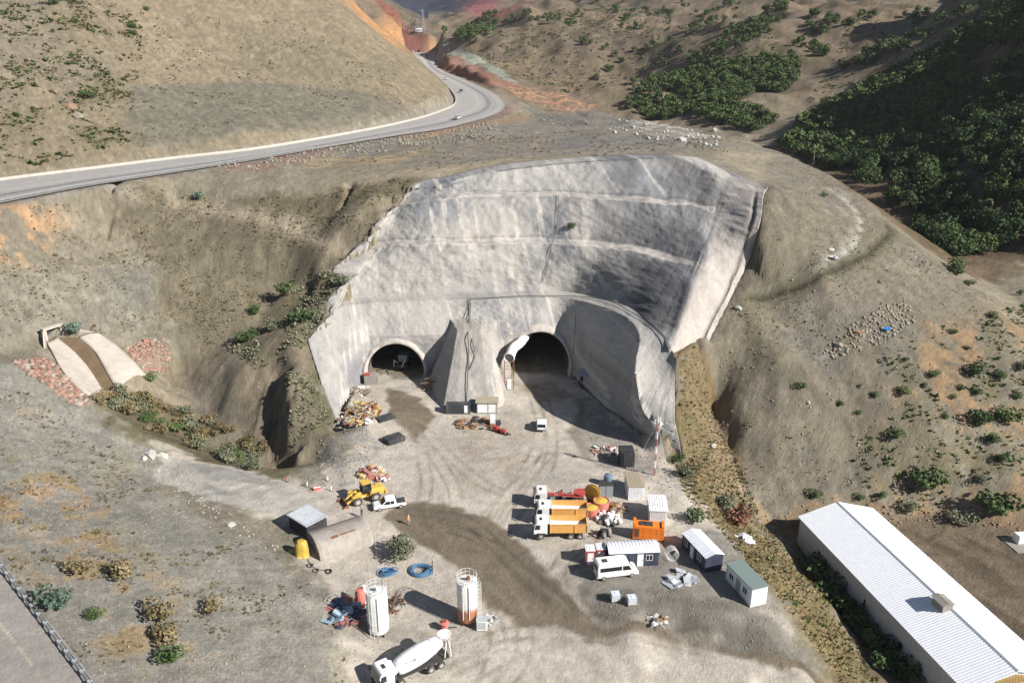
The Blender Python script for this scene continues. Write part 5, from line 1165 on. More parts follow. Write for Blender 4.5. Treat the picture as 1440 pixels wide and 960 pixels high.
def tipper():
    t = T('dump_truck', 'dump truck with orange tipping body and white cab, nearest of the parked row', 'dump truck', 787, 752, heading(816, 750, 762, 752))
    truck_cab(t, 4.0, M_w)
    MB().b2(-4.0, 3.6, -.5, -.3, .75, 1.05).b2(-4.0, 3.6, .3, .5, .75, 1.05).b2(-3.9, 2.0, -.9, .9, 1.05, 1.15).build('chassis', M_dk, t)
    L0, L1, W, z0, z1 = -4.1, 1.6, 1.25, 1.2, 2.6
    b = MB(); b.b2(L0, L1, -W, W, z0, z0+.12); b.b2(L0, L1, -W, -W+.08, z0+.12, z1); b.b2(L0, L1, W-.08, W, z0+.12, z1)
    b.b2(L1-.08, L1, -W+.08, W-.08, z0+.12, z1+.25); b.b2(L0, L0+.08, -W+.08, W-.08, z0+.12, z1-.1)
    for s in (-1, 1):
        b.b2(L0, L1+.02, s*W-.07, s*W+.07, z1, z1+.12)
        for x in (L0+.05, -2.2, L1-.1): b.b2(x-.07, x+.07, min(s*W, s*(W+.08)), max(s*W, s*(W+.08)), z0, z1)
    b.build('tipping_body', M_or, t, False)
    b = MB(); b.b2(L1, L1+.9, -W, W, z1+.18, z1+.26); b.b2(L1-.1, L1, -W, W, z1+.1, z1+.3); b.build('canopy', M_w2, t)
    MB().add([(L0+.09, -W+.09, z0+.5), (L1-.1, -W+.09, z0+.7), (L1-.1, W-.09, z0+.7), (L0+.09, W-.09, z0+.5), (-1.2, 0, z0+.18)], [(0,1,4), (1,2,4), (2,3,4), (3,0,4)]).build('body_lining', M_w2, t)
    for x in (2.9, -1.6, -3.0):
        for s in (-1, 1): wheel(t, x, s*1.02, .52, .5 if x < 0 else .32)
    MB().b2(1.0, 2.1, -1.2, -.6, .5, 1.0).build('fuel_tank', M_tin, t, False, .06)
    for s in (-1, 1): MB().prism([(2.2, .95), (2.3, 1.15), (3.5, 1.15), (3.6, .95)], s*.82, s*1.26).build('mudguard', M_dk, t)
    MB().b2(1.72, 2.0, -1.1, 1.1, 1.1, 2.3).build('air_tank', M_dk, t); return t
tp = tipper(); p = G(789, 730)
dup(tp, (p[0], p[1], p[2]), tp.rotation_euler[2]-.01, 'dump truck with orange tipping body and white cab, middle of the parked row')
# third: dusty mixer-pump truck behind them
t = T('pump_truck', 'dusty truck with cluttered pump gear and red boom behind the two orange dump trucks', 'pump truck', 785, 709, tp.rotation_euler[2]); truck_cab(t, 4.0, M_w2)
MB().b2(-4, 3.6, -.5, .5, .75, 1.05).b2(-4.1, 1.7, -1.2, 1.2, 1.1, 1.25).build('flatbed', M_dk, t)
for x, y, a, c, m in ((1.0,.5,.6,.8,M_gr),(.2,-.5,.7,.7,M_w2),(-.9,.3,.5,1.0,M_gr),(-1.8,-.4,.6,.6,M_w2),(-2.7,.4,.7,.9,M_gr),(-.4,-.2,.4,1.2,M_rust),(-3.4,-.5,.6,.8,M_pinkr)): MB().box((x, y, 1.25+c/2), (a*1.2, a, c)).cyl((x-.2, y, 1.25+c), (x-.2, y, 1.5+c), .12).build('pump_unit', m, t, False)
MB().cyl((2.0, .7, 2.6), (-3.8, .9, 2.3), .13).cyl((1.6, .9, 2.4), (-3.6, 1.1, 2.0), .1).build('boom_pipe', M_red, t); MB().lathe([(.2, 1.3), (.95, 2.3), (1.0, 2.6)], 14, (-3.4, .3, 0)).build('hopper', M_red, t)
for x in (2.9, -1.6, -3.0):
    for s in (-1, 1): wheel(t, x, s*1.02, .52, .4)

# ---------------------------------------------------------------- mixer truck
t = T('concrete_mixer_truck', 'white concrete mixer truck with a long white drum at the bottom edge of the yard', 'mixer truck', 578, 948, heading(625, 930, 535, 962)); truck_cab(t, 4.6, M_w, 3.0, 2.0)
MB().b2(-5, 4.2, -.5, .5, .8, 1.1).b2(-4.8, 2.4, -1.1, 1.1, 1.1, 1.2).build('chassis', M_dk, t)
prof = [(.30, -3.3), (.58, -3.25), (.78, -2.9), (1.05, -1.8), (1.22, -.5), (1.24, .5), (1.18, 1.6), (1.08, 2.4), (.95, 2.85), (.8, 3.0), (.2, 3.08)]
b = MB().lathe([(r, z) for r, z in prof], 28); M_ = Matrix.Translation((-1.0, 0, 2.55)) @ Matrix.Rotation(R(12), 4, 'Y') @ Matrix.Rotation(R(-90), 4, 'Y') @ Matrix.Rotation(math.pi, 4, 'X')
b.xf(M_); dr = b.build('drum', M_w, t, True)
b = MB()
for zz in (-1.95, .65): b.lathe([(1.14 if zz < 0 else 1.21, zz-.04), (1.17 if zz < 0 else 1.24, zz), (1.14 if zz < 0 else 1.21, zz+.04)], 28, cap=False)
b.xf(M_); b.build('drum_band', M_w2, dr)
tx = text('BETON', .62, M_gr, dr, (0, 0, 0), (0, 0, 0), .01); tx.matrix_local = M_ @ Matrix.Translation((0, 1.235, -.3)) @ Matrix.Rotation(R(90), 4, 'X') @ Matrix.Rotation(math.pi, 4, 'X') @ Matrix.Rotation(R(90), 4, 'Z')
bpy.data.objects.remove(tx)      # the drum's lettering is illegible in the photograph: short blurred bars stand for it
b = MB()
for i in range(16):
    w_ = random.uniform(.05, .12); a = R(-62); x = -1.4+i*.16; h_ = random.uniform(.2, .4)*(1 if i % 5 else .3)
    b.box((0, 0, 0), (.1, .012, h_)); n0 = len(b.v)-8
    for j in range(n0, len(b.v)): q = Vector(b.v[j]); q = Matrix.Rotation(R(25), 3, 'X') @ q; b.v[j] = (q.x+x, q.y+.0, q.z)
b.v = [(p_[0], p_[1]+1.12, p_[2]+3.02) for p_ in b.v]; bb = b.build('drum_lettering', M_gr, dr)
MB().cyl((2.45, -.9, 2.3), (2.45, .9, 2.3), .42, n=18).build('water_tank', M_w, t, True); MB().b2(2.2, 2.7, -1, 1, 1.2, 1.9).build('tank_frame', M_dk, t)
MB().lathe([(.25, 0), (.85, .9), (.9, 1.0)], 16, (-4.7, 0, 3.0)).build('hopper', M_w2, t); b = MB()
for s in (-1, 1): b.cyl((-4.2, s*.9, 1.1), (-4.6, s*.7, 3.3), .07).cyl((-5.1, s*.9, 1.1), (-4.9, s*.7, 3.3), .07)
for k in range(7): b.cyl((-5.3, -.3, 1.2+k*.4), (-5.3, .3, 1.2+k*.4), .03)
b.cyl((-5.3, -.3, 1), (-5.3, -.3, 4), .035).cyl((-5.3, .3, 1), (-5.3, .3, 4), .035); b.build('rear_ladder', M_w2, t)
MB().prism([(-4.7, 2.9), (-5.2, 2.6), (-5.7, 1.5), (-5.6, 1.45), (-5.1, 2.4), (-4.7, 2.7)], -.3, .3).build('chute', M_rust, t); MB().b2(.4, 1.5, -1.2, -.7, .6, 1.1).b2(-2.4, -1.0, -1.2, -.9, 1.0, 1.15).build('toolbox', M_pinkr, t)
for x in (3.5, 1.8, -2.2, -3.6):
    for s in (-1, 1): wheel(t, x, s*1.03, .52, .36)

# ---------------------------------------------------------------- cars, van
def car(name, label, cat, loc, h, body, L=4.5, W=1.8, kind='sedan', group=None):
    t = thing(name, label, cat, loc, h, group); x1, x0 = L/2, -L/2
    if kind == 'pickup': pr = [(x0, .45), (x0, 1.0), (x0+1.65, 1.02), (x0+1.75, 1.72), (x0+2.0, 1.8), (x0+3.3, 1.78), (x1-1.35, 1.12), (x1-.15, .98), (x1, .8), (x1, .45)]
    elif kind == 'suv': pr = [(x0, .4), (x0, 1.1), (x0+.25, 1.68), (x0+.6, 1.75), (x0+2.6, 1.72), (x1-1.25, 1.1), (x1-.15, .95), (x1, .75), (x1, .4)]
    elif kind == 'van': pr = [(x0, .45), (x0, 2.35), (x0+.15, 2.6), (x1-1.9, 2.6), (x1-1.4, 2.35), (x1-.75, 1.35), (x1-.1, 1.05), (x1, .8), (x1, .45)]
    else: pr = [(x0, .4), (x0+.05, .95), (x0+.7, 1.0), (x0+1.2, 1.42), (x0+2.7, 1.42), (x1-1.1, .98), (x1-.1, .8), (x1, .4)]
    bd = MB().prism(pr, -W/2, W/2).build('body', body, t, True, .07)
    def sidewin(pts, nm='side_window'):
        for s in (-1, 1): MB().prism(pts, s*(W/2-.01), s*(W/2+.015)).build(nm, M_gl, bd)
    if kind == 'pickup':
        MB().b2(x0+.1, x0+1.62, -W/2+.12, W/2-.12, .95, 1.03).build('cargo_bed', M_blk, bd)
        MB().cyl((x0+1.55, -W/2+.1, 1.0), (x0+1.55, -W/2+.1, 1.5), .04).cyl((x0+1.55, W/2-.1, 1.0), (x0+1.55, W/2-.1, 1.5), .04).cyl((x0+1.55, -W/2+.1, 1.5), (x0+1.55, W/2-.1, 1.5), .04).build('roll_bar', M_dk, t)
        sidewin([(x0+1.95, 1.1), (x0+2.55, 1.1), (x0+2.55, 1.65), (x0+2.05, 1.65)]); sidewin([(x0+2.65, 1.1), (x1-1.55, 1.1), (x0+3.25, 1.65), (x0+2.65, 1.65)])
        MB().prism([(x0+3.36, 1.76), (x1-1.38, 1.16), (x1-1.32, 1.19), (x0+3.42, 1.79)], -W/2+.12, W/2-.12).build('windscreen', M_gl, bd)
    elif kind == 'van':
        sidewin([(x0+.35, 1.45), (x1-2.5, 1.45), (x1-2.5, 2.1), (x0+.35, 2.1)]); sidewin([(x1-2.35, 1.4), (x1-1.05, 1.4), (x1-1.5, 2.1), (x1-2.35, 2.1)])
        MB().prism([(x1-1.36, 2.32), (x1-.78, 1.4), (x1-.72, 1.43), (x1-1.3, 2.35)], -W/2+.12, W/2-.12).build('windscreen', M_gl, bd)
        MB().b2(x0+.9, x0+1.6, -.35, .35, 2.6, 2.68).build('roof_hatch', M_dk, bd); MB().b2(x0-.01, x0+.01, -.7, .7, 1.45, 2.1).build('rear_window', M_gl, bd)
    else:
        a = .6 if kind == 'suv' else 1.25; zt = 1.6 if kind == 'suv' else 1.34
        sidewin([(x0+a-.1, 1.02), (x1-1.5, 1.02), (x0+2.6, zt), (x0+a+.1, zt)])
        MB().prism([(x0+2.72, zt+.06), (x1-1.22, 1.05), (x1-1.16, 1.08), (x0+2.78, zt+.1)], -W/2+.12, W/2-.12).build('windscreen', M_gl, bd)
        MB().prism([(x0-.01, 1.1), (x0+.24, 1.62), (x0+.2, 1.66), (x0-.05, 1.12)] if kind == 'suv' else [(x0+.68, 1.03), (x0+1.16, 1.41), (x0+1.12, 1.45), (x0+.64, 1.07)], -W/2+.15, W/2-.15).build('rear_window', M_gl, bd)
    r = .38 if kind in ('pickup', 'van', 'suv') else .32
    for x in (x0+.95, x1-.95):
        for s in (-1, 1): wheel(t, x, s*(W/2-.1), r, .24)
    MB().b2(x1-.06, x1+.06, -W/2+.05, W/2-.05, .4, .62).b2(x0-.06, x0+.06, -W/2+.05, W/2-.05, .4, .6).build('bumper', M_dk if kind != 'van' else M_w2, t)
    for s in (-1, 1): MB().b2(x1-.12, x1+.02, s*(W/2-.28)-.16, s*(W/2-.28)+.16, .7, .86).build('headlight', M_w, t); MB().b2(x0-.02, x0+.05, s*(W/2-.15)-.1, s*(W/2-.15)+.1, .8, 1.0).build('tail_light', M_red, t)
    return t
def carp(u, v, h, *a, **k): p = G(u, v); return car(*a[:3], (p[0], p[1], p[2]+.02), h, *a[3:], **k)
carp(548, 713, heading(572,710,523,717), 'pickup', 'white double-cab pickup with an open black cargo bed beside the wheel loader', 'pickup', M_w, 5.3, 1.85, kind='pickup')
carp(762, 601, heading(762,607,763,594), 'car', 'white car driving towards the right tunnel', 'car', M_w, 4.4, 1.85, kind='suv')
carp(866, 808, heading(838,812,893,804), 'minibus', 'white minibus with dark windows parked before the dark blue cabin', 'minibus', M_w, 6.0, 2.05, kind='van')
def hwpt(s, off):
    """point on the upper highway: s metres along, off metres to the left of the centre"""
    c = np.array([np.interp(s, arc, RC[:, i]) for i in range(3)]); c2_ = np.array([np.interp(s+2, arc, RC[:, i]) for i in range(3)]); t = c2_-c; t /= np.linalg.norm(t)
    return (c[0]-t[1]*off, c[1]+t[0]*off, c[2]+.13), math.atan2(t[1], t[0])
def hwcar(u, v, label, mat, kind='sedan', L=4.4, flip=False, name='car', cat='car'):
    best = None
    for s in np.arange(60, arc[-1], 4):
        for off in (-9, -6, -3, 0, 3, 6, 9):
            p, h = hwpt(s, off); a, b = topix(np.array([p[0]]), np.array([p[1]]), np.array([p[2]+.7])); e = math.hypot(a[0]-u, b[0]-v)
            if best is None or e < best[0]: best = (e, p, h)
    return car(name, label, cat, best[1], best[2]+(math.pi if flip else 0), mat, L, 1.8, kind)
M_navyc = gloss('dark_blue_car_paint', (.02, .03, .07), .3, .2); M_silv = gloss('silver_car_paint', (.5, .52, .55), .3, .2)
hwcar(642,166,'blue and white pickup on the upper highway at the start of the bend', M_silv, 'pickup', 5.4, name='pickup', cat='pickup'); hwcar(647,129,'small dark car in the middle of the highway bend', M_navyc)
hwcar(627,110,'white car on the highway above the bend by the red earth', M_w, flip=True); hwcar(608,79,'white car following the dark lorry far up the highway', M_w); hwcar(599,72,'white car right behind the dark lorry in the distance', M_w); hwcar(577,69,'white van at the far end of the highway left of the lorry', M_w, 'van', 5.6, name='van', cat='van')
p = None
t = hwcar(591, 68, 'x', M_blk, 'van', 5.6)
for c in kids(t):
    for g in kids(c): bpy.data.objects.remove(g)
    bpy.data.objects.remove(c)
t.name = 'lorry'; tag(t, 'dark lorry with a tall box body far up the highway', 'lorry'); truck_cab(t, 4.6, M_blk); MB().b2(-4.8, 2.3, -1.25, 1.25, 1.2, 4.0).build('box_body', M_blk, t, False, .05); MB().b2(-4.8, 4, -.5, .5, .8, 1.2).build('chassis', M_dk, t)
for x in (3.4, -2.2, -3.6):
    for s in (-1, 1): wheel(t, x, s*1.0, .5, .35)

# ---------------------------------------------------------------- wheel loader (x forward)
t = T('wheel_loader', 'yellow wheel loader with its bucket lowered beside the white pickup', 'wheel loader', 513, 703, heading(540, 697, 486, 711))
for x in (1.6, -1.5):
    for s in (-1, 1): wheel(t, x, s*1.05, .78, .62)
MB().prism([(-3.3, .9), (-3.3, 1.9), (-2.9, 2.15), (-1.0, 2.2), (-.9, .9)], -.85, .85).build('engine_hood', M_ye, t, False, .06); MB().b2(-3.6, -3.2, -1.1, 1.1, .7, 1.5).build('counterweight', M_ye, t, False, .08)
MB().b2(-.9, 2.2, -.45, .45, .8, 1.3).b2(.4, 1.6, -.5, .5, 1.3, 1.75).build('front_frame', M_ye, t)
c = MB().prism([(-1.0, 1.6), (.4, 1.6), (.55, 2.2), (.35, 3.3), (-1.0, 3.3)], -.72, .72).build('cab', M_gl, t, True, .04); MB().b2(-1.1, .5, -.8, .8, 3.3, 3.42).build('cab_roof', M_ye, c, False, .03); b = MB()
for x in (-1.0, -.2, .42):
    for s in (-1, 1): b.cyl((x, s*.74, 1.5), (x*.95, s*.74, 3.3), .045, n=5)
b.build('cab_post', M_dk, c)
for s in (-1, 1): MB().prism([(.7, 1.95), (1.0, 2.15), (2.6, 1.35), (3.5, .55), (3.3, .35), (2.3, .95)], s*.55-.1, s*.55+.1).build('lift_arm', M_ye, t); MB().cyl((.4, s*.5, 1.2), (2.0, s*.5, 1.35), .08).build('hydraulic_ram', M_tin, t)
b = MB(); q = [(3.3, .9), (3.15, .35), (3.45, .06), (4.6, .02), (4.6, .08), (3.55, .16), (3.27, .4), (3.42, .95)]; b.prism(q, -1.35, 1.35); b.prism([(3.3, .9), (3.15, .35), (3.45, .06), (4.6, .05), (3.9, .6)], -1.38, -1.33).prism([(3.3, .9), (3.15, .35), (3.45, .06), (4.6, .05), (3.9, .6)], 1.33, 1.38); b.build('bucket', M_rust, t)
for x in (1.6, -1.5): 
    for s in (-1, 1): MB().prism([(x-.95, 1.35), (x-.8, 1.72), (x+.8, 1.72), (x+.95, 1.35), (x+.9, 1.3), (x+.75, 1.62), (x-.75, 1.62), (x-.9, 1.3)], s*.75, s*1.35).build('mudguard', M_ye, t)
MB().cyl((-2, -.3, 2.2), (-2, -.3, 2.9), .07).build('exhaust', M_dk, t)

# ---------------------------------------------------------------- cabins and containers
def corrug(b, x0, x1, y, z0, z1, step=.25, d=.03, side=-1):
    n = int((x1-x0)/step)
    for i in range(n): xa = x0+i*step; b.b2(xa, xa+step*.45, min(y, y+side*d), max(y, y+side*d), z0, z1)
    return b
def three(FL, FR, BL, z=None):
    a, b_, c = (np.array(G(*q)) for q in (FL, FR, BL)); zz = (a[2]+b_[2])/2
    w = np.linalg.norm((b_-a)[:2]); d_ = np.linalg.norm((c-a)[:2]); h = math.atan2(b_[1]-a[1], b_[0]-a[0]); return a, w, d_, h, zz
def cabin(name, label, cat, u, v, h, L, W, H, wall, roof, rk='flat', doors=(), windows=(), group=None, dz=0, doorm=None, over=.12):
    """long side faces local -y; (u, v) is the middle of the ground line of that side"""
    p = G(u, v); o = thing(name, label, cat, (p[0], p[1], p[2]+dz), h, group); x0, x1 = -L/2, L/2
    b = MB().b2(x0, x1, 0, W, -.3, H)
    if rk == 'gable': b.add([(x0, 0, H), (x0, W, H), (x0, W/2, H+.45), (x1, 0, H), (x1, W, H), (x1, W/2, H+.45)], [(0,1,2), (3,5,4)])
    b.build('wall', wall, o)
    b = MB(); corrug(b, x0+.05, x1-.05, 0, .05, H-.05)
    for sx, e in ((-1, x0), (1, x1)):
        for i in range(int(W/.25)): b.b2(min(e, e+sx*.03), max(e, e+sx*.03), .05+i*.25, .17+i*.25, .05, H-.05)
    b.build('cladding_ribs', wall, o)
    if rk == 'flat':
        r_ = MB().b2(x0-over, x1+over, -over, W+over, H, H+.14).build('roof', roof, o); b = MB()
        for i in range(int(L/.4)): b.b2(x0+.1+i*.4, x0+.16+i*.4, 0, W, H+.14, H+.18)
        b.build('roof_ribs', roof, r_)
    else:
        n = 9 if rk == 'arch' else 3; pr = []
        rise = .5 if rk == 'arch' else .47
        for i in range(n): tt = i/(n-1); y = -over+(W+2*over)*tt; pr.append((y, H+rise*(1-abs(2*tt-1)**(2.2 if rk == 'arch' else 1))+.02))
        full = pr+[(y, z-.07) for y, z in pr[::-1]]; r_ = MB().prism(full, x0-over, x1+over, axis='x').build('roof', roof, o); b = MB()
        for i in range(int(L/.5)):
            xa = x0+.1+i*.5
            for (ya, za), (yb, zb) in zip(pr[:-1], pr[1:]): b.add([(xa, ya, za), (xa+.06, ya, za), (xa+.06, yb, zb), (xa, yb, zb), (xa, ya, za+.05), (xa+.06, ya, za+.05), (xa+.06, yb, zb+.05), (xa, yb, zb+.05)], [(4,5,6,7),(0,1,5,4),(1,2,6,5),(2,3,7,6),(3,0,4,7)])
        b.build('roof_ribs', roof, r_)
    for x in doors: d_ = MB().b2(x-.45, x+.45, -.09, -.03, .05, 2.05).build('door', doorm or M_w, o, False, .015); MB().b2(x+.3, x+.36, -.14, -.09, 1.0, 1.12).build('handle', M_dk, d_)
    for x in windows:
        f = MB().b2(x-.5, x+.5, -.085, -.03, .95, 1.0).b2(x-.5, x+.5, -.085, -.03, 1.85, 1.9).b2(x-.5, x-.44, -.085, -.03, 1.0, 1.85).b2(x+.44, x+.5, -.085, -.03, 1.0, 1.85).b2(x-.03, x+.03, -.085, -.03, 1.0, 1.85).build('window', M_w, o)
        for s in (-1, 1): MB().b2(x+s*.235-.2, x+s*.235+.2, -.05, -.02, 1.0, 1.85).build('pane', M_gl, f)
    return o
cabin('cabin', 'dark blue cabin with a pale arched roof, white door and two windows behind the minibus', 'cabin', 891, 796, heading(856,798,927,794), 7.2, 2.9, 2.35, M_navy, M_roofw, 'arch', (.9,), (-1.6, 2.2))
h_ = heading(963, 770, 990, 801)
cabin('cabin', 'dark blue cabin with a white ridged roof standing at the edge above the grass slope', 'cabin', 974, 786, h_, 6.4, 2.9, 2.4, M_navy, M_roofw, 'gable', (-.3,), (-2.1, 1.6))
cabin('container_office', 'white site container with a flat grey-green roof at the edge of the pad', 'container', 1037, 832, heading(1020,812,1055,853), 6.0, 2.5, 2.55, M_w, M_grr, 'flat', (.0,), (-1.6, 1.6), doorm=M_gr)
cabin('container_office', 'white cabin with a flat beige roof behind the grey tanks', 'container', 894, 703, 0, 2.6, 4.6, 2.5, M_w, M_bei, 'flat')
cabin('container_office', 'white cabin with a bright white roof and red trim behind the orange generator', 'container', 925, 738, heading(911,738,940,739), 2.7, 4.6, 2.5, M_w2, M_w, 'flat')
p = G(925, 738); 
cabin('container', 'black container standing alone near the lattice mast', 'container', 882, 657, 0, 2.5, 3.2, 2.6, M_blk, M_blk, 'flat', over=0)
cabin('portable_toilet', 'white and red portable toilet, left of the pair beside the dark blue cabin', 'portable toilet', 830, 794, heading(821,795,838,794), 1.15, 1.5, 2.3, M_w2, M_w, 'flat', doors=(0,), doorm=M_w)
cabin('portable_toilet', 'white and red portable toilet, right of the pair beside the dark blue cabin', 'portable toilet', 845, 792, heading(821,795,838,794), 1.15, 1.5, 2.3, M_w2, M_w, 'flat', doors=(0,), doorm=M_w)
for o in [o for o in COL.objects if o.name.startswith('portable_toilet')]:
    b = MB()
    for x in (-.6, .6): b.b2(x-.05, x+.05, -.16, -.06, 0, 2.32).b2(x-.05, x+.05, 1.5, 1.58, 0, 2.32)
    b.b2(-.68, .68, -.17, -.13, 2.2, 2.42).b2(-.68, -.64, -.13, 1.6, 2.28, 2.42).b2(.64, .68, -.13, 1.6, 2.28, 2.42); b.build('trim', M_red, o)
# orange generator
t = T('generator', 'bright orange generator housing between the white-roofed cabin and the dark blue cabin', 'generator', 911, 760, heading(891,757,936,761)); b = MB().b2(-2.35, 2.35, 0, 1.9, .15, 2.35); b.build('housing', M_bor, t, False, .06)
b = MB()
for k in range(9): b.b2(-2.15, -1.35, -.03, 0, .5+k*.17, .58+k*.17)
for x in (-.7, .3, 1.2, 2.0):
    for z in (.6, 1.3, 1.8): b.b2(x-.05, x+.05, -.03, 0, z, z+.14)
b.build('louvre', M_dk, t); MB().b2(-1.4, .6, .4, 1.4, 2.35, 2.5).cyl((-.4, .9, 2.5), (-.4, .9, 2.8), .1).build('exhaust', M_dk, t); MB().b2(-2.4, 2.4, .05, 1.85, 0, .15).build('skid', M_dk, t); MB().b2(-2.35, -1.9, .0, 1.9, 2.35, 2.75).b2(1.9, 2.3, .0, 1.9, 2.35, 2.6).build('roof_cowl', M_bor, t, False, .05)
# grey cabinet and tank in the shade
t = T('switch_cabinet', 'tall grey metal cabinet behind the yellow reel', 'cabinet', 852, 700, 0); MB().b2(-1.15, 1.15, 0, 1.2, 0, 2.3).build('cabinet', M_gr, t, False, .04); MB().b2(-.02, .02, -.03, 0, .1, 2.2).b2(-1.2, 1.2, -.06, 1.26, 2.3, 2.38).build('door_seam', M_dk, t)
t = T('water_tank', 'small blue-grey tank standing behind the grey cabinet', 'tank', 855, 681, 0); MB().lathe([(.1, 0), (.75, .02), (.8, .3), (.8, 1.6), (.7, 1.85), (.25, 2.0), (.25, 2.1)], 20).build('tank', M_bluet if False else gloss('blue_grey_plastic', (.14, .2, .26), .5, .3), t, True)
# round faded red basins with yellow sand and yellow reel
for u, v, r, h, lab in ((832, 722, 1.3, 1.3, 'round faded red tub filled with yellow sand'), (845, 715, 1.3, 1.6, 'round faded pink tub behind the one with yellow sand')):
    t = T('round_tub', lab, 'tub', u, v, 0); MB().lathe([(r*.9, 0), (r, .1), (r, h), (r*.93, h), (r*.9, h-.2)], 24).build('tub', M_pinkr, t, True); MB().lathe([(r*.93, h-.15), (r*.4, h+.05), (.01, h+.1)], 20).build('filling', M_ye if 'yellow' in lab else M_w2, t, True)
t = T('cable_reel', 'yellow cable reel standing upright behind the red tub', 'reel', 832, 708, 0, dz=.6); MB().cyl((-.25, 0, 1.5), (-.15, 0, 1.5), 1.35, n=24).cyl((-.15, 0, 1.5), (.25, 0, 1.5), .7, n=16).cyl((.25, 0, 1.5), (.35, 0, 1.5), 1.35, n=24).build('reel', M_ye, t, True); t.rotation_euler = (0, 0, R(62)); MB().b2(-.6, .6, -.9, .9, -.6, .2).build('cradle', M_dk, t)
def pile(name, label, cat, u, v, r, n, mats, sz=(.3, .8), h=.6, shapes=('box', 'bar'), group=None, seed=1, ry=None):
    rr = random.Random(seed); t = T(name, label, cat, u, v, 0, group); 
    for mi, m in enumerate(mats):
        b = MB()
        for i in range(n//len(mats)):
            a = rr.uniform(0, 6.28); q = math.sqrt(rr.random())*r; z = h*(1-q/r)*rr.random()+.12; x, y = q*math.cos(a), q*math.sin(a)*(ry or 1); s = rr.uniform(*sz); k = rr.choice(shapes); az = rr.uniform(0, 3.14)
            if k == 'box': b.box((x, y, z), (s, s*rr.uniform(.5, .9), s*rr.uniform(.25, .7)), az, 0, rr.uniform(-.5, .5))
            elif k == 'bar': b.cyl((x-math.cos(az)*s, y-math.sin(az)*s, z+rr.uniform(-.1, .2)), (x+math.cos(az)*s, y+math.sin(az)*s, z+rr.uniform(-.1, .3)), .05, n=5)
            elif k == 'sheet': b.box((x, y, z), (s*1.8, s, .04), az, 0, rr.uniform(-.5, .5))
            elif k == 'drum': b.cyl((x, y, z-.1), (x+rr.uniform(-.3, .3), y+rr.uniform(-.3, .3), z+s), s*.4, n=12)
            elif k == 'sack': b.lathe([(.05, -.5), (.4, -.35), (.5, 0), (.35, .35), (.05, .5)], 8, (0, 0, 0)); nn = 5*8; M2 = Matrix.Translation((x, y, z)) @ Matrix.Rotation(az, 4, 'Z') @ Matrix.Rotation(1.4, 4, 'X') @ Matrix.Scale(s, 4); b.v[-nn:] = [tuple(M2 @ Vector(q_)) for q_ in b.v[-nn:]]
        o = b.build('scrap', m, t); o['kind'] = 'stuff'
    return t
pile('scrap_heap', 'heap of rusty red scrap beside the pink tub', 'scrap heap', 866, 716, 1.9, 90, (M_rust, M_dred, M_dye), (.2, .6), 1.4, ('box', 'bar', 'bar'), seed=2)
pile('sack_heap', 'heap of white sacks and black drums behind the dark blue cabin', 'heap', 857, 731, 1.9, 44, (M_w, M_w, M_blk), (.5, .9), 1.0, ('sack', 'drum', 'sack'), seed=3, ry=.8)
pile('scrap_heap', 'heap of red barriers and white sheets behind the wheel loader', 'heap', 521, 665, 2.2, 70, (M_dred, M_dred, M_w2, M_dye), (.4, 1.1), 1.4, ('box', 'sheet', 'bar'), seed=4)
pile('scrap_heap', 'small heap of red and grey bits right of the red barrier heap', 'heap', 538, 674, 1.0, 26, (M_dred, M_w2), (.3, .8), .8, ('box', 'sheet'), seed=5)
pile('debris_heap', 'yellow and rust coloured debris heap at the left edge of the portal yard', 'debris heap', 507, 582, 3.6, 150, (M_dye, M_rust, M_wood, M_w2), (.3, 1.1), 1.2, ('box', 'sheet', 'bar'), seed=6, ry=1.6)
pile('debris_heap', 'broken white boards and concrete left of the left tunnel mouth', 'debris heap', 505, 552, 2.6, 80, (M_w2, M_concg, M_wood), (.3, 1.1), .9, ('sheet', 'box', 'bar'), seed=7)
pile('debris_heap', 'timber and pipes lying before the grey box with white doors', 'debris heap', 672, 596, 4.5, 80, (M_wood, M_dk, M_rust), (.4, 1.2), .4, ('bar', 'box', 'sheet'), seed=8, ry=.5)
pile('debris_heap', 'white and pink rubbish left of the black container', 'debris heap', 852, 635, 2.6, 60, (M_w2, M_concg, M_dred), (.2, .8), .6, ('box', 'sheet', 'bar'), seed=9)
pile('tarp_heap', 'heap of blue tarpaulins and pipes left of the white silo', 'heap', 480, 862, 2.9, 70, (gloss('dull_blue', (.05, .11, .19), .6, .4), M_navy, gloss('pale_blue', (.30, .40, .48), .6, .3), M_dred), (.6, 1.6), 1.3, ('sheet', 'bar', 'box'), seed=10, ry=.9)
pile('scrap_heap', 'dark tangle of wire and steel right of the white silo', 'scrap heap', 556, 851, 1.6, 50, (M_dk, M_rust), (.3, .9), .6, ('bar',), seed=11)
pile('steel_ribs', 'rusty orange bundle of steel ribs at the right side of the left tunnel mouth', 'steel bundle', 607, 545, 1.9, 40, (M_rust, M_wood), (.9, 1.5), 4.6, ('bar',), seed=12)
pile('sheet_stack', 'pale metal sheets lying flat on the pad before the white container', 'sheets', 945, 818, 1.0, 6, (M_tin,), (.9, 1.3), .25, ('sheet',), seed=13)
pile('sheet_stack', 'stack of pale blue panels right of the flat metal sheets', 'sheets', 968, 817, 1.0, 9, (M_tin,), (.8, 1.1), .4, ('sheet',), seed=14)
pile('sheet_stack', 'single blue-grey sheet lying behind the stack of panels', 'sheets', 957, 804, .5, 2, (M_tin,), (.9, 1.2), .2, ('sheet',), seed=15)
pile('debris_heap', 'white rubbish heap on the bank below the two water containers', 'debris heap', 925, 870, 1.5, 40, (M_w2, M_wood), (.2, .6), .5, ('box', 'sheet', 'bar'), seed=16)
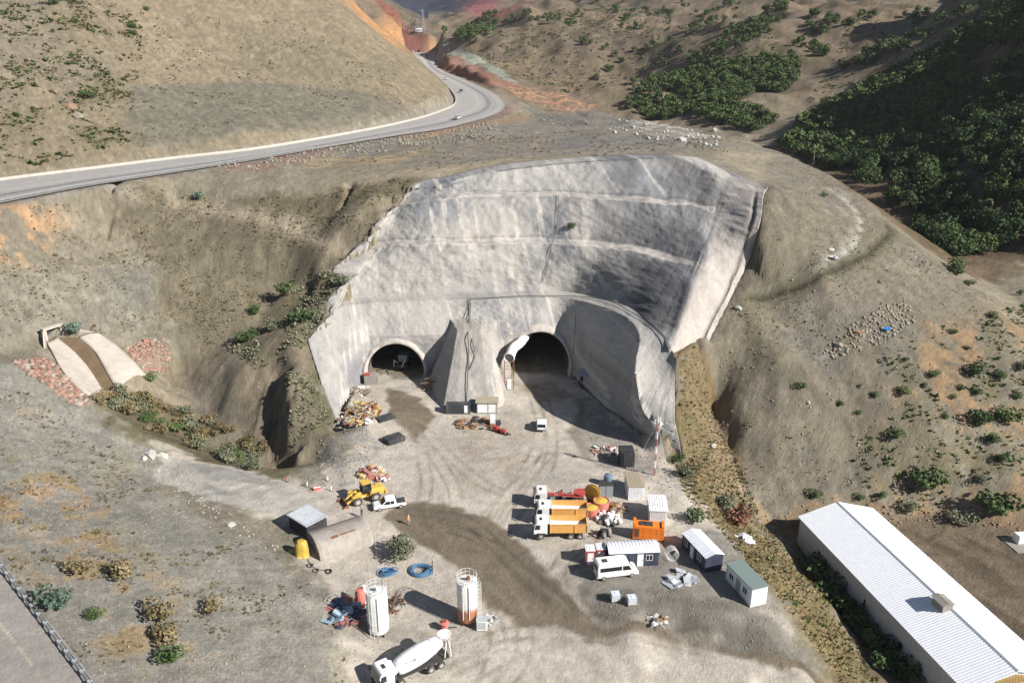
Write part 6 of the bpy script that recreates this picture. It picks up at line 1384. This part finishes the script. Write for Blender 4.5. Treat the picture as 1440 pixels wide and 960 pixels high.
pile('debris_heap', 'bits of pipe and plates around the rusty silo ladder', 'debris heap', 690, 872, 1.0, 24, (M_w2, M_tin), (.2, .6), .4, ('box', 'bar'), seed=17)
pile('debris_heap', 'white litter behind the right dark cabin on the slope', 'litter', 1042, 758, 1.5, 20, (M_w, M_w2), (.4, 1.0), .3, ('sheet', 'box'), seed=18)
pile('rubbish', 'blue and white rubbish lying in the rubble band of the right slope', 'rubbish', 1246, 462, 1.1, 10, (M_bluet, M_bluet, M_w), (.5, 1.0), .3, ('sheet',), seed=19)
pile('rubbish', 'white rubbish on the pale track high on the right slope', 'rubbish', 1168, 362, 1.3, 14, (M_w, M_w2), (.3, .9), .3, ('sheet', 'box'), seed=20)
pile('machine_parts', 'dark machine parts lying behind the dark blue cabin', 'machine parts', 848, 753, 1.4, 34, (M_dk, M_concg), (.3, .9), .9, ('box', 'bar', 'drum'), seed=21, ry=.7)
# ibc tanks
for u, v, lab in ((865, 843, 'white cube water container, left of two before the minibus'), (888, 848, 'white cube water container, right of two before the minibus')):
    t = T('water_container', lab, 'water container', u, v, .15); MB().b2(-.58, .58, -.5, .5, .16, 1.15).cyl((0, 0, 1.15), (0, 0, 1.22), .18).build('tank', M_ibc, t, False, .06); b = MB()
    for z in (.2, .5, .8, 1.12):
        b.b2(-.62, .62, -.56, -.53, z, z+.03).b2(-.62, .62, .53, .56, z, z+.03).b2(-.62, -.59, -.53, .53, z, z+.03).b2(.59, .62, -.53, .53, z, z+.03)
    for x in (-.6, -.3, 0, .3, .6): b.b2(x-.015, x+.015, -.58, -.56, .1, 1.15).b2(x-.015, x+.015, .56, .58, .1, 1.15)
    b.build('cage', M_tin, t); MB().b2(-.6, .6, -.52, .52, 0, .14).build('pallet', M_wood, t)
# open steel rings by the dark blue cabin
t = T('ring_cage', 'cage of thin white steel rings at the right end of the dark blue cabin', 'steel cage', 944, 786, .2); b = MB()
for k in range(5):
    pts = [(.9*math.cos(a), k*.28-.5, 1.0+.95*math.sin(a)) for a in np.linspace(0, 2*math.pi, 15)]; b.tube(pts, .035, 4)
for a in np.linspace(0, 2*math.pi, 9)[:-1]: b.cyl((.9*math.cos(a), -.5, 1+.95*math.sin(a)), (.9*math.cos(a), .62, 1+.95*math.sin(a)), .03, n=4)
b.build('rings', M_w2, t)
# silos
def silo(label, u, v, mat, rust):
    t = T('cement_silo', label, 'silo', u, v, 0); H = 6.3; r = 1.35
    MB().lathe([(r*.96, .5), (r, .7), (r, H), (r*.96, H+.1), (.3, H+.28)], 32).build('tank', mat, t, True); b = MB()
    for z in (2.2, 3.8, 5.4): b.lathe([(r+.0, z-.04), (r+.035, z), (r, z+.04)], 32, cap=False)
    b.build('tank_band', mat, t)
    for k in range(5):
        a = 2*math.pi*k/5+.4; MB().cyl((r*.85*math.cos(a), r*.85*math.sin(a), -.3), (r*.85*math.cos(a), r*.85*math.sin(a), .8), .11).build('leg', M_dk if not rust else M_rust, t)
    b = MB()
    for k in range(14): a = 2*math.pi*k/14; b.cyl((r*.98*math.cos(a), r*.98*math.sin(a), H+.05), (r*.98*math.cos(a), r*.98*math.sin(a), H+1.05), .03, n=4)
    for z in (H+.55, H+1.05): b.tube([(r*.98*math.cos(a), r*.98*math.sin(a), z) for a in np.linspace(0, 2*math.pi, 21)], .03, 4)
    b.build('top_railing', M_w2, t); b = MB(); a0 = -.5 if rust else -1.9; cx_, cy_ = (r+.32)*math.cos(a0), (r+.32)*math.sin(a0); n_ = Vector((-math.sin(a0), math.cos(a0), 0))
    for s in (-1, 1): b.cyl((cx_+n_.x*s*.25, cy_+n_.y*s*.25, 0), (cx_+n_.x*s*.25, cy_+n_.y*s*.25, H+1), .035, n=4)
    for k in range(20): b.cyl((cx_-n_.x*.25, cy_-n_.y*.25, .3+k*.34), (cx_+n_.x*.25, cy_+n_.y*.25, .3+k*.34), .022, n=4)
    if rust:
        for k in range(9): 
            z = 1.6+k*.62; b.tube([(cx_+.42*math.cos(a0+q), cy_+.42*math.sin(a0+q), z) for q in np.linspace(-1.6, 1.6, 7)], .022, 4)
        for q in (-1.2, -.4, .4, 1.2): b.cyl((cx_+.42*math.cos(a0+q), cy_+.42*math.sin(a0+q), 1.8), (cx_+.42*math.cos(a0+q), cy_+.42*math.sin(a0+q), 6.7), .018, n=4)
    b.build('ladder', M_w2, t); MB().lathe([(.28, H+.2), (.28, H+.75), (.2, H+.85)], 12, (.2, -.2, 0)).build('filter', M_rust if rust else M_w2, t, True)
    MB().cyl((-.5, -r-.05, 1.2), (-.5, -r-.05, H), .06).cyl((.3, -r-.05, 1.2), (.3, -r-.05, H), .06).build('filling_pipe', M_w2, t)
    if not rust: MB().b2(-1.12, -.9, -1.02, -.86, 1.3, 2.0).b2(-.8, -.74, -1.22, -1.1, 1.3, 2.0).build('marking_board', M_dk, t)
    return t
silo('tall white cement silo standing beside the blue tarpaulin heap', 533, 888, M_silow, False)
s2 = silo('white cement silo streaked with brown rust, with a caged ladder', 658, 872, M_silo, True)
t = T('control_box', 'white control box at the foot of the rusty silo', 'control box', 678, 884, 0); MB().b2(-.7, .7, -.5, .5, .1, 1.7).build('box', M_w, t, False, .04); MB().b2(-.5, .5, -.54, -.5, .4, 1.5).b2(-.75, .75, -.55, .55, 1.7, 1.78).build('panel', M_tin, t)
t = T('mortar_pump', 'small faded red pump standing alone left of the rusty silo', 'pump', 625, 885, .4); MB().lathe([(.2, .1), (.45, .2), (.5, .8), (.62, 1.2), (.55, 1.25)], 14).build('hopper', M_pinkr, t, True); MB().b2(-.5, .5, -.3, .3, 0, .15).cyl((.4, 0, .2), (1.6, -.3, .15), .07).build('base', M_dk, t); MB().cyl((-.15, 0, 1.2), (-.2, 0, 1.6), .12).cyl((.15, 0, 1.2), (.2, 0, 1.6), .12).build('inlet', M_rust, t)
t = T('red_tank', 'upright red and white pressure tank behind the white silo', 'tank', 508, 852, 0); MB().lathe([(.2, .3), (.6, .6), (.7, 1.0), (.7, 2.2), (.5, 2.7), (.15, 2.8)], 18).build('tank', M_pinkr, t, True); MB().cyl((.5, .2, 0), (.5, .2, 3.2), .25).build('cylinder', M_w2, t, True)
# blue hose coils
for u, v, lab, sd_ in ((547, 806, 'tangled coil of blue hose, left of two below the grey-green tree', 1), (591, 804, 'neat ring of blue hose, right of two below the grey-green tree', 2)):
    t = T('hose_coil', lab, 'hose coil', u, v, 0); rr = random.Random(sd_)
    for k in range(9):
        r_ = (1.15+rr.uniform(-.25, .3)) if sd_ == 2 else rr.uniform(.5, 1.2); ox, oy = (rr.uniform(-.1, .1),)*2 if sd_ == 2 else (rr.uniform(-.5, .5), rr.uniform(-.4, .4)); ph = rr.uniform(0, 6)
        MB().tube([(ox+r_*math.cos(a)*1.2, oy+r_*math.sin(a), .1+k*.055+.05*math.sin(2*a+ph)) for a in np.linspace(0, 2*math.pi, 19)], .07, 5).build('hose_turn', M_blueh, t, True)
t = T('pole', 'short black post standing right of the blue hose ring', 'post', 608, 806, 0); MB().cyl((0, 0, 0), (.05, 0, 2.2), .07).build('post', M_dk, t)
# ---------------------------------------------------------------- sheds on the left
h1 = heading(448, 790, 528, 768)
t = thing('arched_shed', 'low arched shed of rusty corrugated tin beside the grey-green tree', 'shed', tuple(G(489, 779)), h1); L, W, n = 8.2, 6.2, 11; pr = []
for i in range(n): a = math.pi*i/(n-1); pr.append((W/2-W/2*math.cos(a), 2.9*math.sin(a)**.72))
b = MB(); full = pr+[(W/2+(y-W/2)*.97, z*.96) for y, z in pr[::-1]]; b.prism(full, -L/2, L/2, axis='x'); b.build('shell', M_rtin, t, True); b = MB()
for i in range(26):
    xa = -L/2+.1+i*.31
    for (ya, za), (yb, zb) in zip(pr[:-1], pr[1:]): b.add([(xa, ya, za), (xa+.12, ya, za), (xa+.12, yb, zb), (xa, yb, zb), (xa, ya*1.0+(ya-W/2)*.015, za+.05), (xa+.12, ya+(ya-W/2)*.015, za+.05), (xa+.12, yb+(yb-W/2)*.015, zb+.05), (xa, yb+(yb-W/2)*.015, zb+.05)], [(4,5,6,7),(0,1,5,4),(1,2,6,5),(2,3,7,6),(3,0,4,7)])
b.build('corrugation', M_rtin, t); MB().prism([(y, z) for y, z in pr], L/2-.3, L/2-.22, axis='x').build('end_wall', M_rtin, t); MB().prism([(y, z) for y, z in pr], -L/2+.2, -L/2+.28, axis='x').build('end_wall', M_concg, t)
MB().b2(-1.7, -.7, 1.25, 1.75, 2.55, 2.7).b2(-.4, 2.0, 1.4, 1.6, 2.62, 2.72).build('rust_patch', M_rust, t)
h2 = heading(407, 738, 436, 757)
cabin('shed', 'small shed with a bright flat tin roof behind the arched shed', 'shed', 420, 750, h2, 4.6, 3.6, 2.3, M_dk, M_tin, 'flat', over=.25)
t = T('tarpaulin_stack', 'tall stack covered with a yellow tarpaulin left of the arched shed', 'covered stack', 425, 780, .3)
b = MB(); b.lathe([(1.15, 0), (1.0, .5), (.95, 1.4), (.85, 2.1), (.5, 2.45), (.05, 2.5)], 16); bm_ = b.build('tarpaulin', M_tarp, t, True)
for v in bm_.data.vertices: a = math.atan2(v.co.y, v.co.x); v.co.x *= 1+.10*math.sin(7*a); v.co.y *= 1+.10*math.sin(5*a+1)
b = MB()
for k in range(16): a = random.uniform(2.2, 4.2); b.box((1.6*math.cos(a)+random.uniform(-.5, .5), 1.4*math.sin(a)+random.uniform(-.4, .4), .12+random.random()*.25), (.9, .7, .06), a, 0, random.uniform(-.5, .5))
o = b.build('loose_tarpaulin', gloss('pale_yellow_sheet', (.62, .48, .16), .7, .3), t); o['kind'] = 'stuff'
for i, (u, v) in enumerate(((462, 804), (444, 803), (436, 796))):
    p = G(u, v); b = MB(); P_t = [(.42*math.cos(a), .42*math.sin(a), .13) for a in np.linspace(0, 2*math.pi, 15)]; b.tube(P_t, .12, 6); o = b.build('tyre', M_tyre if i else M_black, None, True); o.location = p; tag(o, ('old tyre lying alone right of the yellow tarpaulin', 'old tyre lying below the yellow tarpaulin', 'dusty old tyre half hidden by weeds under the yellow tarpaulin')[i], 'tyre')
hose([(432,786),(440,797),(450,802),(460,800)], .05, 'black hose curving from the arched shed to the old tyres', wall=False)
# traffic barrier and cones
t = T('road_barrier', 'small red and white barrier at the end of the concrete slab', 'barrier', 446, 689, .3); MB().b2(-.6, .6, -.2, .2, 0, .3).b2(-.5, .5, -.1, .1, .3, .8).build('base', M_pinkr, t, False, .03); MB().b2(-.55, .55, -.12, .12, .55, .72).build('band', M_w, t)
for i, (u, v) in enumerate(((461, 676), (466, 690), (404, 677), (432, 684))):
    t = T('marker_post', ['white marker post by the gully edge above the barrier', 'white marker post right of the red and white barrier', 'orange marker post at the left on the slab edge', 'white marker post left of the red and white barrier'][i], 'marker post', u, v, 0); MB().cyl((0, 0, 0), (0, 0, .9), .09).build('post', M_w if i != 2 else M_pinkr, t); MB().b2(-.2, .2, -.2, .2, 0, .06).build('base', M_dk, t)
# ---------------------------------------------------------------- things at the portals
t = T('ventilation_duct', 'fat white ventilation duct on a rusty tower at the right tunnel mouth', 'ventilation duct', 716, 546, 0); base = Vector(t.location)
e0 = Vector(PY(716, 503, base.y-.5)); e1 = Vector(PY(733, 480, base.y+9)); e2 = Vector((e1.x+3, e1.y+14, e1.z-.8)); pts = [e0, e0*.5+e1*.5+Vector((-.4, 0, .3)), e1, e2]; C = catmull([tuple(p_) for p_ in pts], 8); M_duct = plain('white_duct_fabric', (.80, .79, .76), .6, 0, .05, 2)
rows_ = []
for i, c in enumerate(C):
    tn = unit(C[min(i+1, len(C)-1)]-C[max(0, i-1)]); a = unit(np.cross(tn, [0, 0, 1])); b2_ = np.cross(a, tn); r_ = 1.05*(1.12 if i == 0 else 1)*(1+.05*math.cos(i*math.pi)); rows_.append([c+(a*math.cos(q)+b2_*math.sin(q))*r_ for q in np.linspace(0, 2*math.pi, 21)])
rows_ = np.array(rows_); 
def put(o, t): o.location = -t.location; return o
put(grid_mesh('duct', rows_, M_duct, t), t); tn0 = unit(C[0]-C[1]); inn = rows_[:1]+tn0*.05; ringc = C[0][None, None]
fan = np.concatenate([rows_[:1]*1.0, rows_[:1]*.85+ringc*.15+tn0*.25, rows_[:1]*.8+ringc*.2-tn0*.2]); put(grid_mesh('duct_lip', fan, M_duct, t), t)
disc = MB(); disc.add([tuple(q) for q in (rows_[0, :-1]*.82+C[0]*.18-tn0*.15)], [tuple(range(20))]); put(disc.build('fan_grille', plain('grey_fan_grille', (.22, .21, .2), .6, .3, .2, 6), t), t)
b = MB(); top_ = e0.z-base.z-.9
for x in (-1.0, 1.0):
    for y in (-.8, .9): b.cyl((x, y, -.2), (x, y, top_+.4), .09, n=5)
for z in (.8, 2.0, top_*.75, top_):
    b.cyl((-1, -.8, z), (1, -.8, z), .06, n=4).cyl((-1, .9, z), (1, .9, z), .06, n=4).cyl((-1, -.8, z), (-1, .9, z), .06, n=4).cyl((1, -.8, z), (1, .9, z), .06, n=4)
b.cyl((-1, -.8, .2), (1, -.8, top_), .05, n=4); b.build('tower', M_rust, t); MB().b2(-.4, .45, -1.1, -.85, .3, 2.6).build('white_cabinet', M_w, t, False, .03)
# grey box with two white doors
t = T('substation_box', 'grey roofed box with two large white doors at the foot of the buttress', 'equipment box', 685, 582, 0); MB().b2(-2.1, 2.1, 0, 2.4, -.2, 2.5).build('housing', M_gr, t); MB().b2(-2.35, 2.3, -.3, 2.8, 2.5, 2.66).build('roof', M_bei, t)
MB().b2(-1.95, .05, -.06, 0, .35, 2.3).build('door', M_w, t); MB().b2(.25, 1.75, -.06, 0, .35, 2.3).build('door', M_w, t)
t = T('container', 'black low container with a white door left of the grey box', 'container', 648, 582, 0); MB().b2(-3.0, 1.9, 0, 2.0, -.2, 1.9).build('body', M_blk, t, False, .03); MB().b2(.7, 1.4, -.06, 0, .3, 1.9).build('door', M_w, t)
t = T('white_cabinet', 'narrow white cabinet standing before the grey box', 'cabinet', 693, 597, 0); MB().b2(-.55, .5, -.4, .4, 0, 2.2).build('cabinet', M_w2, t, False, .03); MB().b2(-.5, .45, -.43, -.4, .2, 2.0).build('door', M_w, t)
t = T('pump', 'red pump unit on the ground in front of the grey box', 'pump', 703, 608, R(-35)); MB().b2(-1.6, -.4, -.4, .4, .2, 1.1).build('motor', M_red, t, False, .1); MB().cyl((.3, 0, .6), (1.5, 0, .6), .45, n=14).build('pump_body', M_red, t, True); MB().b2(-1.8, 1.9, -.45, .45, 0, .18).cyl((-.4, 0, .6), (.3, 0, .6), .15).cyl((1.5, 0, .5), (2.6, .1, .2), .1).build('base_frame', M_dk, t)
# flat dark trailers left of the track
for u, v, lab, lz in ((542, 588, 'flat black tank lid lying left of the left tunnel track', .35), (554, 620, 'dark flat container lying below the first black lid', 1.0)):
    t = T('steel_skip', lab, 'skip', u, v, R(38)); MB().b2(-1.8, 1.8, -1.2, 1.2, 0, lz).build('body', M_blk, t, False, .05); b = MB()
    for x in (-1.5, -.5, .5, 1.5): b.b2(x-.05, x+.05, -1.25, -1.2, 0, lz).b2(x-.05, x+.05, 1.2, 1.25, 0, lz)
    b.build('rib', M_dk, t)
# machine in the left tunnel
t = thing('drilling_rig', 'dark drilling rig parked inside the left tunnel mouth', 'drilling rig', (-25.2, 172, 0), R(-95)); MB().b2(-2.5, 2.5, -1.2, 1.2, .6, 1.6).build('chassis', M_dk, t, False, .06); MB().b2(-1.5, .8, -1.0, 1.0, 1.6, 3.2).b2(-1.7, 1.1, -1.1, 1.1, 3.2, 3.32).build('cab', M_gr, t, False, .04)
for s in (-1, 1): MB().cyl((2.0, s*.6, 1.6), (4.4, s*1.2, 3.4), .16).cyl((4.4, s*1.2, 3.4), (6.0, s*.9, 2.4), .12).build('boom', M_dk, t)
for x in (-1.6, 1.6):
    for s in (-1, 1): wheel(t, x, s*1.15, .6, .4)
t = T('rock_box', 'grey stone box with a red rim at the left side of the left tunnel mouth', 'box', 522, 541, 0); MB().b2(-1.6, 1.6, 0, 2.6, -.2, 2.0).build('box', M_concg, t, False, .15); MB().b2(-1.6, -.3, .3, 1.4, 2.0, 2.4).build('red_cap', M_red, t, False, .08)
# open shelter in the shade
t = T('shelter', 'small open shelter with a pale roof in the shade of the wing wall', 'shelter', 826, 540, R(-18)); MB().add([(-2.3, -1.1, 2.1), (2.6, -1.1, 2.3), (1.8, 1.6, 2.9), (-2.0, 1.6, 2.8), (-2.3, -1.1, 2.2), (2.6, -1.1, 2.4), (1.8, 1.6, 3.0), (-2.0, 1.6, 2.9)], [(0,3,2,1),(4,5,6,7),(0,1,5,4),(1,2,6,5),(2,3,7,6),(3,0,4,7)]).build('roof', M_gr, t)
for x, y in ((-2.0, -1.0), (2.2, -1.0), (-1.8, 1.4), (1.6, 1.4)): MB().cyl((x, y, -.1), (x, y, 2.3), .09).build('post', M_tin, t)
MB().b2(-1.9, 1.7, 1.2, 1.3, 0, 2.5).build('back_wall', M_dk, t)
# lattice mast
t = T('lattice_mast', 'thin red and white lattice mast with antennas beside the wing wall', 'mast', 920, 668, .5); H = 11.2; sec = 8
for k in range(sec):
    b = MB(); z0 = k*H/sec; z1 = z0+H/sec; cs = [(.22*math.cos(a), .22*math.sin(a)) for a in (0, 2.094, 4.189)]
    for x, y in cs: b.cyl((x, y, z0), (x, y, z1), .032, n=5)
    for q in range(4):
        za = z0+q*(z1-z0)/4; zb = za+(z1-z0)/4
        for i in range(3): (xa, ya), (xb, yb) = cs[i], cs[(i+1) % 3]; b.cyl((xa, ya, za), (xb, yb, zb), .022, n=4); b.cyl((xa, ya, zb), (xb, yb, zb), .022, n=4)
    b.build('mast_section', M_w2 if k % 2 else M_dred, t)
MB().cyl((.5, 0, H-1.2), (.5, 0, H-.2), .09).cyl((-.5, .2, H-1.5), (-.5, .2, H-.5), .09).cyl((0, 0, H), (0, 0, H+.8), .03).cyl((.1, -.5, H-1), (.1, -.8, H-1), .3, n=14).build('antenna', M_w, t)
b = MB()
for a in (0.5, 2.6, 4.7): b.cyl((0, 0, H-1), (4.2*math.cos(a), 4.2*math.sin(a), .1), .018, n=4)
b.build('guy_wire', M_tin, t)
# poles
t = T('power_pole', 'thin wooden power pole on the skyline of the grey slope at the upper right', 'power pole', 1143, 234, 0); MB().cyl((0, 0, -.5), (0, 0, 9.5), .16, .11).build('pole', M_concg, t); MB().b2(-.7, .7, -.06, .06, 8.8, 8.95).build('crossarm', M_tin, t)
for i, (u, v) in enumerate(((595, 46), (586, 46))):
    t = T('power_pylon', ['steel lattice pylon far up the valley, right of two', 'steel lattice pylon far up the valley, left of two'][i], 'pylon', u, v, .3); H = 34 if i == 0 else 24; b = MB()
    for s in (-1, 1):
        for q in (-1, 1): b.cyl((s*3, q*3, 0), (s*.6, q*.6, H), .25, n=4)
    for k in range(6):
        z = k*H/6; w0 = 3-2.4*z/H; w1 = 3-2.4*(z+H/6)/H; b.cyl((-w0, -w0, z), (w1, -w1, z+H/6), .16, n=4); b.cyl((w0, -w0, z), (-w1, -w1, z+H/6), .16, n=4)
    for z in (H*.7, H*.82, H*.94): b.cyl((-5, 0, z), (5, 0, z), .22, n=4)
    b.build('tower', M_gr, t)
t = T('house', 'small white building far up the valley beside the pylons', 'house', 589, 45, .1); MB().b2(-9, 9, 0, 10, 0, 6).build('wall', M_w, t); MB().prism([(-.6, 6), (5, 9), (10.6, 6)], -9.5, 9.5, axis='x').build('roof', M_roofw, t); b = MB()
for x in (-6, -2, 2, 6): b.b2(x-1, x+1, -.1, 0, 2, 4)
b.build('window', M_gl, t); t.scale = (.6, .6, .6)
# ---------------------------------------------------------------- people
def person(label, u, v, h, top, legs, head=M_skin, hat=None, lean=0):
    t = T('person', label, 'person', u, v, h)
    J = [(0,0,.95),(0,0,1.2),(0,0,1.42),(0,0,1.52),(0,0,1.62),(0,.2,1.4),(.03,.3,1.13),(.12,.3,.88),(0,-.2,1.4),(.02,-.3,1.13),(.1,-.27,.88),(0,.1,.92),(.05,.12,.5),(-.02,.13,.06),(.14,.14,.04),(0,-.1,.92),(-.08,-.12,.5),(-.14,-.13,.06),(.02,-.14,.04)]
    E = [(0,1),(1,2),(2,3),(3,4),(2,5),(5,6),(6,7),(2,8),(8,9),(9,10),(0,11),(11,12),(12,13),(13,14),(0,15),(15,16),(16,17),(17,18)]; RD = [.16,.15,.17,.07,.06,.08,.055,.045,.08,.055,.045,.11,.075,.055,.05,.11,.075,.055,.05]
    me = bpy.data.meshes.new('body'); me.from_pydata(J, E, []); me.materials.append(top); me.materials.append(legs); o = bpy.data.objects.new('body', me); COL.objects.link(o); o.parent = t
    m = o.modifiers.new('skin', 'SKIN'); 
    for i, r_ in enumerate(RD): me.skin_vertices[0].data[i].radius = (r_, r_)
    me.skin_vertices[0].data[0].use_root = True; o.modifiers.new('sub', 'SUBSURF').levels = 1; o.modifiers['sub'].render_levels = 1
    dg = bpy.context.evaluated_depsgraph_get(); dg.update(); nm = bpy.data.meshes.new_from_object(o.evaluated_get(dg)); o.modifiers.clear(); o.data = nm; nm.materials.clear(); nm.materials.append(top); nm.materials.append(legs); nm.materials.append(M_skin)
    for p_ in nm.polygons: z = p_.center[2]; p_.material_index = 1 if z < .97 and abs(p_.center[1]) < .22 else (2 if abs(p_.center[1]) > .22 and z < .95 else 0)
    hd = MB().lathe([(.02, -.13), (.07, -.1), (.095, 0), (.09, .08), (.05, .13), (.01, .14)], 12, (.01, 0, 1.68)).build('head', M_skin, t, True); MB().lathe([(.10, 0), (.10, .05), (.06, .11), (.01, .13)], 12, (-.005, 0, 1.71)).build('hair' if hat is None else 'helmet', hat or M_dk, hd, True); MB().b2(.09, .125, -.015, .015, 1.64, 1.68).build('nose', M_skin, hd); return t
person('person in dark clothes standing beside the arched shed', 509, 727, heading(509,727,530,730), M_cloth, M_cloth); person('person in an orange vest and grey trousers standing on the wet track', 575, 738, heading(575,738,560,730), M_vest, M_cloth2, hat=M_w)
# ---------------------------------------------------------------- the long warehouse
A0 = Vector((50.0, 118.8, -12.2)); along = Vector((6.9, -36.0, 0)); Lw = along.length+3.5; hw = math.atan2(along.y, along.x); Ww, Hw, Rw = 13.7, 5.8, 2.0
t = thing('warehouse', 'long white warehouse with a ribbed pitched roof in the valley at the lower right', 'warehouse', tuple(A0), hw)   # local x along, +y = to the far (right) side
b = MB().b2(0, Lw, 0, .15, -1.5, Hw).b2(0, Lw, Ww-.15, Ww, -1.5, Hw); b.v = b.v; b.build('long_wall', M_whw, t); 
def wall_ribs(y, s):
    b = MB()
    for i in range(int(Lw/.5)): b.b2(i*.5+.1, i*.5+.28, min(y, y+s*.04), max(y, y+s*.04), -1.5, Hw-.02)
    b.build('wall_ribs', M_whw, t)
wall_ribs(0, -1); wall_ribs(Ww, 1)
for x in (0, Lw): b = MB().prism([(.15, -1.5), (.15, Hw), (Ww/2, Hw+Rw), (Ww-.15, Hw), (Ww-.15, -1.5)], x-(0 if x == 0 else .15), x+(.15 if x == 0 else 0), axis='x'); b.build('gable_wall', M_whr, t)
b = MB()
for i in range(int(Ww/.45)): y = .15+i*.45; zt = Hw+Rw*(1-abs(2*(y+.1)/Ww-1))-.05; b.b2(Lw, Lw+.04, y, y+.18, -1.5, zt)
b.build('gable_ribs', M_whr, t)
b = MB(); b.prism([(2.9, Hw-.15), (4.2, Hw+.75), (Ww/2, Hw+1.35), (Ww-4.2, Hw+.75), (Ww-2.9, Hw-.15)], Lw+.05, Lw+.10, axis='x'); lp = b.build('gable_panel', M_amber, t); b = MB()
for i in range(18): y = 3.2+i*.42; b.b2(Lw+.1, Lw+.13, y, y+.15, Hw-.12, Hw+.1+.9*(1-abs(2*(y+.07)/Ww-1))*.9)
b.build('panel_ribs', M_amber, lp)
for s in (0, 1):
    ya, yb = (-.35, Ww/2) if s == 0 else (Ww/2, Ww+.35); za, zb = (Hw-.1, Hw+Rw) if s == 0 else (Hw+Rw, Hw-.1); th = .12
    rf = MB().prism([(ya, za), (yb, zb), (yb, zb+th), (ya, za+th)], -.35, Lw+.35, axis='x').build('roof_pitch', M_whr, t); b = MB(); n = int((Lw+.6)/.42)
    for i in range(n): xa = -.3+i*.42; b.add([(xa, ya, za+th), (xa+.10, ya, za+th), (xa+.10, yb, zb+th), (xa, yb, zb+th), (xa+.03, ya, za+th+.035), (xa+.07, ya, za+th+.035), (xa+.07, yb, zb+th+.035), (xa+.03, yb, zb+th+.035)], [(4,5,6,7),(0,1,5,4),(1,2,6,5),(2,3,7,6),(3,0,4,7)])
    b.build('roof_ribs', M_whr, rf)
    if s == 1: MB().prism([(ya, za+th+.075), (yb, zb+th+.075), (yb, zb+th+.1), (ya, za+th+.1)], 14.3, 14.5, axis='x').build('roof_seam', M_gr, rf)
MB().prism([(Ww/2-.25, Hw+Rw+.1), (Ww/2, Hw+Rw+.26), (Ww/2+.25, Hw+Rw+.1)], -.36, Lw+.36, axis='x').build('ridge_cap', M_whr, t)
for x, z, w_, h_ in ((6.6, 2.6, .6, .9), (19.3, 1.9, .35, 1.6), (18.9, 1.0, .5, .5), (28.0, 2.0, .8, .9)): f = MB().b2(x-w_/2, x+w_/2, -.07, -.035, z, z+h_).build('window', M_gl, t)
rb = MB().b2(26.2, 28.4, Ww/2-1.6, Ww/2+.1, Hw+1.4, Hw+2.9).build('roof_vent', M_concg, t, False, .05); MB().prism([(Ww/2-1.8, Hw+2.9), (Ww/2-.75, Hw+3.2), (Ww/2+.3, Hw+2.9)], 26.0, 28.6, axis='x').build('vent_cap', M_concg, rb)
b = MB(); b.b2(Lw+.06, Lw+.2, 3.6, 4.2, 1.0, 1.8); b.build('window', M_gl, t)
t = T('white_tank', 'white cube tank on a dark slab at the right edge of the dirt field', 'tank', 1434, 762, .1); MB().b2(-1.0, 1.0, -.8, .8, .1, 1.7).build('tank', M_w, t, False, .08); MB().b2(-2.6, 2.6, -3.0, 1.6, -.1, .12).build('slab', M_concg, t)
# boulders one can pick out
BM = [rock_mesh(20+i, [M_stone, M_white, M_stone2][i % 3], 'boulder') for i in range(6)]
for u, v, s, k, lab in ((1168,352,.9,1,'white boulder beside the pale track on the right slope'),(1237,397,.8,2,'tan boulder on the right slope above the rubble band'),(1038,434,1.0,1,'white boulder on the grey slope close to the wall flank'),(1002,627,.9,1,'white boulder on the grass strip right of the wing wall'),(1206,468,1.3,2,'orange boulder in the rubble band of the right slope'),(1180,486,1.4,0,'dark grey boulder low in the rubble band'),(1005,184,2.6,1,'white boulder on the skyline behind the plateau'),(958,198,2.2,1,'white boulder on the plateau above the wall'),(213,640,1.6,1,'large white block at the upper corner of the slab'),(228,642,1.3,1,'white block right of the largest one at the slab corner'),(236,638,1.0,0,'grey block at the very corner of the slab'),(203,645,.9,1,'white block left of the largest one at the slab corner'),(325,738,.9,1,'white block on the hillside below the slab'),(1136,566,.6,1,'small pale boulder alone on the grey slope'),(100,152,2.6,2,'pale rock outcrop on the big hill, upper left'),(110,165,2.4,0,'grey rock outcrop just below the pale one'),(75,130,1.8,2,'small rock outcrop left of the pale one on the big hill')):
    p = G(u, v); o = bpy.data.objects.new('boulder', BM[k if random.random() < .5 else k+3]); COL.objects.link(o); o.location = (p[0], p[1], p[2]+s*.15); o.scale = (s, s*.8, s*.75); o.rotation_euler = (0, 0, random.uniform(0, 6)); tag(o, lab, 'boulder')
# ---------------------------------------------------------------- the air itself
hb = MB().b2(-5600, 5600, -60, 5600, -45, 1100); M_air = bpy.data.materials.new('haze_air'); M_air.use_nodes = True; M_air.node_tree.nodes.clear()
_o = M_air.node_tree.nodes.new('ShaderNodeOutputMaterial'); _v = M_air.node_tree.nodes.new('ShaderNodeVolumePrincipled'); _v.inputs['Density'].default_value = .000045; _v.inputs['Color'].default_value = (.82, .88, .96, 1); M_air.node_tree.links.new(_v.outputs[0], _o.inputs['Volume'])
o = hb.build('haze', M_air); tag(o, kind='stuff')
